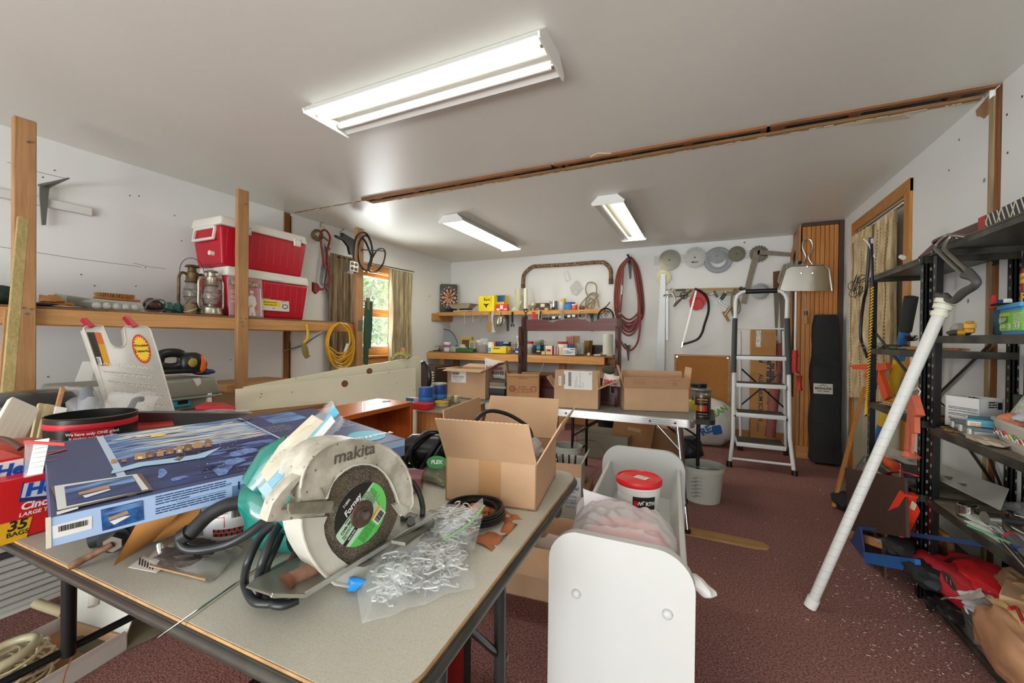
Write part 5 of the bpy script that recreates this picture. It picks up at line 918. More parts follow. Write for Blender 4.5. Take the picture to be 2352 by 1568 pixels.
for a0,a1,mm,z0_,z1_ in((-165,-98,WHT,.03,.142),(-97,-35,INK,.03,.150),(-96,-36,pl('c8202a',.4),.06,.104)):
 n_=12;rr=r*.965+(.0016 if mm is not INK else .0012)
 b=B(M);rs=[];
 for i in range(n_+1):
  a=radians(a0+(a1-a0)*i/n_);k=lambda z_,e:(r*(.9+.09*z_/.168)+e)
  rs.append([(k(z0_,0)*cos(a),k(z0_,0)*sin(a),z0_),(k(z0_,.0012 if z1_>.11 else .0018)*cos(a),k(z0_,.0012 if z1_>.11 else .0018)*sin(a),z0_),(k(z1_,.0012 if z1_>.11 else .0018)*cos(a),k(z1_,.0012 if z1_>.11 else .0018)*sin(a),z1_),(k(z1_,0)*cos(a),k(z1_,0)*sin(a),z1_)])
 b.rings(rs);b.bd('label_band',mm,T)
def oc(s,p,r,a,z,size,m,T,bold=0,name='lettering'):
 o=text(s,(0,0,0),(1,0,0),(0,1,0),size,m,None,name,bold);off=V(T['_o'])
 for v_ in o.data.vertices:
  aa=radians(a)+v_.co.x/r;v_.co=V((p.x+(r+.001)*cos(aa),p.y+(r+.001)*sin(aa),p.z+z+v_.co.y))-off
 o.parent=T;return o
oc('WÜRTH',p,r*.985,-62,.128,.017,WHT,T,.05);oc('READY-TO-USE',p,r*.965,-64,.093,.0105,WHT,T,.03);oc('LIGHT COMPOUND',p,r*.955,-64,.078,.009,WHT,T,.02)
b=B(Fm(p+V((r*.985*cos(radians(-88)),r*.985*sin(radians(-88)),.128)),(1,0,0),(0,0,1)));b.box((-.008,-.008,0),(.006,.008,.003));b.bd('red_emblem',pl('c8202a',.4),T)
for i in range(9):oc('Lorem and mix well'.replace('Lorem','stir')[:14+i%4]+' or use dry',p,r*.97,-132,.128-.009*i,.0068,INK,T,.01,'fine_print')
b=B(M)
T=Th('grocery_bag','thin white grocery bag with pink contents showing through, lying in the cradle','bag',(-.2,1.2,.6))
def bagtop(u,v_):
 x=-.335+.30*u-.05*v_;y=1.045+.33*v_;e=min(1,5*min(u,1-u)+.12);f_=min(1,4*min(v_,1-v_)+.15)
 z_=.60+.095*e**.5*f_**.5+.016*noise.noise(V((u*3,v_*7,1)))+.012*noise.noise(V((u*11,v_*13,4)))+(.03 if v_>.8 and u<.2 else 0)
 z_+=.012*(abs(((u*1.2+v_*2.3)*3)%1-.5));return(x,y,z_)
b=B();b.grid(bagtop,34,34);b.grid(lambda u,v_:(bagtop(u,v_)[0],bagtop(u,v_)[1],.545),2,2)
b.bd('film',mat('white_bag_film2','f3f1f1',.4,alpha=.5,bump=(16,.6)),T)
b=B();b.blob((-.2,1.2,.60),(.115,.13,.072),.12,fr=2.4,seed=6,sub=4,p=1.5);b.bd('pink_bundle',mat('pink_cloth','e8736a',.7,bump=(18,.4)),T)
b=B();b.sheet([(-.345,1.30,.655),(-.22,1.38,.665),(-.23,1.33,.70),(-.345,1.28,.735)],.012,22,10,seed=5);b.bd('loose_corner',BAGW,T)
b=B();b.pillow([(-.035,1.10,.62),(.02,1.09,.60),(.035,1.12,.585),(-.03,1.18,.60)],.014,seed=4,nz=.006);b.bd('bag_handle',BAGW,T)
b=B(Fm((-.318,1.072,.671),(1,-.12,-.02),(0,.8,.5)));b.prism([(-.025,-.012),(.01,-.016),(.035,-.01),(.03,.01),(0,.02),(-.022,.014)],.001);b.bd('blue_print',mat('faded_blue','7fa9cf',.6,var=(60,.5),col2='dfe7ee'),T)
# ================= RIGHT WALL: STEEL SHELVING =================
SHE=mat('worn_black_edge','2c2c29',.38,.5,var=(9,.3),col2='55534a');SHT=mat('dusty_shelf_deck','8b8270',.8,var=(14,.35),col2='5d5545');XF,XB=.93,1.225
def post(T,x,y,h,face=-1,sy=1):
 b=B();b.box((x,y,0),(x+.004,y+sy*.036,h));b.box((x,y,0),(x+.036,y+sy*.004,h));b.box((x+.012,y+sy*.0,0),(x+.018,y+sy*.008,h));o=b.bd('post',BLK,T)
 b=B()
 for i in range(int(h/.05)-1):
  z=.05+.05*i;b.box((x-.0008,y+sy*.014,z),(x,y+sy*.022,z+.014));b.box((x+.02,y-sy*.0008,z),(x+.027,y,z+.014))
 b.bd('slots',pl('8d8d88',.6),o)['kind']='stuff'
def shelving(label,y0,y1,zs,dirt=True):
 T=Th('metal_shelving',label,'shelving',((XF+XB)/2,(y0+y1)/2,0))
 h=zs[0]+.005
 for x,y,sy in((XF,y0,1),(XF,y1,-1),(XB,y0,1),(XB,y1,-1)):
  post(T,x,y,h,sy=sy)
 for i,z in enumerate(zs):
  o=B().box((XF+.004,y0+.004,z-.006),(XB+.03,y1-.004,z),.001).bd('shelf_deck',SHT if i not in(0,)else mat('steel_deck','55564f',.4,.6,var=(4,.3)),T)
  b=B();
  for(a,c)in(((XF-.004,y0),(XF-.004,y1)),((XB+.034,y0),(XB+.034,y1))):
   b.bar((a[0],a[1],z-.014),(c[0],c[1],z-.014),.006,.032,bev=.001);b.bar((a[0]-.003,a[1],z-.004),(c[0]-.003,c[1],z-.004),.004,.006);b.bar((a[0]-.003,a[1],z-.026),(c[0]-.003,c[1],z-.026),.004,.006)
  for y in(y0+.002,y1-.002):b.bar((XF,y,z-.014),(XB+.03,y,z-.014),.006,.032)
  b.bd('edge_rail',SHE,o)
  for y in(y0+.018,y1-.018):B().cyl((XF-.006,y,z-.012),(XF-.011,y,z-.012),.006,n=8).bd('bolt',CHR,T)
 return T
SA=shelving('far black steel shelving unit nearest the curtained doorway',2.585,3.29,(1.615,1.17,.84,.49,.12));SB=shelving('near black steel shelving unit running out of the picture on the right',1.30,2.505,(1.635,1.24,.83,.505,.08))
def stt(T,p,q):B().bar(p,q,.016,.004,up=(1,0,0)).bd('brace',BLK,T)
def on(px,py,y):return at(px,py,y=y)
for p,q,k in(((2275,790),(2145,915),dict(x=1.235)),((2225,1030),(2328,1175),dict(x=1.235)),((2270,1045),(2305,1130),dict(x=1.235)),((2140,905),(2205,965),dict(y=2.60)),((2000,750),(2095,870),dict(x=.945))):
 stt(SA,at(*p,**k),at(*q,**k))
T=Th('nail_box','long navy, red and cream patterned box on top of the near shelving unit','box',(1.0,2.0,1.6365));P0=V((.935,1.75,1.6365));P1=V((.958,2.225,1.6365));d=(P1-P0);L=d.length;F_=Fm(P0,d,V((0,0,1)))
NV=pl('2a3045',.6);B(F_).box((0,0,-.13),(L,.060,0),.001).bd('carton',NV,T)if F_.col[2].x<0 else B(F_).box((0,0,0),(L,.060,.13),.001).bd('carton',NV,T)
fz=.0006 if F_.col[2].x<0 else-.0012
for a,c in((L-.05,L+.001),(0,.12)):B(F_).box((a,-.001,fz-.0006),(c,.061,fz+.0006)).bd('red_band',pl('a63328',.6),T)
b=B(F_);CRL=pl('cfc6a8',.7)
for i in range(12):
 x=.125+i*.028
 b.hexa([(x,.002,fz-.0004),(x+.005,.002,fz-.0004),(x+.033,.058,fz-.0004),(x+.028,.058,fz-.0004),(x,.002,fz+.001),(x+.005,.002,fz+.001),(x+.033,.058,fz+.001),(x+.028,.058,fz+.001)])
 if i%3==1:b.hexa([(x+.03,.002,fz-.0004),(x+.034,.002,fz-.0004),(x+.008,.058,fz-.0004),(x+.004,.058,fz-.0004),(x+.03,.002,fz+.0012),(x+.034,.002,fz+.0012),(x+.008,.058,fz+.0012),(x+.004,.058,fz+.0012)])
b.bd('printed_lattice',CRL,T)
T=Th('tool_case','glossy dark maroon plastic case lying on top of the shelving','case',(1.06,2.55,1.637));MAR=mat('maroon_plastic','4e2427',.22,coat=.3)
b=B();z0=1.638;b.hexa([(.99,2.27,z0),(1.19,2.27,z0),(1.19,2.78,z0),(.97,2.80,z0),(1.03,2.31,z0+.085),(1.16,2.31,z0+.085),(1.16,2.70,z0+.085),(1.02,2.70,z0+.085)],.012,3);b.bd('shell',MAR,T)
B().tube(Sp([(.985,2.45,z0+.04),(.96,2.47,z0+.045),(.96,2.58,z0+.045),(.985,2.60,z0+.04)]),.008,8).bd('handle',MAR,T)
b=B();p=at(2075,592,x=.97);b.cyl(p,p+V((0,.03,.012)),.012,n=10);tag(b.bd('plug',pl('d8d3c0',.5)),'pale plug end lying at the front of the far unit top shelf','plug')
T=Th('ladder_hook','big doubled grey steel utility hook with rubber coated ends hanging off the shelf edge','hook',at(2190,685,x=.88));HKM=mat('dull_hook_steel','8a857b',.35,.8)
for dx in(0,1):
 s_=.0+.022*dx;pts=[at(2200+dx*22,548-dx*4,x=.93),at(2178+dx*8,540+dx*2,x=.905),at(2150+dx*20,566,x=.89-s_*.3),at(2158+dx*18,580,x=.875),at(2214+dx*10,632-dx*10,x=.855)];B().tube(Sp(pts,6),.0075,10).bd('arm',HKM,T)
 pts=[at(2214+dx*10,632-dx*10,x=.855),at(2238+dx*2,640,x=.85),at(2240-dx*0,655,x=.85),at(2215-dx*6,672,x=.86),at(2196-dx*2,688,x=.865),at(2185,690,x=.87),at(2155+dx*16,678,x=.875)];B().tube(Sp(pts,6),.0125,10).bd('rubber_end',mat('grey_rubber','4a4a47',.55),T)
zs=1.2405
p=V((1.05,2.05,zs));T=Th('wipes_tub','blue and lime green plastic wipes box on the second shelf of the near unit','tub',p);M=RZ(p,78);SKY=pl('3b9fd2',.35);LIME=pl('7fca3f',.4)
b=B(M);b.prism(rrect(-.125,-.075,.125,.075,.03,5),.018);b.bd('base',pl('2f86c6',.35),T);b=B(M);b.prism(rrect(-.128,-.078,.128,.078,.03,5),.068,.016);b.bd('body',LIME,T);b=B(M);b.prism(rrect(-.128,-.078,.128,.078,.03,5),.014,.084);b.prism(rrect(-.137,-.087,.137,.087,.035,5),.014,.096);b.bd('lid',SKY,T)
F_=M@Fm((0,.0785,0),(-1,0,0),(0,0,1));ux,uy=F_.col[0].xyz,F_.col[1].xyz;DG=pl('2d7a3a',.5)
b=B(F_);b.box((-.105,.045,0),(-.02,.068,.0008));b.bd('printed_banner',DG,T);b=B(F_);b.box((-.105,.070,0),(.0,.080,.0008));b.bd('printed_stripe',pl('c9cf3a',.5),T)
b=B();lines(b,F_,-.08,-.03,[.062,.056,.05],.003,.0016,1);lines(b,F_,-.1,-.04,[.036,.030,.024],.003,.001,2);lines(b,F_,.035,.12,[.074,.068,.062,.056,.050,.044],.0022,.001,3);b.bd('fine_print',WHP,T)['kind']='stuff'
for x,y,rr in((-.098,.056,.012),(-.005,.03,.012),(.05,.032,.011),(.08,.032,.011)):
 b=B(F_);b.prism(circ(x,y,rr,18),.0012);b.bd('printed_disc',WHP,T)
 b=B(F_);b.prism(circ(x,y,rr*.7,18),.0016,hole=circ(x,y,rr*.5,18));b.bd('printed_ring',DG,T)
p=V((1.12,1.72,zs));T=Th('spray_can','large red spray can with yellow band and black top behind the wipes box','can',p);r=.036;M=TR(p)
p=V((1.145,2.29,zs));M=TR(p);T.location=p;T['_o']=list(p)
B(M).lathe([(r,0),(r,.255),(r*.8,.275)],n=24).bd('body',pl('a31f2c',.3),T);B(M).lathe([(r*.9,.24),(r*.95,.30),(r*.8,.335),(r*.5,.34)],n=20).bd('cap',BLKP,T);B(M).lathe([(r+.0006,.205),(r+.001,.206),(r+.001,.243),(r+.0006,.244)],n=24,cap=False).bd('yellow_band',YEL,T)
oc('VALUE SIZE',p,r,-118,.225,.018,INK,T,.03);oc('Raid',p,r,-118,.15,.045,INK,T,.09);oc('Raid',p,r+.001,-118,.15,.045,YEL,T,.04)
tt=zs+.110
for k,(px,py,c_,sx,sz,lb)in enumerate(((2282,690,'c43030',.016,.05,'red plastic peg standing on the blue box'),(2300,690,'2458a0',.03,.03,'dark blue plastic clip on the blue box'),(2278,697,'c2452f',.03,.018,'flat red clip lying at the left on the blue box'),(2292,700,'2b66b0',.035,.014,'flat blue clip in the middle on the blue box'))):
 q_=at(px,py,x=1.02+.02*k);q_.z=tt+.0006;b=B(RZ(q_,30*k));b.hexa([(-sx/2,-.01,0),(sx/2,-.01,0),(sx/2,.01,0),(-sx/2,.01,0),(-sx*.3,-.006,sz),(sx*.3,-.006,sz),(sx*.3,.006,sz),(-sx*.3,.006,sz)],.002);tag(b.bd('plastic_clip',pl(c_,.4)),lb,'clip')
q_=at(2315,700,x=1.0);q_.z=tt+.0006;T=Th('reflector_disc','flat black disc with a white knob lying on the blue box','disc',q_);B(TR(q_)).lathe([(.042,0),(.044,.003),(.04,.007)],n=28).bd('disc',BLKP,T);B(TR(q_)).lathe([(.012,.007),(.012,.02),(.009,.024)],n=6).bd('knob',WHP,T)
p=at(2226,765,x=1.0);p.z=zs;T=Th('yellow_clamp','yellow plastic clamp on the second shelf left of the blue and green box','clamp',p);YC=pl('dda315',.4);b=B(RZ(p,70));b.box((-.035,-.018,.03),(.035,.018,.055),.006,2);b.box((-.028,-.015,.012),(.02,.015,.032),.004);b.bd('jaw',YC,T);B(RZ(p,70)).box((-.045,-.012,.052),(.04,.012,.062),.004).bd('lever',pl('c48d12',.4),T);B(RZ(p,70)).cyl((-.01,.012,.014),(-.01,.034,.014),.012,n=12).bd('screw',YC,T)
p=at(2208,768,x=1.02);p.z=zs;b=B();b.blob(p+V((0,.02,.015)),(.035,.06,.015),.15,seed=1,sub=3);tag(b.bd('grey_rag',mat('grey_felt','66675f',.9)),'folded grey felt pad under the yellow clamp','rag')
p=at(2205,752,x=1.06);p.z=zs;b=B();b.blob(p+V((.01,.03,.032)),(.03,.035,.032),.1,seed=2,sub=3);tag(b.bd('plastic_lump',mat('pinkish_bag','c9bdb6',.4)),'pale plastic wrapped lump behind the grey felt pad','bundle')
p=V((1.12,2.43,zs));b=B(RZ(p,60));b.box((-.05,-.02,0),(.05,.02,.13),.01);tag(b.bd('teal_pack',pl('28525e',.5)),'dark teal pack behind the left corner of the blue box','pack')
zs=1.1705
def lay(name,label,cat,a,c,r,m,z,extra=None,x=.99,r2=None):
 p,q=at(*a,x=x),at(*c,x=x+.02);p.z=z+r;q.z=z+r;T=Th(name,label,cat,(p.x,p.y,z));B().tube([p,p.lerp(q,.3),p.lerp(q,.6),q],[r*.7,r,r,r2 or r*.8],10).bd('body',m,T)
 if extra:B().cyl(q,q+(q-p).normalized()*extra[0],extra[1],n=8).bd('shaft',extra[2],T)
 return T
lay('screwdriver','dark maroon handled tool on the second shelf of the far unit','tool',(2030,790),(2068,793),.015,mat('maroon_handle','4a2626',.4),zs,(.1,.004,STL))
T=Th('bench_brush','round dark bristle brush on the second shelf of the far unit','brush',at(2092,798,x=1.05));p=at(2092,783,x=1.05);b=B();R=random.Random(3);[b.cyl(p,p+V((R.uniform(-.03,.03),R.uniform(-.04,.04),R.uniform(.0,.035))),.0012,n=3)for _ in range(150)];b.bd('bristles',mat('dark_bristle','3b2c24',.9),T)['kind']='stuff';B().cyl((p.x,p.y,zs+.012),p+V((-.0,.08,-.02)),.008,n=8).bd('handle',BLKP,T)
lay('file_tool','green handled file on the second shelf of the far unit','file',(2040,798),(2062,800),.01,pl('3a5a3a',.5),zs,(.14,.004,STL),x=.95);lay('chisel','tan handled chisel on the second shelf of the far unit','chisel',(2085,797),(2108,801),.011,SW,zs,(.05,.006,STL),x=.96)
p=at(2024,792,x=1.0);p.z=zs;b=B();b.blob(p+V((0,0,.02)),(.03,.04,.022),.2,seed=3,sub=2);tag(b.bd('grey_sponge',pl('8f9188',.8)),'small grey rounded sponge at the far end of that second shelf','sponge')
for k,(a,c,m,lb)in enumerate((((2155,815),(2215,812),mat('brass_tool','9c8446',.35,.8),'brass coloured tool lying in the gap under the near second shelf'),((2182,812),(2222,828),pl('b5523c',.5),'red strip sticking out under the near second shelf'),((2190,812),(2226,829),pl('a8452f',.5),'second, rear red strip under the near second shelf'))):
 p,q_=at(*a,x=1.02),at(*c,x=1.04+.015*k);p.z=zs+.012;q_.z=zs+.012;b=B();b.bar(p,q_,.012,.006 if k else .012);o=b.bd('loose_tool',m);tag(o,lb,'tool')
zs=.8405
for k in range(5):
 o=B(RZ((1.07,3.0-.02*k,zs+.0045*k),8*k-14)).box((-.11,-.2,0),(.10,.17,.004)).bd('paper_sheet',mat('old_paper_%d'%(k%3),('b3a98e','9d9a8a','c0b59a')[k%3],.8));tag(o,'old paper stacked on the third shelf of the far unit, %s'%('bottom one','second from the bottom','middle one','second from the top','top one')[k],'paper')
o=lay('blue_tube','blue rolled tube with a white end on the third shelf of the far unit','tube',(2094,950),(2076,942),.014,pl('2d4a9c',.4),zs+.0)
p=V((1.0,2.95,zs+.024));b=B(RZ(p,20));b.box((-.05,-.1,0),(.05,.1,.012),.002);tag(b.bd('wood_block',PINE),'flat pale wood offcut on the papers of the far unit','wood')
ORG=mat('orange_paint','e2582a',.45,var=(30,.12));SAL=mat('faded_orange','e06a4a',.5,var=(40,.15),col2='b9705a')
T=Th('bar_clamp','faded orange steel jack handle hung on a white hook in front of the shelf post','clamp',at(2092,1050,x=.90));X_=.895
b=B();b.tube([at(*q,x=X_)for q in((2100,912),(2110,908),(2114,898),(2108,890),(2096,897))],.003,6);b.bd('hook',WHT,T)
def pol(pts,x,th,m,nm,T):b=B(Fm((x,0,0),(0,-1,0),(0,0,1)));b.prism([(-at(*q,x=x).y,at(*q,x=x).z)for q in pts],th);return b.bd(nm,m,T)
pol([(2096,908),(2112,908),(2126,954),(2116,958),(2100,930)],X_,.03,SAL,'head',T);pol([(2100,935),(2113,945),(2114,995),(2104,996)],X_+.005,.02,SAL,'trigger',T);pol([(2094,910),(2099,912),(2090,1042),(2083,1042)],X_,.012,SAL,'rod',T);pol([(2102,930),(2106,932),(2100,1042),(2095,1042)],X_,.012,SAL,'rod',T)
c=at(2090,1046,x=X_);B(TR(c)).lathe([(.035,-.006),(.04,0),(.03,.008),(.02,.02)],n=18).bd('foot_plate',SAL,T)
T=Th('come_along','bright orange metal A-shaped bracket behind the far shelving post','bracket',at(2010,905,x=1.05));X2=1.06
pol([(1962,838),(2045,833),(2050,848),(2030,852),(2052,912),(2040,920),(2020,862),(1998,870),(1992,862),(2008,850),(1968,848)],X2,.025,ORG,'frame',T);pol([(2012,850),(2019,850),(2014,895),(2009,895)],X2-.02,.006,pl('2c3442',.5),'blue_strap',T)
def lean(name,label,cat,segs,r,x=1.12):
 T=Th(name,label,cat,at(*segs[-1][1],x=segs[-1][2]))
 for(a,c,xa,m,nm,rr)in[(s[0],s[1],s[2],s[3],s[4],s[5])for s in segs]:B().cyl(at(*a,x=xa),at(*c,x=xa),rr,n=14).bd(nm,m,T)
 return T
lean('grip_pole','long blue and yellow tube with a black foam grip leaning behind the far shelving','pole',[((2093,682),(2078,760),1.14,mat('black_foam','2f302e',.8),'foam_grip',.034),((2078,760),(2066,825),1.14,pl('2f72b0',.35),'blue_tube',.028),((2066,825),(2048,900),1.14,pl('d9b02a',.4),'yellow_tube',.03),((2044,915),(2028,975),1.14,pl('d9b02a',.4),'yellow_tube',.03),((2028,975),(2008,1052),1.14,pl('2f72b0',.35),'blue_tube',.028)],.03)
T=lean('rolled_tube','pale grey rolled umbrella like tube leaning under the far shelving','tube',[((2062,880),(1995,1060),1.18,mat('pale_tube','a8aaa0',.5,var=(12,.3)),'tube',.03)],.03)
o=B().bar(at(1985,890,x=1.13),V((.86,3.72,.005)),.045,.02,up=(1,0,0)).bd('orange_batten',OAKZ);tag(o,'orange varnished wooden batten leaning between the canopy bag and the shelving','batten')
a=V((.90,3.10,.02));T=Th('grey_pole','grey metal pole with an orange foot resting on the carpet under the far shelving','pole',(.8,3.2,0));p,q_=at(1916,1160,z=.018),at(1952,1105,z=.10);B().cyl(p,q_+(q_-p)*1.2,.017,n=12).bd('pole',GALV,T);B().cyl(p,p+(q_-p).normalized()*.05,.019,n=12).bd('orange_foot',pl('d9642c',.4),T)
b=B();b.blob((.93,3.72,.06),(.07,.16,.055),.25,seed=4,sub=3);tag(b.bd('black_boot',BAGK),'low black boot shape on the carpet beside the orange batten','boot')
T=Th('leaning_board','dark brown board leaning at the end of the far shelving','board',(.92,3.0,0));b=B();c4=[at(1945,1075,x=.90),at(2085,1098,x=.88),at(2090,1235,x=.84),at(1955,1215,x=.86)]
n_=V((-.012,0,0));b.hexa([c4[3]+n_,c4[2]+n_,c4[2],c4[3],c4[0]+n_,c4[1]+n_,c4[1],c4[0]]);b.bd('board',mat('dark_brown_board','4a322b',.6,var=(12,.2)),T)
for q in((.868,3.12),(.845,2.72)):B().box((q[0],q[1],0),(q[0]+.012,q[1]+.03,.32)).bd('leg',MC['dark_brown_board'],T)
T=Th('bungee_cord','yellow and black braided cord hanging down the far shelving post','cord',at(1990,960,x=.90));pts=[at(2002,560,x=.92),at(2004,640,x=.905),at(2000,760,x=.905),at(1993,880,x=.905),at(1988,955,x=.905)]
sp=Sp(pts,18);B().tube(sp,.0075,8).bd('cord',BLKP,T);b=B();[b.tube([sp[i]+V((-.007,-.004,.0)),sp[i]+V((-.004,-.009,.006)),sp[i]+V((.004,-.008,.012))],.004,5)for i in range(22,len(sp)-1)];b.bd('yellow_bands',YEL,T)['kind']='stuff'
T=Th('black_cable','thick black cable hanging in a bow beside the yellow and black cord','cable',at(1975,820,x=.93));B().tube(Sp([at(*q,x=.93)for q in((2000,545),(1996,580),(1990,660),(1984,690),(1978,740),(1978,780),(1992,820))],6),.009,8).bd('cable',BLKP,T);B().tube(Sp([at(*q,x=.93)for q in((2003,548),(2006,600),(1999,640))],6),.008,8).bd('purple_strand',pl('b8a2bf',.4),T);B().tube(Sp([at(*q,x=.92)for q in((1983,548),(1995,560),(2008,590))],6),.004,6).bd('white_tie',WHT,T)
R=random.Random(12);T=Th('wire_tangle','tangled ball of thin dark wire sticking out left of the far shelving','wire',at(1962,690,x=.95));b=B();c=at(1964,655,x=.95)
for k in range(9):rr=R.uniform(.03,.075);o_=c+V((R.uniform(-.03,.03),R.uniform(-.05,.05),R.uniform(-.06,.06)));ax,ay=V((R.uniform(-.4,.4),1,R.uniform(-.3,.3))).normalized(),V((.2,R.uniform(-.5,.5),1)).normalized();b.tube([o_+ax*rr*cos(t)*1.2+ay*rr*sin(t)*.7 for t in[2*pi*i/18 for i in range(18)]],.0024,5,True)
b.tube(Sp([c,at(1985,640,x=.94),at(1996,630,x=.94)]),.003,5);b.bd('loops',mat('dark_wire','3e3c36',.4,.5),T)['kind']='stuff'
T=Th('wire_hanger','bent white wire hanger hooked beside the black cable','hanger',at(1975,800,x=.93));B().tube([at(*q,x=.92)for q in((1970,797),(1983,788),(1990,800),(1972,796))],.003,6).bd('wire',STL,T)
CUR=mat('cream_patterned_curtain','d2c09a',.8,var=(30,.2),stretch=(1,1,.25),col2='ab926a')
def curtain(label,a,c,zt,zb,ax,amp,folds,m,seed=0,low=None,name='curtain',trim=None,flare=1.0):
 """hanging cloth from a to c (2D floor points) between zb and zt, pleated across direction ax"""
 T=Th(name,label,'curtain',((a[0]+c[0])/2,(a[1]+c[1])/2,zb));a,c,ax=V((*a,0)),V((*c,0)),V((*ax,0))
 def fn(u,v_):
  z=zt+(zb-zt)*v_+(low*u*v_ if low else 0);k=.35+.65*min(1,v_*3);w_=(flare-1)*v_*(u-.5)
  p=a.lerp(c,u)+(c-a)*w_+ax*(amp*k*sin(2*pi*folds*u+seed+.5*sin(v_*4))+.4*amp*sin(2*pi*folds*2.7*u+seed*2)+.01*noise.noise(V((u*4,v_*6,seed))));p.z=z;return p
 b=B();b.grid(fn,90,26);b.bd('cloth',m,T)
 b=B();b.grid(lambda u,v_:V(fn(u,v_*.06))-ax*.006,90,2);b.bd('heading_tape',m,T)
 if trim:
  b=B()
  for i in range(trim):
   u=(i+.5)/trim
   for j in range(48):
    v_=.05+.93*j/48;p=fn(u,v_)+ax*.0035;q_=fn(u+.002,v_+.012)+ax*.0035;b.bar(p,q_,.006,.002)
  o=b.bd('woven_stripe',mat('brown_thread','8f7752',.8),T);o['kind']='stuff'
 return T
curtain('cream patterned curtain hanging inside the wooden door casing, right half',(1.225,3.84),(1.225,4.25),2.17,.72,(-1,0),.018,5,CUR,1,low=.0,trim=7);curtain('cream patterned curtain hanging inside the door casing, shorter left half',(1.215,4.28),(1.205,4.70),2.17,.76,(-1,0),.022,5,CUR,2,low=-.05,trim=7)
o=B().tube([(1.235,3.76,2.185),(1.235,4.76,2.175)],.006,8).bd('curtain_rod',WHT);tag(o,'thin white curtain rod across the doorway casing','rod')
foot,top=V((.447,2.272,.0)),at(2168,698,x=.872);T=Th('white_pole','long white tape-wrapped pole leaning from the carpet against the near shelving','pole',foot);d=(top-foot).normalized();WPM=mat('white_wrap','d6d7d3',.45)
B().cyl(foot+d*.02,foot.lerp(top,.56),.0205,.0205,20).bd('lower_tube',WPM,T);B().cyl(foot.lerp(top,.56),top,.0205,.0215,20).bd('upper_tube',WPM,T);B().cyl(foot+V((0,0,.004)),foot+d*.05,.025,.025,18).bd('foot_cap',WHP,T)
for t,r_ in((.965,.027),(.985,.029),(1.0,.031)):B().cyl(top-d*(1-t)*1.5,top-d*(1-t)*1.5+d*.018,r_,r_+.001,20).bd('collar',mat('cream_collar','dddcc4',.4),T)
b=B();n1=d.orthogonal().normalized();n2=d.cross(n1);L=(top-foot).length;P=[]
for i in range(34*10):a=2*pi*i/10;P.append(foot+d*(.06+(L-.14)*i/340)+(n1*cos(a)+n2*sin(a))*.0208)
b.tube(P,.0011,4);b.bd('wrap_seam',mat('wrap_seam','b9bdb9',.5),T)
zs=.4905
p=at(2078,1078,x=.965);p.z=zs;T=Box('sander_box','black, red and white printed box on the fourth shelf of the far unit','box',RZ((1.0,2.80,zs),78),.19,.12,.07,pl('252326',.5))
F_=Fm((.9385,2.80,zs),V((.10,-1,0)),(0,0,1));F_=RZ((1.0,2.80,zs),78)@Fm((0,.0602,0),(-1,0,0),(0,0,1));ux,uy=F_.col[0].xyz,F_.col[1].xyz
b=B(F_);b.box((-.096,0,-.0002),(-.06,.0702,.001));b.bd('white_end',WHP,T);text('25',F_@V((-.08,.05,.001)),ux,uy,.03,INK,T,bold=.04);text('SHARPENER',F_@V((.02,.05,.0)),ux,uy,.018,pl('d8482f',.5),T,bold=.04);text('DELTA SANDING PAPER',F_@V((.015,.03,.0)),ux,uy,.011,WHP,T,bold=.02);text('SHEETS ASSORTED',F_@V((.01,.015,.0)),ux,uy,.011,WHP,T)
b=B(F_);b.box((-.06,0,0),(-.052,.0702,.001));b.bd('red_band',REDP,T)
T=Th('orange_reel','bright orange ribbed hose end on the fourth shelf of the far unit','hose',V((.97,3.06,zs)));c=V((.965,3.02,zs+.03))
for k in range(9):B().cyl(c+V((0,-.012*k+.04,0)),c+V((0,-.012*k+.049,0)),.026,n=16).bd('rib',ORG,T)
B().cyl(c+V((0,-.05,0)),c+V((0,.05,0)),.022,n=14).bd('core',ORG,T);B().tube(Sp([c+V((0,.05,0)),c+V((-.03,.10,.02)),c+V((-.02,.15,.045))]),.016,10).bd('end',ORG,T)
T=Th('red_strap','red webbing loop with a grey buckle over the far unit fourth shelf edge','strap',V((.92,2.7,.44)));pts=Sp([at(*q,x=.905)for q in((2104,1092),(2080,1085),(2050,1084),(2034,1092),(2034,1104),(2052,1108),(2075,1108))],6);b=B();b.tube(pts,.012,8,flat=.25);b.bd('webbing',REDP,T);b=B();b.hexa([at(*q,x=x_)for x_ in(.90,.92)for q in((2055,1093),(2102,1100),(2102,1111),(2055,1108))]);b.bd('buckle',pl('4a5258',.5),T)
zs=.8305
def onz(px,py,z,dy=0):p=at(px,py,z=z);return V((p.x,p.y,z))
T=Box('grout_box','tall white carton with lines of black print on the third shelf of the near unit','box',RZ((1.07,2.50,.8405),-60),.13,.11,.135,mat('white_carton','e6e6e2',.6),open_top=True);M=RZ((1.07,2.50,.8405),-60)
F_=M@Fm((0,-.0555,0),(1,0,0),(0,0,1));b=B();lines(b,F_,-.05,.06,[.088,.082,.072,.06,.054,.042,.036],.0022,.0006,3);b.bd('fine_print',INK,T)['kind']='stuff'
F2=M@Fm((.068,0,0),(0,1,0),(0,0,1));b=B(F2);b.box((-.052,0,0),(.052,.05,.0008));b.bd('black_base_band',INK,T);b=B();lines(b,F2,-.02,.02,[.12,.11,.10],.005,.001,5);b.bd('fine_print',INK,T)['kind']='stuff';b=B(F2);b.box((.025,.09,0),(.045,.12,.001));b.bd('black_patch',INK,T)
b=B();b.blob((1.07,2.50,zs+.10),(.036,.036,.045),.2,seed=2,sub=3);tag(b.bd('dark_cable_roll',BLKP),'dark coiled cable filling the tall white carton','cable')
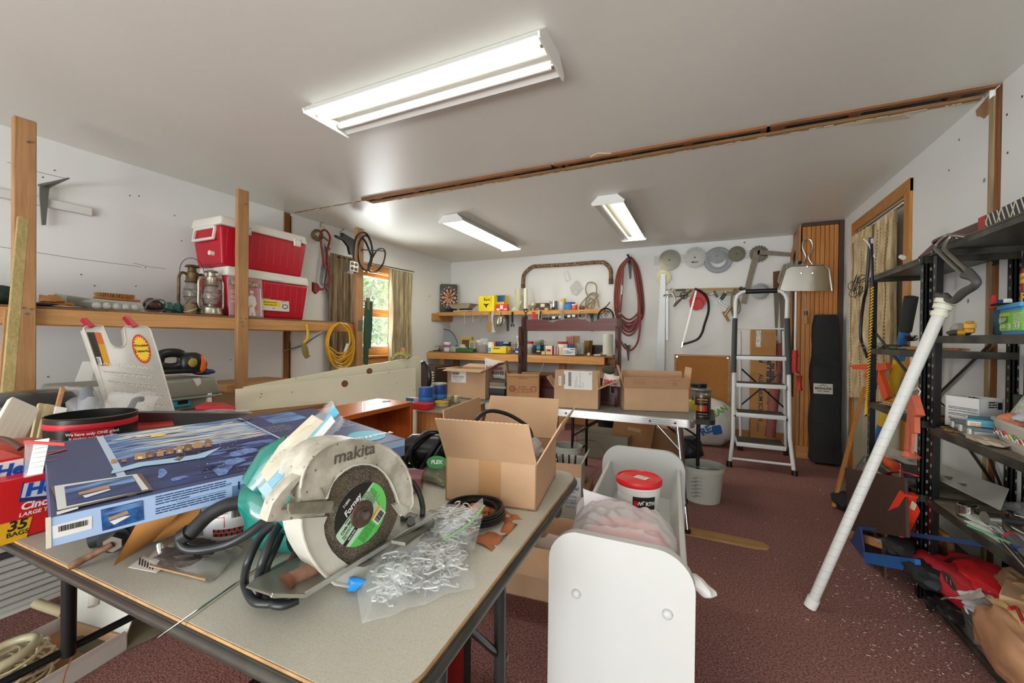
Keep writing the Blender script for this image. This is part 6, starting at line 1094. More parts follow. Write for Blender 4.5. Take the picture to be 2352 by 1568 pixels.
T=Th('organizer_case','clear grey lidded organizer lying at the front of the third shelf of the near unit','case',(1.03,2.2,zs));M=RZ((1.055,2.335,zs),83);GC=mat('grey_clear_case','a9b3b4',.2,alpha=.6)
B(M).box((-.125,-.085,0),(.125,.085,.038),.006,2).bd('body',GC,T);B(M).box((-.128,-.088,.038),(.128,.088,.048),.004).bd('lid',mat('blue_grey_lid','77828f',.3,alpha=.8),T)
for x in(-.09,.0,.09):B(M).box((x-.012,.085,.015),(x+.012,.093,.042),.002).bd('latch',mat('milky_latch','cfd2c4',.4),T)
T=Box('crayon_box','flat teal and cream box lying on the clear organizer','box',RZ((1.02,2.325,zs+.0488),66),.13,.075,.028,pl('2d8fa6',.5));M=RZ((1.02,2.325,zs+.0488),66)
b=B(M);b.box((-.066,.0,.001),(-.0655,.036,.02));b.box((-.0655,.0375,.002),(.0655,.0385,.018));b.box((.065,-.036,.002),(.0662,.036,.018));b.bd('cream_panel',pl('d9ceb0',.6),T)
b=B();lines(b,M@Fm((-.067,0,0),(0,-1,0),(0,0,1)),-.03,.03,[.012,.006],.002,.001,2);lines(b,M@Fm((0,.0387,0),(-1,0,0),(0,0,1)),-.06,.05,[.012,.006],.002,.0006,4);b.bd('fine_print',pl('8c5a3a',.6),T)['kind']='stuff'
o=B(RZ((1.195,2.36,zs),-84)).box((-.11,-.008,0),(.11,.008,.17),.004).bd('grey_plate',mat('charcoal_panel','4d4f4d',.6,var=(10,.2)));tag(o,'upright charcoal panel at the back of the third shelf of the near unit','panel')
T=Box('tile_box','low beige box behind the teal and cream box','box',RZ((1.16,2.27,zs),10),.08,.1,.1,pl('a59f8c',.7))
T=Th('safety_goggles','clear safety goggles with blue grey lens beside the fruit printed tub','goggles',(1.09,2.25,zs));c=V((1.09,2.25,zs+.085));b=B();b.blob(c,(.025,.05,.024),.05,seed=1,sub=3,p=1.4);b.bd('lens',mat('smoke_lens','6f7a86',.1,alpha=.75),T);B().tube(Sp([c+V((-.02,.045,0)),c+V((-.035,0,.01)),c+V((-.02,-.045,0))]),.006,8).bd('frame',CLR2,T);B().tube(Sp([c+V((0,-.05,0)),c+V((.02,-.05,-.06)),c+V((.03,-.03,-.085))]),.005,6).bd('strap',BLKP,T)
T=Th('fruit_tub','pale plastic tub with a fruit border on the third shelf of the near unit','tub',(1.05,2.05,zs));M=RZ((1.058,2.05,zs),81);TUBM=mat('milky_pink_tub','d8d0c6',.35,alpha=.78)
b=B(M);L2,W2_=.16,.085
def tubring(k,z):return[(x*k,y*k,z)for x,y in rrect(-L2,-W2_,L2,W2_,.03,4)]
b.rings([tubring(.8,0),tubring(.82,.004),tubring(1.0,.09),tubring(1.05,.092),tubring(1.05,.102),tubring(1.0,.104),tubring(.97,.09),tubring(.80,.008)],cap=True);b.bd('body',TUBM,T)
F_=M@Fm((0,.0735,0),(-1,0,0),(0,.17,1));cols=('c9442a','3f6b55','d8261c','e3c02a','4f9a4a','c9442a','6a4a8a')
for i,c_ in enumerate(cols):
 x=-.125+.042*i;b=B(F_);P_=circ(x,.058-.006*(i%2),.009,12)if i>1 else[(x-.004,.065),(x+.006,.06),(x+.01,.04)];b.prism(P_,.0022);b.bd('printed_fruit',pl(c_,.5),T);b=B(F_);b.tube(Sp([(x-.014,.045,.001),(x,.04+.02*(i%2),.001),(x+.018,.055,.001),(x+.028,.042,.001)],4),.0014,4);b.bd('printed_swirl',WHT,T)
b=B();b.blob((1.045,2.13,zs+.10),(.06,.06,.03),.25,seed=6,sub=3);tag(b.bd('orange_netting',mat('orange_net','e08a64',.8,bump=(80,1))),'orange netting bag heaped at the far end of the fruit tub','net')
b=B();b.pillow([(1.0,2.12,zs+.11),(.985,1.9,zs+.12),(1.12,1.88,zs+.14),(1.12,2.12,zs+.155)],.02,seed=3,nz=.012);tag(b.bd('zip_bag',mat('bluish_bag','dfe5ee',.25,alpha=.85,bump=(25,.8))),'bluish white zip bag lying across the fruit tub','bag')
b=B();b.sheet([(1.03,2.20,zs+.10),(1.08,2.02,zs+.15),(1.12,2.03,zs+.24),(1.07,2.12,zs+.245)],.008,6,10,seed=2,curl=.03);tag(b.bd('brochure',mat('pale_leaflet','cfd0c0',.7,var=(60,.25),col2='9ea596')),'curling pale green patterned leaflet standing in the fruit tub','leaflet')
b=B();R=random.Random(8)
for i in range(50):p=V((R.uniform(.95,1.2),R.uniform(2.36,2.48),zs+.006));b.cb(p,(.03,.02,.01),.002)
for i in range(60):p=V((R.uniform(1.02,1.2),R.uniform(2.6,2.8),.848));b.cb(p,(R.uniform(.01,.05),.02,.012),.002)
tag(b.bd('loose_hardware',mat('dusty_metal','6f6550',.6,.4,var=(60,.5),col2='a8793c')),'loose small hardware scattered at the post end of the third shelves','hardware',kind='stuff')
b=B();b.blob((.975,2.19,zs+.012),(.04,.10,.014),.35,seed=7,sub=3);tag(b.bd('crumpled_foil',mat('dusty_foil','b7a894',.6)),'crumpled dusty wrapper at the shelf edge in front of the fruit tub','wrapper')
zs=.5055
o=None;b=B();c4=[at(2140,1078,x=1.10),at(2318,1128,x=1.12),at(2300,1172,x=1.02),at(2142,1105,x=1.0)]
T=Th('siding_sheet','long pale grey printed sheet slanting across the shelves behind the near unit','sheet',(1.08,2.3,.55));c4=[V((1.16,3.0,.70)),V((1.20,1.95,.60)),V((1.07,1.95,.512)),V((1.02,3.0,.58))];c4=[at(2040,1052,x=1.12),at(2318,1122,x=1.14),at(2298,1170,x=1.05),at(2040,1078,x=1.04)]
for q in c4:q.z=max(q.z,.512)
b.hexa([q+V((0,0,-.004))for q in c4]+c4);b.bd('sheet',mat('pale_grey_sheet','b9bbb4',.5,var=(6,.08)),T);F_=Fm(c4[3].lerp(c4[2],.5).lerp(c4[0].lerp(c4[1],.5),.5),c4[2]-c4[3],c4[0]-c4[3])
b=B(F_);[b.prism([(-.25+.13*i,-.02),(-.20+.13*i,-.022),(-.22+.13*i,.01)],.001)for i in range(5)];[b.box((-.34+.02*i,.015,0),(-.33+.02*i,.035,.001))for i in range(5)];b.bd('printed_marks',pl('6f736c',.6),T)
T=Th('pipe_clamp','shiny chrome band clamp on the fourth shelf of the near unit','clamp',(1.0,2.2,zs));c=at(2222,1172,z=zs+.028);c.z=zs;b=B(TR(c));b.lathe([(.03,0),(.032,.002),(.032,.05),(.03,.052),(.027,.05),(.027,.002)],n=28,cap=False);b.bd('band',CHR,T);B().cyl(c+V((.03,-.02,.025)),c+V((.06,-.05,.025)),.01,n=10).bd('screw',STL,T)
for k,(dx,dy)in enumerate(((.09,-.03),(.13,-.09),(.05,-.09))):
 c2=c+V((dx,dy,0));o=B(TR(c2)).lathe([(.03,.0),(.034,.006),(.032,.03),(.026,.036),(.018,.03),(.018,.002)],n=20,cap=False).bd('rusty_ring',RUST);tag(o,('rusty ring next to the chrome band','rusty ring farthest right of the chrome band','rusty ring closest to the shelf edge')[k],'ring')
T=Th('torque_wrench','long chrome ratchet wrench with a dark grip on the fourth shelf of the near unit','wrench',(1.0,1.95,zs));a,c=at(2262,1190,z=zs+.04),at(2352,1200,z=zs+.04);dd=(c-a)
B().cyl(a,a+dd*.3,.026,n=16).bd('head',CHR,T);B().cyl(a+dd*.3,a+dd*2.2,.013,n=12).bd('grip',mat('dark_grip2','3b3c3d',.4,.4),T);
for k,(p0,p1,rr,mm)in enumerate((((2270,1205),(2345,1290),.008,CHR),((2285,1200),(2352,1262),.007,CHR),((2300,1195),(2352,1225),.009,STL),((2320,1180),(2352,1188),.008,CHR))):
 a,c=at(*p0,z=zs+.012+.01*k),at(*p1,z=zs+.012+.01*k);c=a+(c-a)*1.2;T=Th('socket_bar',('bright bar wrench nearest the zip bag','second bright bar from the zip bag','third, steel bar on the shelf of wrenches','short chrome bar at the back of the wrenches')[k],'wrench',(a.x,a.y,zs));B().cyl(a,c,rr,n=12).bd('shank',mm,T);B().cyl(a+V((0,0,-rr)),a+V((0,0,rr*1.3)),rr*1.9,n=14).bd('head',mm,T)
T=Th('screwdriver','ribbed grey screwdriver with a red collar on the fourth shelf','screwdriver',at(2340,1255,z=zs));a,c=at(2326,1236,z=zs+.018),at(2352,1262,z=zs+.018);B().cyl(a,a+(c-a)*2.4,.018,.02,8).bd('handle',pl('5c6062',.5),T);B().cyl(a,a-(c-a)*.12,.019,n=12).bd('collar',REDP,T);B().cyl(a,at(2290,1205,z=zs+.018),.004,n=8).bd('shaft',CHR,T)
b=B();b.pillow([onz(2200,1180,zs+.012),onz(2330,1240,zs+.012),onz(2320,1222,zs+.02),onz(2216,1165,zs+.02)],.010,seed=8,nz=.006);tag(b.bd('zip_bag',mat('greenish_clear','cfd8cc',.2,alpha=.55,bump=(25,.8))),'flat greenish zip bag along the edge of the fourth shelf','bag')
b=B();p0,p1=onz(2222,1205,zs+.02),onz(2322,1247,zs+.02);b.bar(p0,p1,.006,.006);o=b.bd('zip_strip',pl('63a382',.4));tag(o,'green zip strip of the flat bag on the fourth shelf','strip')
b=B();b.pillow([V((1.10,2.42,zs+.03)),V((1.10,2.1,zs+.05)),V((1.2,2.1,zs+.06)),V((1.2,2.42,zs+.05))],.03,seed=9,nz=.01);tag(b.bd('clear_bag',BAGC),'clear bag of parts at the back of the fourth shelf','bag')
o=B(RZ((1.06,2.0,zs),5)).box((-.10,-.22,0),(.08,.25,.003)).bd('paper_sheet',PAP);tag(o,'white paper sheet lying under the wrenches on the fourth shelf','paper')
T=Th('folding_stool','bright orange red folded plastic step frame standing under the far shelving','stool',(.9,2.75,.13));OR2=mat('hot_orange','f0422a',.4);X3=.90
pol([(2098,1130),(2110,1140),(2066,1222),(2048,1210)],X3,.05,OR2,'leg',T);pol([(2108,1160),(2114,1175),(2088,1226),(2078,1222)],X3+.02,.05,OR2,'leg',T);B().cyl(at(2030,1195,x=X3-.02),at(2070,1222,x=X3-.02),.024,n=14).bd('roller',OR2,T);pol([(2040,1205),(2100,1222),(2098,1230),(2036,1214)],X3,.05,OR2,'base',T);pol([(2096,1150),(2106,1158),(2100,1172),(2090,1166)],X3-.03,.002,pl('ece5c4',.5),'sticker',T)
T=Th('garden_cart','blue steel frame tray with a long thin rail sticking out under the shelving','tray',(.85,2.5,.0));BLM=mat('blue_steel','2c4a7c',.45,.2);BL2=mat('bright_blue_steel','2268b0',.45,.1)
pol([(1954,1245),(1973,1208),(1979,1210),(1990,1284),(1962,1256)],.82,.006,BLM,'end_plate',T);B().bar(at(1972,1211,x=.82),at(2352,1262,x=.96),.010,.018).bd('top_rail',BLM,T);B().bar(at(1989,1280,x=.82),at(2110,1300,x=.86),.02,.055).bd('lower_rail',BL2,T)
o=B().bar(at(1949,1225,x=.83),at(2028,1250,x=.86),.012,.045).bd('wood_strip',PINE);tag(o,'pale wood strip passing through the blue steel frame','wood')
for k,(px,py,rx,ry,rz,c_,lb)in enumerate(((2072,1262,.07,.12,.045,'26282a','dark rubber boot lying inside the blue frame'),(2020,1255,.05,.07,.03,'30302e','small black strap bundle at the left inside the blue frame'),(2135,1270,.08,.10,.05,'1d1e20','black bag behind the shelf post in the blue frame'),(2045,1272,.06,.05,.02,'8a8577','grey wire crumple in front of the rubber boot'))):
 p=at(px,py,x=.90);p.z=max(.145+rz if k!=3 else .15,rz);b=B();b.blob(p,(rx,ry,rz),.2,seed=k,sub=3);tag(b.bd('boot' if k==0 else 'bundle',mat('bundle_%d'%k,c_,.7,bump=(20,.6))),lb,'boot' if k==0 else 'bundle')
for k,(a,c,w_,c2)in enumerate((((2040,1225),(2190,1270),.10,'6f4a2c'),((2110,1190),(2180,1248),.07,'a9763c'),((1985,1200),(2060,1240),.06,'5f5844'))):
 p,q_=at(*a,x=1.0),at(*c,x=1.03);b=B();b.bar(p,q_,.03,w_,up=(0,0,1),bev=.01);tag(b.bd('wooden_bow' if k<2 else 'board',mat('brown_w%d'%k,c2,.5,wood=(1,20))),('long brown curved wood piece behind the near post','lighter orange wood piece above the brown one','dull green board edge left of the orange step frame')[k],'wood')
T=Th('red_bag','red nylon bag with two black reflective patches bulging out under the near shelving','bag',(.95,2.4,.14));RDN=mat('red_nylon','a81d28',.6,bump=(12,.7));zc=.14
b=B();b.blob((.975,2.385,.20),(.088,.21,.072),.16,fr=2.2,seed=3,sub=4,M=Matrix.Rotation(radians(8),3,'Z'));b.bd('body',RDN,T);b=B();b.blob((1.05,2.34,.25),(.09,.22,.045),.2,fr=2,seed=9,sub=4);b.bd('top_fold',mat('bright_red_nylon','d0202a',.6,bump=(12,.7)),T)
for k,(px,py)in enumerate(((2118,1322),(2182,1333))):
 c=at(px,py,x=.882);F_=Fm(c,V((.22,-1,-.1)),V((-.25,-.1,1)));b=B(F_);b.prism([(-.028,-.018),(.018,-.03),(.034,-.008),(.01,.03),(-.034,.02)],.004);o=b.bd('reflective_patch',mat('dark_patch','3d3531',.5),T);b=B(F_);[b.bar((x_,-.012,.0045),(x_+.004,.012,.0045),.0018,.001)for x_ in(-.012,.008)];b.bd('printed_slash',pl('d9626a',.5),o)
b=B();b.tube(Sp([at(*q,x=.955)for q in((2175,1290),(2190,1282),(2215,1280),(2240,1278))]),.010,8,flat=.4);b.bd('zip',BLKP,T)
def lump(name,label,cat,c,r,m,nz=.25,seed=0,fr=2.5,sub=4,p=1):b=B();b.blob(c,r,nz,fr,seed,sub,p);return tag(b.bd(name,m),label,cat)
lump('paper_bag','crumpled brown paper bag stuffed under the near shelf at the right','bag',(1.11,2.17,.29),(.085,.14,.075),mat('kraft_crumple','a98562',.85,bump=(16,1),var=(9,.2)),.3,5,3);lump('white_cloth','bunched white cloth below the brown paper bag','cloth',(1.0,2.20,.20),(.07,.10,.06),mat('white_cotton','d5d5d6',.85,bump=(14,1)),.3,2,3);lump('black_bag','crumpled black plastic bag under the red bag','bag',(.965,2.33,.115),(.09,.14,.035),mat('black_film','19191b',.35,bump=(25,1)),.3,4)
b=B();b.sheet([at(2150,1378,x=.90),at(2262,1372,x=.92),at(2255,1352,x=.98),at(2180,1350,x=.98)],.012,20,12,seed=4);tag(b.bd('white_film',mat('white_wrap_film','ddd9d0',.5,alpha=.95)),'flat white plastic sheet poking over the bottom shelf edge','sheet')
T=Box('steel_box','grey steel drawer box standing on the bottom shelf behind the tan plastic bag','box',RZ((.995,2.20,.0805),84),.14,.12,.10,mat('grey_steel_box','6e7069',.45,.5));B(RZ((.995,2.20,.0805),84)).box((-.071,.0602,.055),(.071,.063,.062),.001).bd('ridge',STL,T)
o=B(RZ((1.03,2.08,.30),60)).box((-.09,-.05,0),(.09,.05,.035),.003).bd('tan_box',CARD);tag(o,'small open tan box above the yellow paper bag','box')
T=Th('brown_paper_roll','flattened brown paper bag opening beside the grey drawer box','bag',(.95,2.16,.12));b=B();b.pillow([(.925,2.34,.09),(.93,2.24,.09),(.97,2.24,.11),(.97,2.34,.11)],.02,seed=4);b.bd('body',MC['kraft_crumple'],T)
T=Th('tan_plastic_bag','large tan plastic bag bulging off the bottom shelf at the lower right','bag',(.97,1.9,.08));TB=mat('tan_film','b98a66',.4,alpha=.97,bump=(8,.8),var=(7,.12));b=B();b.blob((.965,1.90,.205),(.095,.20,.115),.16,fr=2.2,seed=8,sub=4,p=1.25);b.bd('film',TB,T)
T=Th('yellow_paper_bag','creased yellow paper bag with a red squiggle on top of the tan plastic bag','bag',(1.0,1.78,.3));b=B();b.pillow([(.93,2.08,.285),(.915,1.80,.315),(1.06,1.78,.36),(1.08,2.05,.34)],.022,up=(0,0,1),seed=11,nz=.012);b.bd('paper',mat('yellow_paper','c9a973',.8,bump=(20,.5)),T);b=B();b.tube(Sp([at(*q,z=.363)for q in((2318,1398),(2334,1394),(2342,1410),(2352,1430))],5),.005,6);b.bd('red_squiggle',pl('b52a2a',.6),T)
for q in((.04,'a'),(.1,'b')):pass
# ================= LEFT WALL: TIMBER SHELF =================
ZS=1.3555
TS=Th('timber_shelf','long timber wall shelf on upright posts along the left wall','shelf',(-3.5,1.9,0))
for y0,y1,c in((.824,.904,0),(1.938,2.02,1),(3.108,3.20,2)):
 p=B().box((-3.24,y0,0),(-3.20,y1,2.32),.004).bd('post',PINEZ,TS)
 if c==0:b=B();[b.cyl((-3.201,y0+a,z),(-3.196,y0+a,z),.006,n=10)for a,z in((.03,1.34),(.06,1.335),(.045,1.31))];b.cyl((-3.2,.87,2.20),(-3.18,.872,2.205),.004,n=8);b.bd('screw',STL,p)
 if c==1:b=B();[b.cyl((-3.201,y0+a,z),(-3.197,y0+a,z),.004,n=8)for a,z in((.02,1.34),(.06,1.34),(.04,1.28),(.03,1.31))];b.cyl((-3.2,1.985,2.21),(-3.175,1.99,2.215),.003,n=8);b.bd('screw',STL,p)
PINEY=mat('pine_beam','cf9c66',.5,wood=(1,30),col2='b88a54')
B().box((-3.262,.0,1.257),(-3.24,3.15,1.345),.003).bd('front_beam',PINEY,TS);B().box((-3.785,.0,1.257),(-3.765,3.15,1.345)).bd('rear_cleat',PINEY,TS)
for y0,y1 in((.0,1.2),(1.203,2.4),(2.403,3.15)):B().box((-3.785,y0,1.345),(-3.235,y1,ZS),.001).bd('deck_board',mat('old_deck','8f6743',.7,wood=(1,16)),TS)
B().box((-3.2,3.13,1.27),(-3.195,3.19,1.38),.002).bd('metal_plate',mat('plate_green_grey','7b7c6c',.4,.7),TS)
def L3(px,x=-3.4,z=ZS):return V((x,at(px,700,x=x).y,z))
def lx(px,py,x=-3.4):return at(px,py,x=x)
T=Th('wall_bracket','grey steel shelf bracket crossed by a white wooden strip high on the left wall','bracket',lx(100,515,XL));BK=mat('bracket_grey','6b6d66',.4,.5)
b=B(Fm((XL+.002,0,0),(0,1,0),(0,0,1)));
def pw(pts,x,th,m,nm,T):b=B(Fm((x,0,0),(0,1,0),(0,0,1)));b.prism([(at(*q,x=x).y,at(*q,x=x).z)for q in pts],th);return b.bd(nm,m,T)
pw([(90,425),(112,430),(108,470),(104,517),(95,517),(90,450)],XL+.035,.012,BK,'upright',T);c0,c1=at(100,428,x=XL+.02),at(158,409,x=XL+.27);B().tube([c0,c0.lerp(c1,.4)+V((0,0,.0)),c1],[.028,.018,.006],8,flat=.5).bd('arm',BK,T)
o=B().box((XL,-.2,2.005),(XL+.032,at(212,470,x=XL+.03).y,2.058),.002).bd('wooden_strip',mat('white_strip','d9d9d5',.5));tag(o,'white painted wooden strip fixed across the upper left wall','strip')
o['_o']=list(o.location)
def lpl(name,label,cat,px,x,r,m,nz=.2,seed=0,p=1,dz=0,sub=3):c=L3(px,x);b=B();b.blob(c+V((0,0,r[2]*.95+dz)),r,nz,2.5,seed,sub,p);return tag(b.bd(name,m),label,cat)
lpl('mesh_bag','dark green mesh bundle at the far left of the timber shelf','bag',2,-3.4,(.10,.10,.055),mat('dark_green_mesh','1d2c22',.8,bump=(120,1)),.1)
T=Th('work_gloves','tan leather work gloves lying just right of the first post','gloves',L3(115,-3.38));LTH=mat('tan_hide','c58a4a',.7,var=(14,.35));b=B();b.pillow([L3(88,-3.33)+V((0,0,.03)),L3(150,-3.3)+V((0,0,.035)),L3(140,-3.5)+V((0,0,.06)),L3(90,-3.5)+V((0,0,.07))],.02,up=(0,0,1),seed=2,nz=.01);b.bd('upper_glove',LTH,T)
b=B();b.pillow([L3(95,-3.30)+V((0,0,.012)),L3(172,-3.28)+V((0,0,.016)),L3(170,-3.36)+V((0,0,.03)),L3(98,-3.4)+V((0,0,.03))],.012,up=(0,0,1),seed=5,nz=.006);b.bd('lower_glove',mat('brown_hide','a8642d',.7),T)
lpl('trowel','black handled tool under the leather gloves','tool',100,-3.28,(.02,.06,.012),BLKP,0);lpl('paint_rag','flat grey white rag right of the leather gloves','rag',148,-3.29,(.04,.08,.006),mat('rag_white','b5b2a6',.9),.2)
T=Th('putty_tray','grey plastic trough lying behind the golf ball carton','tray',L3(190,-3.55));b=B();y0,y1=L3(147,-3.55).y,L3(260,-3.55).y;b.hexa([(-3.62,y0,ZS+.001),(-3.50,y0,ZS+.001),(-3.50,y1,ZS+.001),(-3.62,y1,ZS+.001),(-3.66,y0-.01,ZS+.105),(-3.48,y0-.01,ZS+.085),(-3.48,y1,ZS+.06),(-3.66,y1,ZS+.075)],.004);b.bd('body',mat('grey_tray_plastic','a5a89d',.4),T)
T=Th('ball_carton','clear plastic carton of golf balls at the front of the timber shelf','carton',L3(262,-3.33));y0,y1=L3(205,-3.30).y,L3(326,-3.30).y;CC=mat('clear_carton','c6c9bf',.15,alpha=.38,spec=.8)
b=B();b.hexa([(-3.44,y0+.01,ZS+.001),(-3.28,y0+.01,ZS+.001),(-3.28,y1-.01,ZS+.001),(-3.44,y1-.01,ZS+.001),(-3.45,y0,ZS+.032),(-3.27,y0,ZS+.032),(-3.27,y1,ZS+.032),(-3.45,y1,ZS+.032)],.006);b.bd('tray',CC,T);b=B();b.hexa([(-3.452,y0-.002,ZS+.034),(-3.268,y0-.002,ZS+.034),(-3.268,y1+.002,ZS+.034),(-3.452,y1+.002,ZS+.034),(-3.44,y0+.012,ZS+.062),(-3.28,y0+.012,ZS+.062),(-3.28,y1-.012,ZS+.062),(-3.44,y1-.012,ZS+.062)],.008);b.bd('lid',CC,T)
for i in range(5):
 y=y0+.035+(y1-y0-.07)*i/4;T=Th('golf_ball',('leftmost','second from left','middle','second from right','rightmost')[i]+' white golf ball in the clear carton','golf ball',(-3.305,y,ZS+.003),'golf balls in the clear carton');b=B();b.blob((-3.305,y,ZS+.0245),(.0213,)*3,0,sub=3);b.bd('ball',mat('golf_white','e9e9e6',.3,bump=(500,.5)),T)
T=Th('scrub_brush','wooden brush with stiff tan bristles up lying on the golf ball carton','brush',L3(265,-3.36,ZS+.064));y0,y1=L3(218,-3.36).y,L3(309,-3.36).y
b=B();b.hexa([(-3.39,y0,ZS+.072),(-3.33,y0,ZS+.072),(-3.33,y1+.02,ZS+.064),(-3.39,y1+.02,ZS+.064),(-3.39,y0,ZS+.082),(-3.33,y0,ZS+.082),(-3.33,y1+.02,ZS+.078),(-3.39,y1+.02,ZS+.078)],.003);b.bd('block',mat('orange_wood_brush','b26a33',.5,wood=(1,50)),T);b=B();R=random.Random(4)
for i in range(22):
 for j in range(5):
  y=y0+.01+(y1-y0-.02)*i/21;x=-3.384+.012*j
  for k in range(4):b.cyl((x,y,ZS+.08),(x+R.uniform(-.006,.006),y+R.uniform(-.007,.007),ZS+.108),.0011,n=3,cap=False)
b.bd('bristles',mat('tan_bristle','a5753c',.9),T)['kind']='stuff'
T=Th('goggles','dark tinted safety goggles with a grey strap on the timber shelf','goggles',L3(350,-3.33));c=L3(352,-3.34);b=B();b.blob(c+V((0,0,.05)),(.035,.055,.042),.05,sub=3,p=1.3,M=Matrix.Rotation(radians(-25),3,'X'));b.bd('lens',mat('tinted_lens','4a2f2d',.12,coat=.6),T);B().tube(Sp([c+V((.035,-.06,.02)),c+V((.045,-.03,.075)),c+V((.045,.03,.085)),c+V((.04,.06,.05)),c+V((.045,.03,.015)),c+V((.045,-.03,.008))],5,True),.006,8,True).bd('frame',pl('62665e',.4),T);B().tube(Sp([c+V((.03,-.05,.02)),c+V((.07,.0,.03)),c+V((.07,.08,.018)),c+V((.04,.13,.01))]),.012,8,flat=.3).bd('strap',BLKP,T)
T=Th('binoculars','pair of teal green binoculars on the timber shelf','binoculars',L3(400,-3.34));TE=pl('1f5f58',.4)
for k,px in enumerate((386,408)):c=L3(px,-3.33-.04*k);B().tube([c+V((0,0,.0+.002)),c+V((0,0,.03)),c+V((0,0,.055)),c+V((0,0,.075))],[.030,.031,.026,.02],18).bd('barrel',TE,T)
def lantern(label,px,x,H,R_,body,glass,bail_up,name='oil_lantern'):
 c=L3(px,x);T=Th(name,label,'lantern',c);M=TR(c)
 B(M).lathe([(R_*1.0,0),(R_*1.05,.01),(R_*.98,.02),(R_*.95,H*.16),(R_*.6,H*.20),(R_*.45,H*.22),(R_*.5,H*.24)],n=28).bd('fuel_tank',body,T);B(M).lathe([(R_*.50,H*.25),(R_*.62,H*.33),(R_*.72,H*.42),(R_*.66,H*.52),(R_*.5,H*.62),(R_*.48,H*.64)],n=24,cap=False).bd('glass_globe',glass,T)
 B(M).lathe([(R_*.55,H*.64),(R_*.62,H*.66),(R_*.5,H*.70),(R_*.5,H*.84),(R_*.34,H*.86),(R_*.34,H*.94),(R_*.62,H*.95),(R_*.5,H*.985),(R_*.15,H)],n=24).bd('chimney',body,T)
 for s in(-1,1):B().tube(Sp([c+V((0,s*R_*.9,H*.14)),c+V((0,s*R_*1.12,H*.20)),c+V((0,s*R_*1.12,H*.55)),c+V((0,s*R_*1.10,H*.74)),c+V((0,s*R_*.85,H*.82)),c+V((0,s*R_*.45,H*.80))]),.0095,10).bd('side_tube',body,T)
 b=B();[b.tube([c+V((R_*.7*cos(a),R_*.7*sin(a),z))for a in[2*pi*i/24 for i in range(24)]],.0016,4,True)for z in(H*.36,H*.50)]
 for s in(-1,1):b.tube([c+V((R_*.75,s*R_*.8,H*.26)),c+V((R_*.78,-s*R_*.8,H*.52))],.0016,4)
 b.bd('wire_guard',body,T)
 if bail_up:pts=[c+V((0,-R_*1.12,H*.62))]+[c+V((0,-R_*1.05*cos(a),H*.86+bail_up*sin(a)))for a in[pi*i/12 for i in range(13)]]+[c+V((0,R_*1.12,H*.62))];B().tube(Sp(pts,3),.0022,6).bd('bail_handle',mat('dark_wire','3e3c36',.4,.5),T)
 return T
lantern('brown rusty oil lantern with a tall wire bail, rear left of the silver one',441,-3.42,.37,.075,mat('bronze_rust','7b6a49',.5,.6,var=(20,.35),col2='4f3c24'),mat('sooty_glass','8e8b7f',.1,alpha=.5,spec=.8),.10)
lantern('silver oil lantern with rounded side tubes in front of the red coolers',485,-3.32,.335,.075,mat('old_nickel','b5b0a0',.3,.9,var=(20,.15)),mat('smoky_glass','a19c92',.08,alpha=.55,spec=.9),0)
T=Th('canister','small brown strapped canister in front of the rusty lantern','canister',L3(437,-3.30));B(TR(L3(437,-3.30))).lathe([(.034,0),(.036,.06),(.03,.075),(.012,.078),(.012,.088)],n=20).bd('body',mat('brown_paper_can','7f6850',.7,var=(30,.3)),T);b=B();c=L3(437,-3.3);b.tube([c+V((.037*cos(a),.037*sin(a),.03+.016*sin(a)))for a in[2*pi*i/20 for i in range(20)]],.003,5,True);b.bd('strap',CRM,T)
RC=mat('cooler_red','b51229',.35,bump=(3,.06));CWH=mat('cooler_cream','e0ddd2',.45)
def cooler(label,y0,y1,z0,z1,flip,lean=0):
 T=Th('red_cooler',label,'cooler',(-3.45,(y0+y1)/2,z0));x0,x1=-3.66,-3.275;lid=(z1-z0)*.2
 def box4(za,zb,ia,ib,bev,nm,m):
  b=B();b.hexa([(x0+ia,y0+ia,za),(x1-ia,y0+ia,za),(x1-ia,y1-ia,za),(x0+ia,y1-ia,za),(x0+ib,y0+ib,zb),(x1-ib,y0+ib,zb),(x1-ib,y1-ib,zb),(x0+ib,y1-ib,zb)],bev,4);return b.bd(nm,m,T)
 zb=z1-lid
 body=box4(z0,zb,.035,.006,.022,'body',RC);box4(zb+.002,z1,.0,.012,.02,'lid',CWH)
 n_=11
 b=B()
 for i in range(n_):
  y=y0+.06+(y1-y0-.12)*i/(n_-1);b.bar((x1-.0345,y,z0+.03),(x1-.0075,y,zb-.02),.006,.004,up=(1,0,0))
 b.bd('rib',mat('cooler_red_rib','c43a48',.35),body)['kind']='stuff'
 if flip:
  for t in(.27,.86):y=y0+(y1-y0)*t;h_=B().box((x1-.012,y-.032,zb-.035),(x1+.006,y+.032,zb+.03),.003).bd('hinge',CWH,T);b=B();[b.cyl((x1+.005,y+a,zb+c),(x1+.008,y+a,zb+c),.005,n=8)for a in(-.02,.02)for c in(-.024,.018)];b.bd('screw',STL,h_)
  b=B();yh=y0+.004;pts=[(-3.60,yh,zb-.015),(-3.60,yh-.012,zb-.10),(-3.34,yh-.012,zb-.10),(-3.34,yh,zb-.015)];b.tube(pts,.012,8);b.bar((-3.60,yh,zb-.012),(-3.34,yh,zb-.012),.02,.02);b.bd('handle',CWH,T)
  B().cyl((-3.40,y0+.03,z0+.09),(-3.40,y0-.004,z0+.09),.018,n=14).bd('drain_plug',CWH,T)
 else:
  y=y0+(y1-y0)*.56;B().box((x1-.004,y-.05,zb+.01),(x1+.006,y+.05,zb+.05),.004).bd('latch_recess',CWH,T);b=B();yh=y0+.004;b.bar((-3.36,yh-.006,zb+.0),(-3.36,yh-.006,zb-.11),.03,.018);b.bd('handle',CWH,T)
 return T
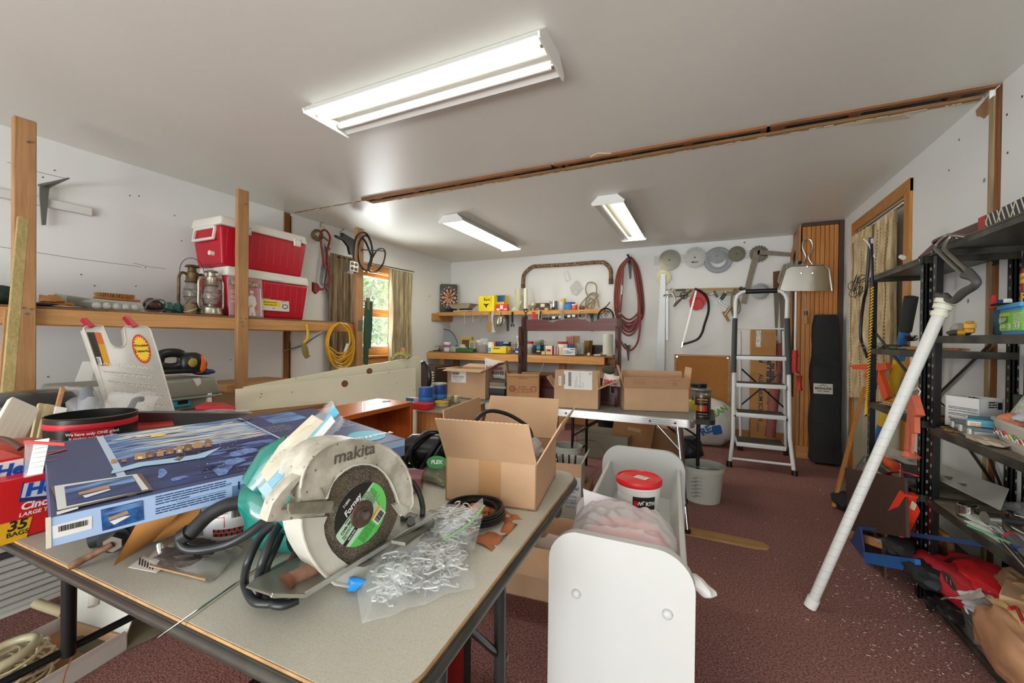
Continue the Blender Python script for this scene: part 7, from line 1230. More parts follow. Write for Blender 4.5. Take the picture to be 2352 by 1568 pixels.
T=cooler('lower red cooler with a cream lid and a product sticker',1.90,2.62,ZS+.001,ZS+.385,False);cooler('upper red cooler with cream hinges stacked on the lower one',1.85,2.60,ZS+.387,ZS+.755,True)
xf=-3.293;F_=Fm((xf+.004,2.165,ZS+.065),(0,1,0),(-.09,0,1));W_,H_=.265,.155
b=B(F_);b.prism(rrect(0,0,W_,H_,.012),.002);st=b.bd('sticker',pl('d5d3c6',.5),T)
for a,c,m in(((.004,.085),(.095,.151),pl('a9c832',.5)),((.004,.035),(.18,.082),pl('e5c62b',.5))):B(F_).box((a[0],a[1],.0021),(c[0],c[1],.003)).bd('printed_patch',m,st)
b=B(F_);b.prism(circ(.048,.118,.02,20),.0036);b.bd('printed_disc',NAVY,st);b=B(F_);b.prism([(.03,.118),(.066,.118),(.062,.108),(.048,.1),(.034,.108)],.004);b.bd('printed_disc',REDP,st);B(F_).box((.11,.12,.003),(.165,.142,.0035)).bd('red_banner',REDP,st)
for s,x,y,sz,m in(('Coleman',.137,.131,.014,WHP),('48 QT. PLUS',.137,.105,.014,INK),('MOST INSULATED SIDE',.092,.068,.011,INK),('LARGEST USABLE SPACE',.092,.048,.010,INK),('48',.02,.02,.014,INK),('60+',.12,.02,.012,INK)):text(s,F_@V((x,y,.0)),F_.col[0].xyz,F_.col[1].xyz,sz,m,st,bold=.03,lift=.0042)
b=B();lines(b,F_,.19,.25,[.14,.132,.124,.116,.1,.092,.084,.076],.0018,.003,4);b.bd('fine_print',INK,st)['kind']='stuff';b=B(F_);b.prism([(.20,.03),(.225,.02),(.25,.03),(.25,.055),(.225,.062),(.20,.055)],.003,hole=[(.206,.034),(.225,.027),(.244,.034),(.244,.051),(.225,.056),(.206,.051)]);b.bd('printed_cube',INK,st)
T=Th('coverall_pack','red and black packet showing a figure in white overalls, before the red coolers','packet',L3(565,-3.24));y0,y1=at(530,700,x=-3.25).y,at(604,700,x=-3.25).y;F_=Fm((-3.262,y0,ZS+.001),(0,1,0),(-.08,0,1));W_=y1-y0
B(F_).box((0,0,-.012),(W_,.29,0),.002).bd('body',pl('bb2430',.4),T);B(F_).box((0,.235,.0),(W_,.285,.001)).bd('black_band',INK,T);B(F_).box((W_-.008,0,.0),(W_,.235,.001)).bd('white_edge',WHP,T);B(F_).box((0,0,0),(W_,.012,.0012)).bd('black_band',INK,T)
text('SUPER STUFF',F_@V((W_*.5,.258,.001)),F_.col[0].xyz,F_.col[1].xyz,.036,pl('e8a632',.5),T,bold=.05,lift=.0012);cx_=W_*.70
b=B(F_);b.prism([(cx_-.008,.175),(cx_+.008,.175),(cx_+.028,.16),(cx_+.036,.11),(cx_+.026,.085),(cx_+.016,.09),(cx_+.024,.012),(cx_+.004,.012),(cx_,.05),(cx_-.008,.012),(cx_-.03,.012),(cx_-.02,.085),(cx_-.034,.08),(cx_-.038,.12),(cx_-.028,.16)],.0015);b.bd('white_overalls',WHP,T)
b=B(F_);b.prism(circ(cx_,.19,.013,16),.0015);b.bd('printed_face',pl('c99878',.6),T);b=B(F_);b.prism([(cx_-.014,.194),(cx_+.016,.194),(cx_+.012,.21),(cx_-.012,.21)],.002);b.bd('printed_hat',WHP,T);b=B(F_);b.prism(circ(cx_-.01,.088,.012,12),.002);b.bd('printed_gloves',YEL,T);b=B();lines(b,F_,.01,.05,[.2,.19,.18,.16,.15,.14,.12,.11],.003,.001,6);b.bd('fine_print',WHP,T)['kind']='stuff'
b=B();b.pillow([F_@V((-.01,-.0,.006)),F_@V((W_+.012,0,.006)),F_@V((W_+.01,.31,.006)),F_@V((-.01,.315,.006))],.008,seed=3,nz=.004);b.bd('film',BAGC,T)
for k,(px,py)in enumerate(((742,506),(787,525))):
 T=Th('utility_hook',('bent steel hook above the clamp lamp','bent steel hook above the black bracket')[k],'hook',at(px,py+20,x=XL+.02));B().tube([at(px-6,py+26,x=XL+.01),at(px-6,py+6,x=XL+.02),at(px+2,py+2,x=XL+.06),at(px+4,py-6,x=XL+.06)],.006,8).bd('hook',STL,T)
T=Th('clamp_lamp','metal reflector clamp lamp hanging on the hook right of the coolers','lamp',at(727,550,x=-3.6));c=at(727,540,x=-3.62);M=Fm(c,V((.3,1,0)),V((.2,.0,1)));M=M@Matrix.Rotation(radians(0),4,'X');b=B(M);b.lathe([(.012,-.07),(.03,-.05),(.055,-.01),(.062,.02),(.058,.02),(.05,-.005)],n=24);b.bd('reflector',mat('dull_tin','9b8f76',.35,.7,var=(30,.4)),T)
B().cyl(c,at(742,522,x=-3.66),.02,n=12).bd('socket',CRM,T)
RED2=mat('chipped_red','a5292b',.5,var=(30,.3),col2='6d2a22');T=Th('bow_saw','old red bow saw hanging between the coolers and the brown curtain','saw',at(735,675,x=-3.6));X4=-3.62
B().tube(Sp([at(*q,x=X4)for q in((733,535),(738,560),(744,600),(749,615))]),.016,8,flat=.5).bd('grip',RED2,T);B().tube(Sp([at(*q,x=X4)for q in((733,535),(745,528),(754,535),(758,548),(752,575),(752,600),(755,622),(758,640),(752,655),(740,664),(726,662),(718,655))],5),.011,8).bd('frame',RED2,T)
pw([(716,648),(726,652),(733,664),(722,675),(716,668)],X4,.03,RED2,'end_bracket',T);B().tube([at(735,538,x=X4-.02),at(753,552,x=X4-.02)],.01,8).bd('strap',pl('7a6a50',.6),T);B().cyl(at(752,573,x=X4),at(757,571,x=X4),.014,n=10).bd('wing_nut',RUST,T)
T=Th('wire_bundle','bundle of grey and blue wires hanging behind the red saw','wire',at(758,730,x=XL+.02))
for k,pts in enumerate((((742,590),(738,620),(736,650),(748,660),(758,690),(766,735)),((746,560),(742,620),(740,650),(752,668),(762,700),(768,735)),((748,565),(750,620),(746,655),(756,680),(764,735)))):B().tube(Sp([at(*q,x=XL+.04)for q in pts]),.006,6).bd('wire',pl(('8b8f95','5f7390','3c3f45')[k],.5),T)
o=B().tube(Sp([at(*q,x=XL+.05)for q in((650,806),(672,800),(700,790),(722,775),(745,762),(765,758))]),.007,8).bd('grey_conduit',pl('7a7f86',.5));tag(o,'thin grey cable slanting along the wall below the timber shelf','cable')
T=Th('shelf_bracket','black curved shelf brackets stored on the second wall hook','bracket',at(800,580,x=-3.55));X5=-3.6;pw([(766,540),(770,546),(785,552),(796,566),(800,584),(810,586),(812,552),(785,536),(781,545)],X5,.03,BLKP,'curved_arm',T);B().bar(at(784,536,x=X5-.05),at(812,560,x=X5-.05),.03,.02).bd('plate',HK,T)
CU1=mat('brown_woven_curtain','a8977a',.85,var=(40,.35),stretch=(1,1,.1),col2='7a6a50',bump=(60,.4));CU2=mat('beige_woven_curtain','c3b795',.85,var=(40,.3),stretch=(1,1,.1),col2='97896a',bump=(60,.4))
y0,y1=at(757,700,x=XL+.06).y,at(816,700,x=XL+.06).y;curtain('bunched brown woven curtain at the left side of the window',(XL+.07,y0),(XL+.07,y1),at(780,585,x=XL+.07).z,at(780,852,x=XL+.07).z,(1,0),.022,4.5,CU1,3,trim=6,flare=1.02)
y0,y1=at(892,700,x=XL+.06).y,at(945,700,x=XL+.06).y;curtain('pleated beige curtain at the right side of the window',(XL+.08,y0),(XL+.08,y1),at(920,622,x=XL+.08).z,at(915,830,x=XL+.08).z,(1,0),.028,5,CU2,5,trim=7,flare=.94)
o=B().cyl((XL+.07,3.3,at(780,585,x=XL+.07).z-.03),(XL+.07,4.66,2.13),.006,n=8).bd('curtain_rod',BLK);tag(o,'thin dark curtain rod over the left window','rod')
T=Th('outlet_box','metal box with four round outlets on a black cord hung at the third post','outlet',at(812,628,x=-3.19));X6=-3.17;c=at(813,612,x=X6);M=Fm(c,V((.15,1,-.1)),V((-.1,.1,1)));B(M).box((-.045,-.05,-.10),(.045,.05,0),.004).bd('box',mat('galv_box','7f7567',.45,.6),T)
fc=B(M).box((-.048,-.053,0),(.048,.053,.004),.002).bd('face_plate',mat('face_steel','a9a59a',.35,.6),T)
for dx in(-.021,.021):
 for dy in(-.024,.024):b=B(M);b.cyl((dx,dy,.004),(dx,dy,.008),.0165,n=18);b.bd('outlet',BLKP,fc)
T=Th('cord_coil','black appliance cord looped over the top of the third post','cord',at(840,620,x=-3.15));X7=-3.16
B().tube(Sp([at(*q,x=X7+.012*(i%3))for i,q in enumerate(((812,598),(812,575),(818,545),(830,534),(843,538),(853,560),(855,590),(848,615),(838,620),(826,605),(822,580),(826,555),(838,541),(848,548),(856,575),(852,598),(856,590),(868,573),(880,572),(885,583),(880,605),(866,622),(850,624),(846,612),(852,590),(842,560),(832,545)))],6),.0095,8).bd('cord',BLKP,T);b=B();b.cyl(at(842,622,x=X7),at(840,632,x=X7),.014,n=10);b.bd('plug',pl('8a6a2c',.5),T)
o=B().cyl((-3.2,3.16,2.10),(-3.02,3.30,2.10),.006,n=8).bd('post_peg',HK);tag(o,'long nail peg holding the black cord on the third post','nail')
T=Th('rolled_umbrella','rolled dark green umbrella hanging between the third post and the window','umbrella',at(848,838,x=-3.4));X8=-3.5;GR=mat('green_canvas','31513a',.8,bump=(14,.5))
for k,(a,c)in enumerate((((846,690),(842,838)),((853,692),(848,800)),((841,700),(838,836)))):B().tube([at(*a,x=X8),at((a[0]+c[0])/2,(a[1]+c[1])/2,x=X8),at(*c,x=X8)],[.018,.03,.02],10,flat=.6).bd('canvas_fold',GR,T)
B().cyl(at(845,690,x=X8),V((XL,at(845,690,x=X8).y,at(845,690,x=X8).z+.02)),.005,n=6).bd('hook',BLK,T);B().cyl(at(845,684,x=X8),at(845,712,x=X8),.022,n=10).bd('collar',pl('6e6b46',.5),T);b=B();c=at(836,696,x=X8);b.tube([c+V((0,.028*cos(a),.028*sin(a)))for a in[2*pi*i/16 for i in range(16)]],.006,6,True);b.bd('ring',BLK,T)
o=B().cyl(at(812,735,x=XL+.09),at(813,650,x=XL+.09),.008,n=8).bd('pull_rod',pl('9a9aa4',.4));tag(o,'thin grey rod standing beside the brown curtain','rod')
T=Th('yellow_brush','yellow handled bristle brush hanging from the timber shelf beam','brush',at(700,828,x=-3.2));X9=-3.215;B().tube(Sp([at(*q,x=X9)for q in((704,744),(707,758),(706,778),(699,788),(702,808),(712,818))]),.013,8,flat=.5).bd('handle',YEL,T);b=B();b.blob(at(701,805,x=X9+.0),(.02,.03,.075),.1,fr=4,seed=2,sub=3,M=Matrix.Rotation(radians(14),3,'X'));b.bd('bristle_pad',mat('tan_sponge','8f7f53',.9,bump=(200,1)),T)
T=Th('yellow_cord_coil','big coil of yellow extension cord hanging on the beam at the third post','cord',at(783,848,x=-3.15));YC2=mat('yellow_cord','d8a51c',.4);P=[];R=random.Random(7)
for i in range(8):
 x_=-3.20+.011*i;t_=741+R.uniform(0,4);bt=(842,812,830,846,820,836,826,848)[i];lf=748+R.uniform(0,8);rt=817-R.uniform(0,7)
 P+=[at(783+R.uniform(-3,3),t_,x=x_),at(lf+10,755,x=x_),at(lf,790,x=x_),at(lf+10,bt-14,x=x_),at(783+R.uniform(-6,6),bt,x=x_),at(rt-8,bt-16,x=x_),at(rt,788,x=x_),at(rt-10,754,x=x_)]
B().tube(Sp(P,4),.0085,8).bd('cord',YC2,T);B().tube(Sp([at(*q,x=-3.08)for q in((783,742),(800,760),(803,785),(797,798))]),.0085,8).bd('cord',YC2,T);B().cyl(at(799,790,x=-3.08),at(792,808,x=-3.08),.017,.014,12).bd('connector',mat('clear_connector','d5d3c2',.3),T);B().cyl(at(792,808,x=-3.08),at(789,822,x=-3.08),.013,.008,12).bd('plug',YC2,T)
o=B().box((-3.24,at(783,745,x=-3.2).y-.01,1.34),(-3.15,at(783,745,x=-3.2).y+.01,1.348)).bd('cord_nail',STL);tag(o,'nail in the beam carrying the yellow cord coil','nail')
b=B();b.sheet([at(664,768,x=XL+.1),at(690,768,x=XL+.1),at(690,790,x=XL+.1),at(668,788,x=XL+.1)],.02,14,8,seed=3);tag(b.bd('plastic_wisp',BAGC),'wisp of clear plastic hanging near the wall stud below the shelf','film')
# ================= LEFT WORK SURFACE AND THINGS ON IT =================
BN=Th('side_bench','wooden side bench under the timber shelf','bench',(-3.0,1.0,0));B().box((-3.78,-.2,.765),(-2.12,1.86,.79),.002).bd('top',mat('bench_deck','8c6540',.7,wood=(1,16)),BN)
for x,y in((-3.7,-.1),(-2.2,-.1),(-3.7,1.8),(-2.2,1.8)):B().box((x-.04,y-.04,0),(x+.04,y+.04,.765)).bd('leg',PINEZ,BN)
o=B().box((-3.70,1.90,.74),(-3.28,2.5,.83),.003).bd('timber_block',PINEY);tag(o,'brown timber beam lying behind the second post at bench height','timber')
for z_,nm in((0,'x'),):B().box((-3.74,1.88,0),(-3.30,2.52,.738)).bd('crate',CARDD);tag(bpy.data.objects['crate'],'brown crate under the timber beam behind the second post','crate')
TG=mat('hammered_grey','8b8c80',.4,.3,bump=(120,.4));T=Th('tool_box','large grey hammered metal box with an overhanging lid and teal latch','toolbox',(-2.75,1.17,.7905));xa,xb=-2.98,-2.60;y0,y1=at(150,900,x=xb).y,at(508,900,x=xb).y;zs_=at(500,905,x=xb).z
B().box((xa+.02,y0+.02,.791),(xb-.02,y1-.03,zs_),.01,2).bd('body',TG,T);b=B();b.hexa([(xa,y0,zs_),(xb,y0,zs_),(xb,y1,zs_),(xa,y1,zs_),(xa+.03,y0+.03,zs_+.10),(xb-.012,y0+.02,zs_+.105),(xb-.012,y1-.02,zs_+.10),(xa+.03,y1-.03,zs_+.10)],.016,3);b.bd('lid',TG,T);B().box((xa-.004,y0-.004,zs_-.012),(xb+.006,y1+.006,zs_+.002),.004).bd('rim',TG,T)
c=at(421,922,x=xb);la=B().box((xb-.02,c.y-.045,c.z-.03),(xb-.006,c.y+.045,c.z+.03),.004).bd('latch',pl('2c93a6',.4),T);B().box((xb-.008,c.y-.025,c.z-.014),(xb-.002,c.y+.025,c.z+.006),.002).bd('clasp',BLK,la);B().box((xb-.02,at(482,915,x=xb).y-.01,c.z-.03),(xb-.0,at(482,915,x=xb).y+.012,c.z+.03),.002).bd('white_tab',WHP,T)
b=B(Fm((xb-.009,0,0),(0,1,0),(0,0,1)));cc=at(453,877,x=xb);b.prism([(cc.y-.02,cc.z+.02),(cc.y+.018,cc.z+.022),(cc.y+.024,cc.z-.01),(cc.y+.004,cc.z-.026),(cc.y-.008,cc.z)],.003);b.bd('sticker_remnant',pl('cfd0ca',.7),T)
T=Th('corded_sander','black and orange hand tool with a looped grip on top of the grey metal box','tool',at(415,855,x=-2.76));xk=-2.74;K=lambda a,c:at(a,c,x=xk);zb_=zs_+.107
B().tube(Sp([K(*q)for q in((364,828),(370,815),(390,810),(412,812),(420,822),(414,838),(395,844),(372,842),(364,835))],5,True),.026,10,True,flat=.9).bd('loop_grip',BLKP,T);b=B();c=K(438,833);b.blob(c+V((0,0,.0)),(.055,.065,.062),.03,sub=3,p=1.3);b.bd('motor_housing',BLKP,T);b=B();c=K(455,835);b.blob(c,(.054,.028,.058),0,sub=3,p=1.4);b.bd('orange_collar',pl('ee6a22',.35),T);b=B();c=K(461,835);b.blob(c,(.045,.028,.052),0,sub=3);b.bd('nose',pl('3c3330',.4),T)
b=B();c=K(410,851);b.blob(c,(.05,.15,.016),0,sub=3,p=1.5);b.bd('base',BLKP,T);b=B();b.blob(K(432,832)+V((.05,0,0)),(.01,.025,.028),0,sub=2);b.bd('gold_badge',pl('9b8536',.4),T)
b=B();b.blob(at(468,853,x=-2.80)+V((0,0,-.002)),(.05,.06,.018),.2,sub=3);tag(b.bd('blue_rag',pl('2e3b6a',.8)),'folded dark blue rag beside the black and orange hand tool','rag')
T=Th('tackle_case','clear plastic tackle case with red latches leaning on the grey metal box','case',at(300,960,x=-2.35));CP=mat('tackle_clear','d9d6cd',.18,alpha=.5,spec=.9,bump=(8,.2))
def tc(a,c):t=(c-750)/190;return at(a,c,x=-2.50+.16*t)
O_=tc(192,752);ux=(tc(340,752)-O_);uy=(O_-tc(247,905));F_=Fm(O_,ux,uy);iv=F_.inverted()
def t2(a,c):
 r=(a-1176)/CF*CRT-(c-784)/CF*CUP+CFW;n_=F_.col[2].xyz;k=(O_-CPOS).dot(n_)/r.dot(n_);p_=iv@(CPOS+r*k);return(p_.x,p_.y)
out=[t2(*q)for q in((192,754),(196,750),(215,748),(236,749),(243,765),(252,788),(262,797),(276,799),(286,794),(289,782),(285,752),(290,749),(336,750),(345,756),(362,810),(400,945),(300,960),(258,950),(225,850))]
if F_.col[2].xyz.dot(CPOS-O_)<0:sg=-1
else:sg=1
b=B(F_);b.prism(out,.035,-.035 if sg>0 else 0);sh=b.bd('shell',CP,T)
b=B(F_);zz=.0005 if sg>0 else-.0055;b.tube([(x,y,.0)for x,y in out],.004,6,True);b.bd('rim',mat('milky_rim','ccc8bd',.25,alpha=.8),T)
for k,q in enumerate((((186,733),(197,733),(216,751),(205,753)),((283,728),(296,731),(316,750),(304,752)))):
 b=B(F_);b.prism([t2(*p_)for p_ in q],.03,-.015);b.bd('latch',pl('a3182b',.35),T)
L_=zz if sg>0 else-.001
b=B(F_);b.prism([t2(*q)for q in((199,763),(216,763),(240,840),(224,838))],.001,L_);b.bd('label',pl('3a332d',.6),T);b=B(F_);b.prism([t2(*q)for q in((216,763),(231,764),(240,790),(225,790))],.001,L_);b.bd('label',pl('cf6a2c',.6),T);b=B(F_);b.prism([t2(*q)for q in((225,790),(240,790),(253,833),(252,841),(240,840))],.001,L_);b.bd('label',pl('cf9a2c',.6),T);b=B(F_);b.prism([t2(*q)for q in((220,820),(230,820),(235,838),(226,838))],.0016,L_);b.bd('label',PAP,T)
b=B(F_);
for i in range(7):q=t2(219+i*.6+1.2*i*0,823+2*i);b.box((q[0],q[1]-.0006,L_),(q[0]+.012,q[1]+.0012,L_+.0022))
for i in range(7):q=t2(203+i*3.2,772+7*i);b.box((q[0],q[1]-.001,L_),(q[0]+.012,q[1]+.0015,L_+.0018))
b.bd('fine_print',INK,T)['kind']='stuff'
b=B(F_);q0,q1=t2(323,768),t2(327,835);c_=((t2(325,801)));rx_=abs(t2(345,801)[0]-t2(305,801)[0])/2;ry_=abs(q0[1]-q1[1])/2;b.prism([(c_[0]+rx_*cos(a),c_[1]+ry_*sin(a))for a in[2*pi*i/36 for i in range(36)]],.0012,L_);b.bd('oval_label',pl('c23a20',.5),T)
b=B(F_);b.prism([(c_[0]+rx_*(.9 if i%2 else .68)*cos(2*pi*i/44),c_[1]+ry_*(.92 if i%2 else .74)*sin(2*pi*i/44))for i in range(44)],.0018,L_);b.bd('sunburst',pl('ecc52a',.5),T)
for s,dy in(('Double',.016),('Capacity',-.012)):text(s,F_@V((c_[0],c_[1]+dy,L_)),F_.col[0].xyz*1,F_.col[1].xyz,.0165,INK,T,bold=.03,lift=.0026)
b=B(F_)
for r_ in range(5):
 for i in range(8):
  q=t2(242+i*13+r_*11,838+r_*22+i*1.5)
  b.tube([(q[0]+.006*cos(a),q[1]+.010*sin(a),.002)for a in[pi*k/6 for k in range(7)]],.0018,5)
b.bd('compartment_clips',mat('clip_clear','eceae4',.15,alpha=.75),T)['kind']='stuff'
for r_ in range(4):
 b=B(F_);q0,q1=t2(238+r_*11,852+r_*22),t2(352+r_*10,862+r_*22);b.bar((q0[0],q0[1],0),(q1[0],q1[1],0),.004,.004);b.bd('divider',mat('milky_rim','ccc8bd',.25,alpha=.8),T)
def plank(label,a,c,w_,th,m,xa,xc,name='batten',up=(1,0,0)):
 p,q=at(*a,x=xa),at(*c,x=xc);o=B().bar(p,q,w_,th,up=up,bev=.002).bd(name,m);return tag(o,label,'timber')
GRN2=mat('pale_treated_pine','b5a36c',.7,wood=(2,40),col2='968454')
plank('pale greenish batten leaning in front of the first post',(53,500),(8,1000),.038,.018,GRN2,-3.10,-2.75);plank('thin orange pine strip left of the greenish batten',(17,712),(-4,980),.02,.015,PINEZ,-3.05,-2.9)
o=plank('white fluted corner moulding sticking up at the lower left',(55,928),(-30,1085),.075,.02,mat('cream_flute','d9d3c3',.6),-1.95,-1.75);b=B();p,q=at(55,928,x=-1.95),at(-30,1085,x=-1.75);d=(q-p).normalized();s_=d.cross(V((1,0,0))).normalized()
for k in range(5):b.bar(p+s_*(.028-.014*k)+V((.011,0,0)),q+s_*(.028-.014*k)+V((.011,0,0)),.004,.006,up=(1,0,0))
o['_o']=list(o.location);b.bd('flute',mat('cream_flute','d9d3c3',.6),o)
plank('beige moulding offcut behind the coffee can, left one',(100,928),(76,1045),.028,.012,mat('beige_mould','b5a67e',.6),-2.0,-1.9);plank('beige moulding offcut behind the coffee can, right one',(116,930),(90,1045),.028,.012,mat('beige_mould','b5a67e',.6),-1.96,-1.86);plank('thin orange stick leaning behind the coffee can',(144,890),(104,1040),.012,.01,PINE,-2.0,-1.85);plank('narrow white board behind the coffee can',(140,935),(118,1050),.03,.008,WHT,-1.93,-1.83)
b=B();c=at(115,925,x=-2.15);b.lathe([(.02,.10),(.10,.095),(.155,.06),(.17,.0),(.165,0),(.15,.055),(.09,.085)],(c.x-.1,c.y,c.z-.06),n=32);tag(b.bd('black_basin',mat('glossy_black','18191b',.2)),'glossy black basin behind the timber offcuts','basin')
b=B(Fm(at(190,862,x=-3.2),(0,1,0),(0,0,1)));b.prism([(-.04,-.06),(.03,-.06),(.055,.075),(.0,.08)],.004);tag(b.bd('white_sheet',PAP),'white card standing on the bench against the left wall','card')
b=B();b.blob(at(190,890,x=-3.0),(.08,.08,.05),.1,sub=2);bpy.data.objects.remove(b.bd('x',PAP))
p=at(213,962,d=1.32);p.z=.7515;T=Th('coffee_can','big open black and red coffee can with printed banner','can',p);M=TR(p);r=.107;h=.2
b=B(M);b.lathe([(r,0),(r,h),(r+.002,h+.002),(r-.002,h+.003),(r-.003,.01),(.01,.008)],n=44);b.bd('body',mat('dark_can','262422',.35,.3),T);B(M).lathe([(r+.0006,h-.030),(r+.001,h-.029),(r+.001,h-.014),(r+.0006,h-.013)],n=44,cap=False).bd('red_band',pl('c8202e',.4),T);B(M).lathe([(r+.001,h+.0005),(r+.0025,h+.0035),(r-.002,h+.004)],n=44,cap=False).bd('rim',mat('tin_rim','77776f',.3,.9),T)
def cp_(T,p,r,a0,a1,z0,z1,m,e=.001,nm='label_band',n=10):
 b=B(TR(p));rs=[]
 for i in range(n+1):a=radians(a0+(a1-a0)*i/n);rs.append([(r*cos(a),r*sin(a),z0),((r+e)*cos(a),(r+e)*sin(a),z0),((r+e)*cos(a),(r+e)*sin(a),z1),(r*cos(a),r*sin(a),z1)])
 b.rings(rs);return b.bd(nm,m,T)
fa=math.degrees(math.atan2(-p.y,-p.x));cp_(T,p,r,fa-25,fa+25,h-.076,h-.032,pl('b51d2b',.4));cp_(T,p,r,fa-25,fa+25,h-.13,h-.077,pl('d8d6cc',.5));cp_(T,p,r,fa-8,fa+6,h-.128,h-.112,YEL,.0016)
for i,s in enumerate(('We have only ONE grind.','It makes perfect coffee','in every coffee maker.')):oc(s,p,r+.0006,fa+1,h-.042-.0125*i,.0115,WHP,T,.03)
for i,s in enumerate(('Our Coffee is Stronger','Use 1 level measure','to 6 oz. of water')):oc(s,p,r+.0006,fa+1,h-.085-.0105*i,.0095,INK,T,.02)
T=Th('clear_tool_bag','clear plastic bag holding a grey trigger tool behind the coffee can','bag',at(240,950,d=1.6));b=B();b.pillow([at(148,955,d=1.5),at(245,955,d=1.5),at(242,892,d=1.6),at(150,888,d=1.6)],.03,seed=2,nz=.012);b.bd('film',BAGC,T);b=B();b.tube([at(195,956,d=1.52),at(205,920,d=1.54),at(200,895,d=1.56)],[.02,.03,.02],10);b.bd('grey_tool',pl('6a6d72',.4),T)
T=Th('clear_tool_bag','clear plastic bag with a black handled tool right of the coffee can','bag',at(300,955,d=1.6));b=B();b.pillow([at(232,958,d=1.46),at(345,952,d=1.5),at(366,908,d=1.65),at(250,903,d=1.6)],.03,seed=4,nz=.014);b.bd('film',BAGC,T);b=B();b.tube(Sp([at(275,954,d=1.5),at(298,940,d=1.52),at(310,920,d=1.55),at(326,916,d=1.58)]),[.011]*25,8);b.bd('black_handle',BLKP,T)
T=Th('frying_pan','dark grey oval griddle pan in its clear and red pack behind the big picture box','pan',at(400,975,d=1.62));c=at(415,953,d=1.62);M=TR(c)@Matrix.Rotation(radians(25),4,'Z')@Matrix.Rotation(radians(-10),4,'X')
B(M).lathe([(.16,-.035),(.166,-.033),(.205,.008),(.211,.010),(.205,.015),(.16,-.02),(.01,-.022)],n=48,sx=1.25,sy=.8).bd('pan',mat('speckled_grey','5d5e60',.35,.3,speck=(400,.25,'87888a')),T)
b=B();b.sheet([at(218,1000,d=1.36),at(400,975,d=1.45),at(385,945,d=1.6),at(268,955,d=1.55)],.004,10,8,seed=3);b.bd('red_card',pl('c8473e',.5),T)
b=B();b.pillow([at(208,1010,d=1.33),at(560,965,d=1.7),at(575,938,d=1.95),at(255,955,d=1.6)],.02,up=(0,0,1),seed=6,nz=.006);b.bd('film',BAGC,T)
T=Th('red_tray','shallow red tray edge behind the griddle pan','tray',at(495,930,x=-2.2));q4=[at(448,932,x=-2.2),at(540,934,x=-2.1),at(515,924,x=-2.5),at(470,922,x=-2.5)];b=B();b.hexa([q+V((0,0,-.02))for q in q4]+q4,.004);b.bd('tray',pl('b8232d',.4),T)
CRP=mat('cream_paint_worn','ddd7bd',.5,bump=(12,.2),speck=(16,.05,'7d7458'),var=(3,.08))
def leaf(label,tops,dl,dr,zb,hole,T=None):
 x0,x1=tops[0][0],tops[-1][0];Pt=[at(px,py,d=dl+(dr-dl)*(px-x0)/(x1-x0))for px,py in tops];A_,Bq=Pt[0],Pt[-1];u=V(((Bq-A_).x,(Bq-A_).y,0)).normalized();F_=Fm((A_.x,A_.y,0),u,(0,0,1));iv=F_.inverted()
 q=[(iv@p_)for p_ in Pt];pts=[(p_.x,p_.y)for p_ in q];pts2=[(pts[0][0],zb)]+pts+[(pts[-1][0]+.01,zb+.15)]
 T=Th('door_leaf',label,'panel',(A_+Bq)/2*1.0-V((0,0,(A_.z+Bq.z)/2-zb)));th=.02
 sgn=1 if F_.col[2].xyz.dot(CPOS-A_)>0 else-1
 b=B(F_);b.prism(pts2,th,-th);b.bd('panel',CRP,T)
 hp=at(*hole,d=dl+(dr-dl)*(hole[0]-x0)/(x1-x0));hq=iv@hp;b=B(F_);b.prism(circ(hq.x,hq.y,.022,20),.0015,.0002 if sgn>0 else-th-.001);b.bd('finger_hole',mat('hole_wood','6e4a30',.8),T);return F_,T
leaf('rear cream painted door leaf with a curved top edge behind the first',((560,889),(640,872),(710,859),(780,845),(880,831),(967,817)),2.42,3.25,.05,(841,851))
F_,T=leaf('front cream painted door leaf with a round finger hole',((542,894),(620,884),(701,873),(760,866),(850,857),(955,845)),2.25,3.05,.05,(783,879))
o=B().bar(at(928,798,d=3.2),at(930,870,d=3.2),.03,.02).bd('wooden_stick',PINE);tag(o,'short wooden stick standing up behind the cream door leaves','stick')
T=Th('yellow_glove','folded yellow green cloth wrapped on the wooden stick','cloth',at(920,825,d=3.15));b=B();b.tube(Sp([at(898,826,d=3.1),at(912,814,d=3.12),at(928,812,d=3.12),at(940,822,d=3.12)]),[.008]+[.03]*23+[.02],8,flat=.5);b.bd('cloth',mat('olive_yellow','a9a35c',.8,var=(40,.4)),T)
b=B();c=at(972,865,d=3.27);b.tube([c+V((.11*cos(a)*.9,-.05*cos(a),.11*sin(a)))for a in[2*pi*i/28 for i in range(28)]],.018,8,True);tag(b.bd('black_hoop',BLKP),'black hoop leaning just behind the end of the cream door leaves','hoop')
T=Th('orange_bookcase','orange varnished open wooden case standing behind the picture box','bookcase',(-1.4,1.6,0));OB=mat('orange_varnish','c4671f',.3,coat=.2,wood=(0,20),col2='a8501a');OBD=mat('orange_varnish_in','b4581c',.4,wood=(2,20),col2='9a4513')
FR=at(949,922,z=.875);FL=at(742,966,z=.875);u=(FL-FR);L=u.length;M=Fm((FR.x,FR.y,0),u,V((0,0,1)).cross(u)if 0 else V((-u.y,u.x,0)));zt_=FR.z
ck=M@V((0,.1,0));sg=1 if(ck-CPOS).length>(V((FR.x,FR.y,0))-CPOS).length else-1
dp=.24*sg
B(M).box((0,0,zt_-.022),(L,dp,zt_),.002).bd('top',OB,T)if M.col[2].z>0 else B(M).box((0,0,-zt_),(L,dp,-zt_+.022),.002).bd('top',OB,T)
zz=(lambda a:a)if M.col[2].z>0 else(lambda a:-a)
for x0_ in(0,L-.02):B(M).box((x0_,0,zz(0)),(x0_+.02,dp,zz(zt_-.022)),.002).bd('side',OBD,T)
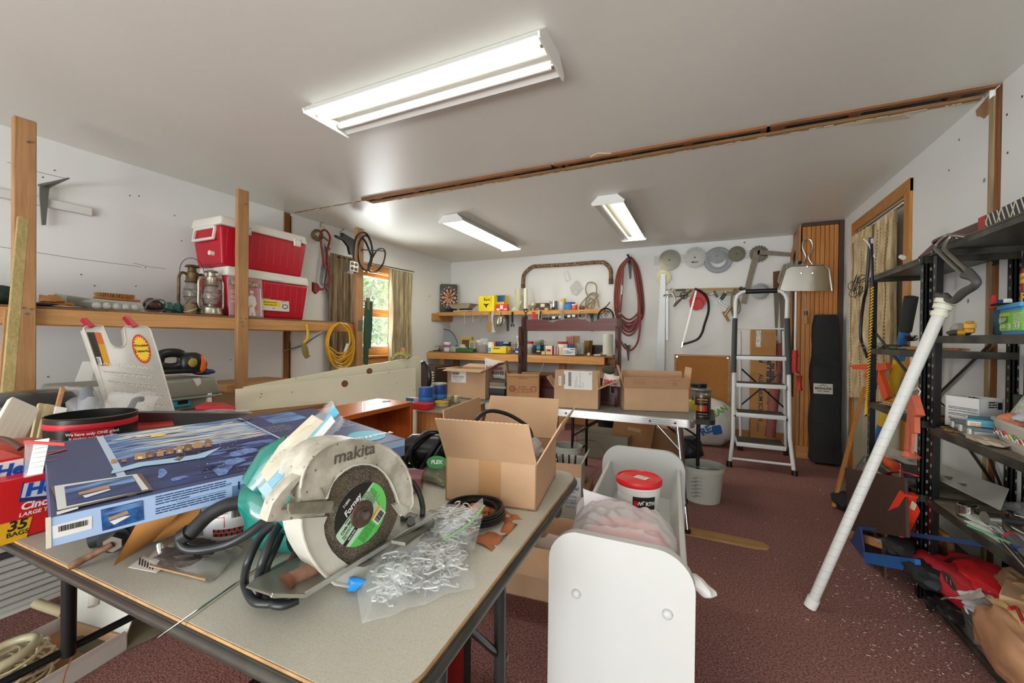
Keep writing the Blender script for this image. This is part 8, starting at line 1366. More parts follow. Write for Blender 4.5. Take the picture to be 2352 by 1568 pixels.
B(M).box((.02,dp*.92,zz(0)),(L-.02,dp,zz(zt_-.022))).bd('back',OBD,T)
for z_ in(.02,.42,.56):B(M).box((.02,0,zz(z_)),(L-.02,dp*.92,zz(z_+.018))).bd('shelf',OBD,T)
b=B(M);b.prism([(.03,dp*.5),(.06,dp*.62),(.10,dp*.5),(.06,dp*.4)],.001,zz(zt_)if zz(1)>0 else zz(zt_)-.001);b.bd('stain',mat('dark_stain','4a2a16',.5),T)
T=Th('plywood_cabinet','bare plywood cabinet with bold grain beside the orange bookcase','cabinet',(-1.6,2.0,0));p0=at(958,943,z=.80);p1=at(1040,950,z=.80);u=(p1-p0);M=Fm((p0.x,p0.y,0),u,V((-u.y,u.x,0)));PLY=mat('bold_ply','a8713a',.6,wood=(2,12),col2='74431c')
B(M).box((0,0,0),(u.length,.42,.795),.002).bd('carcass',PLY,T);B(M).box((-.005,-.006,.795),(u.length+.005,.43,.80)).bd('top',mat('dirty_top','7c6a55',.7),T)
def cabp(px,dy):q=at(px,940,z=.80);c=M@V((0,dy,0));p_=at(px,930,z=.80);t=(M.inverted()@p_);return M@V((t.x,dy,.8005))
Jar('blue_can','blue ribbed can nearest the front on the plywood cabinet','can',cabp(990,.14),.042,.115,pl('1d4f96',.35),None,(.3,.5),.98,bandm=pl('3a77bd',.35));Jar('blue_can','blue ribbed can behind the front one on the plywood cabinet','can',cabp(1000,.26),.042,.125,pl('1a3f80',.35),GALV,(.3,.5),.98,.06,bandm=pl('3a77bd',.35))
q=cabp(971,.07);T=Box('screw_carton','small blue and white carton at the left of the plywood cabinet','box',M@TR(M.inverted()@q),.052,.05,.06,pl('d3d6d4',.5),face=[(0,.7,1,1,pl('2a4c78',.5)),(.2,.2,.8,.5,pl('8597a6',.5))]);q=cabp(1005,.06);T=Box('red_carton','flat bright red carton on the plywood cabinet','box',M@TR(M.inverted()@q),.10,.08,.035,pl('c22a2c',.4));q=cabp(1022,.2);Jar('yellow_tin','low round tin with a yellow lid behind the red carton','tin',q,.04,.03,pl('b8b08c',.5),pl('d4a92c',.4),neck=.98,lidh=.4)
for k,(px,dy,c_,s_)in enumerate(((1018,.3,'9c8c5c',.05),(1030,.22,'6b6560',.04),(1028,.34,'b9b49c',.045))):q=cabp(px,dy);b=B();b.cb(q+V((0,0,s_*.5)),(s_,s_,s_),.004);tag(b.bd('small_block',pl(c_,.6)),('tan block at the back of the plywood cabinet','grey block at the right front corner of the plywood cabinet','cream block at the back right of the plywood cabinet')[k],'block')
# ================= FOREGROUND TABLE =================
def pm(F_):
 iv=F_.inverted();n_=F_.col[2].xyz;o=F_.translation
 def g(px,py):
  r=(px-1176)/CF*CRT-(py-784)/CF*CUP+CFW;k=(o-CPOS).dot(n_)/r.dot(n_);p_=iv@(CPOS+r*k);return(p_.x,p_.y)
 return g
ZT=.75;TT=Th('folding_table','grey laminate folding table with dark metal rim in the foreground','table',(-.95,.86,0))
LAM=mat('speckled_laminate','c6c2b4',.55,speck=(420,.22,'a39c8c'),var=(200,.08),bump=(400,.05));RIM=mat('dark_rim','57554f',.38,.6,var=(12,.25));EDG=mat('worn_wood_edge','b99263',.8,var=(30,.3))
def arc(cx,cy,r,a0,a1,n=7):return[(cx+r*cos(radians(a0+(a1-a0)*i/n)),cy+r*sin(radians(a0+(a1-a0)*i/n)))for i in range(n+1)]
SN,SF=(-.744,.366),(-1.03,1.37)
def table_outline(g):
 return[(-1.80-g,.347-g),(-.44,.383-g)]+arc(-.425,.465,.082+g,-85,0,8)+[(-.385+g,1.30)]+arc(-.455,1.31,.068+g,8,90,7)+[(-1.80-g,1.36+g)]
def clip(P,side):
 (x0,y0),(x1,y1)=SN,SF;out=[];f=lambda p:((x1-x0)*(p[1]-y0)-(y1-y0)*(p[0]-x0))*side-.0006
 for i in range(len(P)):
  a,c=P[i],P[(i+1)%len(P)];fa,fc=f(a),f(c)
  if fa>=0:out.append(a)
  if(fa<0)!=(fc<0):t=fa/(fa-fc);out.append((a[0]+(c[0]-a[0])*t,a[1]+(c[1]-a[1])*t))
 return out
for sd in(1,-1):
 b=B();b.prism(clip(table_outline(-.002),sd),.0006,ZT-.0006);b.bd('laminate_half',LAM,TT)
 b=B();b.prism(clip(table_outline(0),sd),.0172,ZT-.018);b.bd('board_half',EDG,TT)
b=B();b.prism(table_outline(.003),.024,ZT-.030,hole=table_outline(-.02));b.bd('rim',RIM,TT)
b=B();P=[V((x,y,ZT-.018))for x,y in table_outline(.001)];b.tube(P,.0105,10,True);b.bd('rim_bead',RIM,TT)
def tleg(pts,r,nm='leg',m=None):B().tube([V(p)for p in pts],r,14).bd(nm,m or mat('dark_tube','3f4142',.35,.5,var=(8,.3)),TT)
tleg([(-.415,.835,ZT-.03),(-.415,.84,.40),(-.415,.85,0)],.0135);tleg([(-.43,.63,ZT-.03),(-.43,.60,.0)],.0135);tleg([(-.43,.655,.68),(-.425,.70,.64),(-.42,.85,.475),(-.42,.865,.465)],.0085,'brace',mat('blue_black_bar','23262b',.2,.6));tleg([(-.47,.56,ZT-.04),(-.445,.60,.45)],.009,'brace')
b=B();c=V((-.418,.862,.468));b.cyl(c+V((.0,0,0)),c+V((.012,0,0)),.008,n=12);b.bd('rivet',RUST,TT)
tleg([(-1.235,.398,ZT-.03),(-1.245,.40,.512)],.0125,'leg',BLK);tleg([(-1.25,.12,.512),(-1.25,1.27,.55)],.0085,'cross_tube',BLK);tleg([(-1.25,.12,.512),(-1.25,.12,0)],.0125,'leg',BLK);tleg([(-1.25,1.27,0),(-1.25,1.26,ZT-.03)],.0125,'leg',BLK)
tleg([(-.62,1.25,ZT-.03),(-.63,1.27,0)],.0135)
b=B();b.blob(at(1281,1168,z=.70),(.012,.022,.028),.0,sub=3);b.bd('corner_glide',mat('grey_glide','43464a',.5),TT)
p,q=at(362,1465,z=.7545),at(640,1270,z=.7535);o=B().cyl(p,q,.0016,n=8).bd('steel_rod',CHR);tag(o,'thin bright steel rod lying in the table seam and sticking over the edge','rod')
A_=V((-.961,.287,.911));Bq=V((-.779,.941,.919));Dq=V((-1.533,.446,.927));F_=Fm(A_,Bq-A_,Dq-A_);LU=(Bq-A_).length;LV=(Dq-A_).dot(F_.col[1].xyz);TH=.050
g=pm(F_);T=Th('picture_box','large flat blue boxed paint set with a snowy night village picture','box',(A_+Bq+Dq+(Bq+Dq-A_))/4-V((0,0,TH)))
SLATE=pl('3f4a70',.45);PALE=pl('a9c6ea',.45);NAV=pl('1f2d57',.45)
B(F_).box((0,0,-TH),(LU,LV,0),.0015).bd('carton',SLATE,T)
def pp(pts,m,l=.0004,nm='printed_patch',fr=None,gg=None):b=B(fr or F_);b.prism([(gg or g)(*q)for q in pts],.0003,l);return b.bd(nm,m,T)
def clampuv(P):return[(min(max(x,.001),LU-.001),min(max(y,.001),LV-.001))for x,y in P]
SKYM=mat('painted_sky','7fa9d8',.4,var=(60,.1),stretch=(1,.16,1),col2='23407f');NIGHT=mat('painted_night','33487f',.4,var=(34,.3),stretch=(1,.35,1),col2='1d2a52')
x0,y0=g(162,1112);xr=g(600,985)[0];ym=LV*.50
b=B(F_);b.prism([(.105,.02),(xr,.02),(xr,ym),(.105,ym)],.0003,.0003);b.bd('painted_ground',NIGHT,T);b=B(F_);b.prism([(.105,ym),(xr,ym),(xr,LV-.004),(.105,LV-.004)],.0003,.0003);b.bd('painted_sky',SKYM,T)
b=B(F_);b.box((.095,.02,.0003),(.108,LV-.004,.0009));b.bd('border_line',pl('b9c9de',.5),T);B(F_).box((xr-.003,.002,.0003),(xr+.002,LV-.004,.0009)).bd('border_line',pl('b9c9de',.5),T)
R=random.Random(21)
def streaks(n,v0,v1,m,l0,l1,w0,w1,z_,u0=.12,u1=None):
 b=B(F_);u1=u1 or xr-.01
 for i in range(n):
  u=R.uniform(u0,u1);v_=R.uniform(v0,v1);l=R.uniform(l0,l1);w_=R.uniform(w0,w1);a=R.uniform(-.14,.14);ue=min(u+l,u1)
  if ue-u<.02:continue
  P=[];n_=6
  for k in range(n_+1):t=k/n_;P.append((u+(ue-u)*t,v_+a*(ue-u)*t+w_*sin(pi*t)*.5+.004*noise.noise(V((t*4,i,1)))))
  for k in range(n_,-1,-1):t=k/n_;P.append((u+(ue-u)*t,v_+a*(ue-u)*t-w_*sin(pi*t)*.5-.0005))
  b.prism(P,.0002,z_)
 b.bd('cloud_streaks',m,T)['kind']='stuff'
streaks(46,ym+.01,LV-.02,pl('2b4a8a',.45),.06,.22,.006,.016,.0007);streaks(75,ym+.0,LV-.02,pl('b7cfe8',.45),.05,.24,.004,.014,.0010);streaks(34,ym+.01,LV-.03,pl('e8ddc0',.45),.05,.2,.003,.009,.0013);streaks(14,ym,ym+.10,pl('e6bd85',.45),.05,.16,.003,.006,.0015);streaks(18,LV*.84,LV-.02,pl('f0ead8',.45),.03,.10,.008,.018,.0016,.11,.28)
streaks(22,.05,ym-.02,pl('1b2548',.45),.06,.2,.006,.02,.0007);streaks(16,.06,ym-.05,pl('5b78b5',.45),.04,.12,.01,.03,.0009,.22)
b=B(F_);c_=g(362,1000);b.prism([(c_[0]+.016*cos(a)*(1+.2*cos(5*a)),c_[1]+.022*sin(a))for a in[2*pi*i/20 for i in range(20)]],.0002,.0018);b.bd('painted_moon',pl('f0cf7e',.5),T)
HS=[pl(c,.6)for c in('b98a5c','8f6a4a','ab8e6c','7a5a48')]
for i,(px,py,w_,h_)in enumerate(((262,1062,14,7),(285,1060,12,7),(322,1052,26,13),(345,1048,18,12),(368,1045,16,11),(390,1040,18,12),(412,1036,14,14),(432,1032,18,13),(455,1026,20,12),(478,1022,16,14))):
 pp([(px-w_/2,py+h_/2),(px+w_/2,py+h_/2-w_*.14),(px+w_/2,py-h_/2-w_*.14),(px-w_*.1,py-h_*.9),(px-w_/2,py-h_/2)],HS[i%4],.0019,'painted_house');pp([(px-w_*.2,py+h_*.3),(px+w_*.2,py+h_*.25),(px+w_*.2,py-h_*.1),(px-w_*.2,py-h_*.1)],HS[2]if i%4!=2 else pl('f3dca0',.5),.0024,'lit_window')
pp([(255,1090),(330,1072),(400,1064),(470,1052),(508,1028),(450,1046),(380,1056),(318,1064),(258,1082)],pl('a9cbe6',.5),.002,'snow_path');pp([(398,1058),(430,1046),(412,1060)],pl('6e5344',.5),.0024,'painted_house')
for(px,py,w_,h_)in((372,1088,20,22),(512,1080,40,26),(535,1062,50,16),(555,1040,60,14),(410,1100,40,8)):pp([(px+w_/2*cos(a)*(1+.25*sin(3*a+px)),py-h_*.0+h_/2*sin(a)-w_*.12*cos(a))for a in[2*pi*i/16 for i in range(16)]],mat('painted_frost','7f9fd6',.5,var=(90,.3),col2='4a66a8'),.0012,'painted_frost')
b=B(F_)
for i in range(70):u,v_=R.uniform(.2,xr-.01),R.uniform(.03,ym);b.cyl((u,v_,.0012),(u,v_,.0016),R.uniform(.0006,.0014),n=6)
b.bd('painted_stars',WHP,T)['kind']='stuff'
b=B(F_);tr0=g(548,965)
for i in range(16):a=R.uniform(0,pi);l=R.uniform(.02,.05);c0=V((g(545,962)[0],g(545,968)[1]-.02,.0014));b.tube([c0,c0+V((cos(a)*l*.5,sin(a)*l*.5,0)),c0+V((cos(a+.4)*l,sin(a+.4)*l,0))],.0005,4)
c0=V((*g(500,1075),.0014))
for i in range(20):a=R.uniform(0,2*pi);l=R.uniform(.015,.035);b.tube([c0,c0+V((cos(a)*l*.5,sin(a)*l*.5,0)),c0+V((cos(a+.4)*l,sin(a+.4)*l,0))],.0005,4)
b.bd('painted_branches',pl('1e2440',.6),T)['kind']='stuff'
WD=pl('6d5a4c',.5);pp([(116,1121),(324,1090),(352,1128),(140,1178)],WD,.003,'inset_frame');pp([(125,1120),(314,1092),(341,1127),(132,1176)],pl('d5dad8',.5),.0034,'inset_mat');pp([(148,1122),(304,1096),(326,1131),(153,1167)],NIGHT,.0038,'inset_picture');pp([(149,1124),(304,1098),(312,1111),(150,1138)],SKYM,.0042,'inset_sky');pp([(180,1136),(250,1120),(252,1126),(182,1142)],HS[0],.0045,'inset_village');pp([(190,1144),(250,1128),(255,1130),(196,1149)],pl('d9e4ee',.5),.0046,'inset_snow');pp([(130,1180),(180,1168),(180,1172),(131,1187)],WHP,.0034,'white_strip')
pp([(98,1047),(153,1031),(154,1034),(98,1050)],pl('b5413a',.5),.0022,'red_band')
def ltext(s,px,py,size,m,flip=1,bold=0,sx=1,shear=0,nm='lettering'):u,v_=g(px,py);return text(s,F_@V((u,v_,.0008)),F_.col[0].xyz*flip,F_.col[1].xyz*flip,size,m,T,nm,bold,shear,sx=sx)
ux_=.0
b=B(F_);b.box((xr+.05,LV-.16,.0003),(xr+.16,LV-.01,.0009));b.bd('small_picture',SKYM,T)
for i,s in enumerate(('Paint by Number','Everything you need','Instructions included','Ages 14 and up')):text(s,F_@V((xr+.032+.022*i*0+.0,LV*.62-.02*i,.0008)),-F_.col[0].xyz,-F_.col[1].xyz,.0125,WHP,T,align='LEFT')if 0 else text(s,F_@V((xr+.03,LV*.66-.022*i,.0008)),-F_.col[0].xyz,-F_.col[1].xyz,.011,WHP,T)
for i,s in enumerate(('A beautiful painting awaits','you. Paint this picture','step by step and enjoy')):text(s,F_@V((LU-.08,LV*.50-.024*i,.0008)),-F_.col[0].xyz,-F_.col[1].xyz,.0135,WHP,T)
b=B(F_);ce=(LU-.06,.10);b.prism([(ce[0]+.05*cos(a),ce[1]+.06*sin(a))for a in[2*pi*i/28 for i in range(28)]],.0003,.0005);b.bd('logo_ellipse',pl('5fb4cc',.5),T);text('PaintWorks',F_@V((LU-.06,.085,.001)),-F_.col[0].xyz,-F_.col[1].xyz,.030,WHP,T,bold=.03)
FS_=Fm(A_+F_.col[2].xyz*(-TH),F_.col[0].xyz,F_.col[2].xyz);gs=pm(FS_);sd=-1 if FS_.col[2].xyz.dot(V((.5,-.2,.3)))<0 else 1
FS_=Fm(A_+F_.col[2].xyz*(-TH)+(-F_.col[1].xyz)*.0004,F_.col[0].xyz,F_.col[2].xyz)
def side(u0,u1,h0,h1,m,e,nm='printed_patch'):b=B(FS_);b.box((u0,h0,0),(u1,h1,e));return b.bd(nm,m,T)
side(.001,LU-.001,.001,TH-.001,PALE,.0004);side(.001,.016,.001,TH-.001,pl('c9d3df',.5),.0008)if 0 else None
gs=pm(FS_);U=lambda px,py:gs(px,py)
def spp(pts,m,e=.0012,nm='printed_patch'):b=B(FS_);b.prism([gs(*q)for q in pts],e,0);return b.bd(nm,m,T)
spp([(120,1208),(211,1184),(211,1213),(122,1237)],WHP,.001,'barcode_panel');spp([(231,1170),(328,1148),(331,1193),(235,1219)],mat('painted_blue','2f78bd',.4,var=(60,.3),col2='173a70'),.001,'small_picture');spp([(233,1172),(327,1150),(328,1160),(238,1184)],SKYM,.0014,'small_sky');spp([(248,1188),(292,1172),(296,1178),(250,1195)],HS[0],.0016,'small_village');spp([(252,1197),(285,1185),(300,1183),(262,1204)],WHP,.0018,'small_snow')
b=B();u0,v0=gs(134,1232);u1,v1=gs(200,1190);barcode(b,FS_,u0,u1,min(v0,v1)+.008,max(v0,v1)-.002,4,.0018);b.bd('barcode',INK,T)
u0=gs(357,1150)[0];u1=gs(518,1110)[0];b=B();lines(b,FS_,u0,u1,[.044,.0395,.035,.030,.0215,.017,.0125],.0019,.0012,9,.2);b.bd('fine_print',pl('2c3f70',.6),T)['kind']='stuff';b=B(FS_);b.box((u0+.03,.0255,.0004),(u1,.0259,.0012));b.bd('rule',pl('2c3f70',.6),T)
u,v_=gs(548,1122);text('1',FS_@V((u,.030,.001)),-FS_.col[0].xyz,-FS_.col[1].xyz,.024,NAV,T,bold=.01);text('cm',FS_@V((u-.018,.036,.001)),-FS_.col[0].xyz,-FS_.col[1].xyz,.008,NAV,T);b=B(FS_);b.box((u-.012,.001,.0003),(LU-.001,.030,.0008));b.bd('printed_patch',pl('6b85ae',.5),T)
FE=Fm(Bq+F_.col[2].xyz*(-TH)+F_.col[0].xyz*.0004,F_.col[1].xyz,F_.col[2].xyz)
for a,c,m,e in(((.001,.001),(LV-.001,TH-.001),pl('dbe6f0',.5),.0006),):b=B(FE);b.box((a[0],a[1],-e),(c[0],c[1],e));b.bd('end_print',m,T)
b=B(F_);b.bar((-.002,.0,-TH),(-.002,.0,0),.006,.004);b.bd('frayed_corner',pl('ddd6c4',.7),T)
XH=-1.38;HR=mat('glossy_red_carton','d01f22',.3);HB=pl('1d4fb0',.4);FH=Fm((XH,.14,.7515),(0,1,0),(0,0,1));gh=pm(FH)
T=Th('bag_carton','red carton of large trash bags with a yellow corner, lower of the two','box',(-1.47,.3,.7515));hz=gh(0,1106)[1];yR=gh(112,1100)[0]
B(FH).box((0,0,-.17),(yR,hz,0),.002).bd('carton',HR,T)
def hp(pts,m,e=.0008,nm='printed_patch'):b=B(FH);b.prism([gh(*q)for q in pts],e,0);return b.bd(nm,m,T)
hp([(47,1143),(56,1110),(130,1098),(130,1135)],pl('cfd8e6',.4),.0008,'logo_panel');hp([(43,1153),(52,1107),(54,1109),(47,1144),(130,1136),(130,1141)],pl('1b3670',.4),.0012,'logo_shadow')
hp([(-30,1212),(74,1186),(60,1236),(-30,1262)],YEL,.0009,'yellow_corner')
def ht(s,px,py,sz,m,bold=.03,shear=.2,F0=FH,g0=gh,T0=None):u,v_=g0(px,py);return text(s,F0@V((u,v_,0)),F0.col[0].xyz,F0.col[1].xyz,sz,m,T0 or T,bold=bold,shear=shear,align='LEFT',lift=.0014)
ht('Hefty',56,1128,.038,HB,.05);ht('Cinch Sak',46,1165,.022,WHP,.04);ht('LARGE TRASH',42,1184,.0115,WHP,.03);ht('35',14,1213,.030,INK,.03);ht('BAGS',13,1232,.014,INK,.02,0)
T=Th('bag_carton','red, white and blue carton of bags stacked on the lower red one','box',(-1.5,.3,hz+.752));FH2=Fm((-1.425,.14,.752+hz+.0005),(0,1,0),(0,0,1));gh2=pm(FH2);h2=gh2(0,1056)[1];y2=gh2(52,1060)[0]
B(FH2).box((0,0,-.12),(y2,h2,0),.002).bd('carton',HR,T);b=B(FH2);b.prism([gh2(*q)for q in((-30,1108),(-30,1068),(54,1052),(52,1092))],.001,0);b.bd('white_panel',WHP,T);u,v_=gh2(-22,1090);text('Hefty',FH2@V((u+.004,v_+.002,0)),(0,1,0),(0,0,1),.036,HB,T,bold=.05,shear=.2,align='LEFT',lift=.0016)
T=Th('label_bag','clear zip bag with a white printed label between the red cartons and the picture box','bag',at(78,1100,x=-1.36));c4=[at(54,1098,x=-1.33),at(100,1090,x=-1.31),at(102,1012,x=-1.36),at(57,1010,x=-1.38)];b=B();b.pillow(c4,.012,seed=4,nz=.004);b.bd('film',BAGC,T);Fz=Fm(c4[0],c4[1]-c4[0],c4[3]-c4[0]);b=B(Fz);b.box((.005,.004,0),((c4[1]-c4[0]).length-.002,.085,.001));b.bd('label_card',PAP,T);b=B(Fz);[b.box((.008,.02+.011*i,.001),(.05,.0206+.011*i,.0016))for i in range(6)];b.bd('fine_print',pl('6f6f6f',.7),T)['kind']='stuff'
b=B();b.bar(at(56,1015,x=-1.365),at(150,1020,x=-1.2),.003,.006);tag(b.bd('zip_strip',pl('b5413a',.5)),'red zip strip across the top of the labelled clear bag','strip')
T=Th('orange_bowl','orange red enamel lid with a brown rope handle at the far left edge','lid',at(20,1050,x=-1.55));c=at(15,1055,x=-1.62);B(TR(c)).lathe([(.10,-.02),(.11,0),(.09,.03),(.05,.045),(.01,.05)],n=30).bd('shell',pl('a8361f',.35),T);B().tube(Sp([at(-20,1008,x=-1.5),at(15,1010,x=-1.48),at(48,1030,x=-1.45)]),.007,8).bd('rope',mat('brown_rope','5f4037',.8),T);
o=B().box((-1.72,.15,.7515),(-1.56,.55,.86)).bd('brown_carton',CARDD);tag(o,'brown carton behind the red bag cartons','carton')
BLKR=mat('black_rubber','26282a',.5);T=Th('black_roller','black cylinder tool with a hex nut and a rusty threaded rod','tool',(-1.1,.45,.7515));a,c=at(210,1215,z=.79),at(415,1185,z=.80);e=at(282,1245,z=.782)
B().cyl(at(385,1185,z=.80),at(262,1228,z=.785),.031,.033,22).bd('cylinder',BLKR,T);B().cyl(at(275,1220,z=.785),at(262,1240,z=.785),.026,n=20).bd('collar',BLKR,T)
n0=at(268,1238,z=.785);n1=at(258,1250,z=.784);B().cyl(n0,n1,.0165,n=6).bd('hex_nut',mat('dull_nut','8a867c',.4,.8),T);B().tube([n1,at(220,1270,z=.775),at(190,1285,z=.765),at(172,1296,z=.760),at(157,1304,z=.757)],[.0065,.0065,.0075,.008,.005],10).bd('threaded_rod',mat('rusty_rod','5f3a2a',.7,.3,var=(60,.5),col2='8a6a50'),T)
o=B().tube([at(205,1240,z=.768),at(260,1222,z=.775),at(330,1205,z=.78)],[.018,.02,.018],12).bd('black_grip',BLKR);tag(o,'short black rubber grip under the corner of the picture box','grip')
KR=mat('kraft_envelope','bd8445',.8,var=(8,.15));T=Th('kraft_envelope','tan kraft envelope sticking out below the picture box','envelope',at(300,1280,z=.76));b=B();b.sheet([at(262,1299,z=.757),at(350,1243,z=.765),at(425,1165,z=.86),at(330,1180,z=.85)],.002,8,8,th=.002,seed=3);b.bd('front',KR,T);b=B();b.sheet([at(350,1245,z=.76),at(440,1215,z=.775),at(470,1150,z=.86),at(400,1165,z=.85)],.002,8,6,th=.002,seed=5);b.bd('back_flap',KR,T)
T=Th('parts_bag','grey clear plastic bag of dark parts on the table below the saw handle','bag',at(430,1300,z=.752));c4=[at(332,1290,z=.754),at(482,1338,z=.754),at(560,1262,z=.758),at(400,1225,z=.758)];b=B();b.pillow(c4,.018,up=(0,0,1),seed=7,nz=.008);b.bd('film',mat('smoky_bag','aaa79f',.15,alpha=.42,spec=1,bump=(25,.9)),T)
b=B();b.blob(at(430,1268,z=.772),(.055,.045,.016),.3,3,4,3);b.bd('dark_parts',mat('dark_lint','4b403c',.9,var=(90,.4)),T);b=B();b.bar(at(345,1298,z=.757),at(474,1330,z=.757),.004,.003);b.bd('inner_card',pl('b08b62',.7),T);b=B();b.tube([at(385,1262,z=.77)+V((.02*cos(a),.012*sin(a),.012*sin(a*2)))for a in[2*pi*i/14 for i in range(14)]],.004,6,True);b.bd('white_loop',WHP,T)
T=Th('printed_leaflet','small folded printed leaflet left of the grey parts bag','leaflet',at(335,1295,z=.752));FL_=Fm(at(295,1302,z=.7525),at(358,1314,z=.7525)-at(295,1302,z=.7525),at(330,1278,z=.7525)-at(295,1302,z=.7525));gl=pm(FL_)
b=B(FL_);b.prism([gl(*q)for q in((295,1303),(359,1315),(378,1303),(330,1277))],.001);b.bd('sheet',PAP,T);b=B(FL_)
for i in range(6):q0,q1=gl(322+i*6,1282+i*3.4),gl(312+i*6+8,1298+i*2.2);b.bar((q0[0],q0[1],.0012),(q1[0],q1[1],.0012),.002,.0004)
b.bd('printed_stripes',INK,T)
p=at(536,1215,z=.7515);r=.062;T=Th('check_tub','white tub with a red and black checked band and barcode under the picture box','tub',p);M=TR(p);B(M).lathe([(r*.90,0),(r*.92,.002),(r,.085),(r*1.02,.1),(r*1.02,.105)],n=40).bd('body',WHP,T)
fa=math.degrees(math.atan2(-p.y,-p.x))
for row_ in range(2):
 for i in range(17):
  a=fa-40+i*5;cp_(T,p,r*.925+.0008,a,a+4.2,.010+.0085*row_,.0172+.0085*row_,(REDP,INK)[(i+row_)%2],.0008,'check',1)
b=B();Mb=Fm(p+V((r*.96*cos(radians(fa+2)),r*.96*sin(radians(fa+2)),.062)),V((-sin(radians(fa+2)),cos(radians(fa+2)),0)),(0,0,1));barcode(b,Mb,-.006,.016,-.012,.014,6,.003);b.bd('barcode',INK,T);cp_(T,p,r*.95,fa-17,fa-16,.03,.075,REDP,.0012,'red_rule',1);cp_(T,p,r*.95,fa-32,fa-16,.052,.0535,REDP,.0012,'red_rule',3)
b=B();[lines(b,Mb,-.03,-.012,[.0+.004*i],.0012,.003,i)for i in range(5)];b.bd('fine_print',INK,T)['kind']='stuff'
# ================= CIRCULAR SAW =================
H_=at(829,1179,d=.757);US=V((sin(radians(7)),cos(radians(7)),0));VS=V((0,0,1));SM=Fm(H_,US,VS);ws=pm(SM);WN=SM.col[2].xyz
def sp(px,py,w_=0):
 F0=SM.copy();F0.translation=H_+WN*w_;return pm(F0)(px,py)
CSW=Th('circular_saw','big old circular saw with grey cast guard, teal motor and abrasive disc','saw',V((H_.x-.05,H_.y,.7515)))
CAST=mat('worn_cast_metal','d3cfc0',.42,.15,var=(28,.3),col2='a8a392',bump=(45,.25),speck=(70,.12,'6d695e'));CASTL=mat('smooth_cast_guard','d6d4c8',.35,.12,var=(10,.15),bump=(60,.08));TEAL=mat('teal_housing','0f7468',.22,coat=.5);SAWB=mat('black_saw_plastic','2a2a2b',.35)
def spr(pts,w0,w1,m,nm,par=None,hole=None,ang=30):
 """pixel outline traced on the plane of its front face at w1 and given real thickness back to w0 (metres along the blade axis)"""
 F0=SM.copy();F0.translation=H_+WN*w1;gq=pm(F0);b=B(F0);b.prism([gq(*q)for q in pts],w1-w0,-(w1-w0),hole=[gq(*q)for q in hole]if hole else None);return b.bd(nm,m,par or CSW,ang=ang)
RB=.0935;DISC=mat('abrasive_disc','6f6452',.95,bump=(420,1),speck=(520,.3,'a89c88'),var=(16,.4),col2='4a4239')
b=B(SM);b.lathe([(RB-.001,-.0018),(RB,-.001),(RB,.001),(RB-.001,.0018)],n=72);dsc=b.bd('abrasive_disc',DISC,CSW,ang=40)
def dring(r0,r1,a0,a1,m,e,nm,par=dsc,n=40):
 b=B(SM);P=[(r1*cos(radians(a0+(a1-a0)*i/n)),r1*sin(radians(a0+(a1-a0)*i/n)))for i in range(n+1)]
 if r0>0:P+=[(r0*cos(radians(a1-(a1-a0)*i/n)),r0*sin(radians(a1-(a1-a0)*i/n)))for i in range(n+1)]
 b.prism(P,.0004,e);return b.bd(nm,m,par,smooth=False)
RLb=.0565;tl=42
def dpatch(poly,m,e,nm='label_patch'):
 P=[]
 def inside(p):return math.hypot(*p)<=RLb*1.0001
 sub=[]
 for i in range(len(poly)):
  a,c=poly[i],poly[(i+1)%len(poly)]
  for k in range(24):t=k/24;sub.append((a[0]+(c[0]-a[0])*t,a[1]+(c[1]-a[1])*t))
 for x,y in sub:
  l=math.hypot(x,y);s_=min(1,RLb/l)if l>0 else 1;P.append((x*s_,y*s_))
 ca,sa=cos(radians(tl)),sin(radians(tl));b=B(SM);b.prism([(x*ca-y*sa,x*sa+y*ca)for x,y in P],.0003,e);return b.bd(nm,m,dsc,smooth=False)
dring(0,RLb,0,360,pl('bfe0c4',.5),.0019,'label');Rr=RLb
dpatch([(-.06,.022),(.06,.022),(.06,.06),(-.06,.06)],pl('23211f',.5),.0023);dpatch([(-.06,.010),(-.022,.010),(-.022,.024),(-.06,.024)],pl('cfe2d2',.5),.0024)if 0 else None
dpatch([(-.06,-.06),(.06,-.06),(.06,-.028),(-.06,-.020)],pl('5cc85a',.5),.0023);dpatch([(.024,-.06),(.06,-.06),(.06,.018),(.040,.018)],pl('6ed46a',.5),.0024);dpatch([(-.06,-.012),(-.018,-.012),(-.018,-.004),(-.06,-.004)],pl('23211f',.5),.0025)
F2=SM@Matrix.Rotation(radians(tl),4,'Z')
b=B(F2);b.box((.004,-.050,.0025),(.030,-.030,.0029));b.bd('barcode_panel',WHP,dsc);b=B();barcode(b,F2,.007,.027,-.047,-.033,5,.0034);b.bd('barcode',INK,dsc);b=B(F2);b.box((.004,-.0295,.0025),(.032,-.0245,.003));b.bd('yellow_strip',YEL,dsc)
b=B();lines(b,F2,-.034,.001,[-.027,-.031,-.035,-.039,-.043],.0012,.0029,3);lines(b,F2,.022,.045,[.016,.0135,.011,.0085,.006,.0035,.001,-.0015,-.004,-.0065,-.009],.0009,.0029,4);lines(b,F2,-.05,-.024,[.006,.003,.0],.0012,.0029,5);lines(b,F2,-.03,.034,[.0195],.0014,.0029,6);b.bd('fine_print',pl('2f5a34',.6),dsc)['kind']='stuff'
for s,x,y,sz,m in(('Forney',.0,.030,.015,WHP),('71892',-.004,.044,.007,WHP),('C24R-BF',-.034,.0125,.007,INK),('MAX RPM',-.036,-.008,.0045,WHP)):text(s,F2@V((x,y,.0026)),F2.col[0].xyz,F2.col[1].xyz,sz,m,dsc,bold=.03,shear=.25 if s=='Forney' else 0)
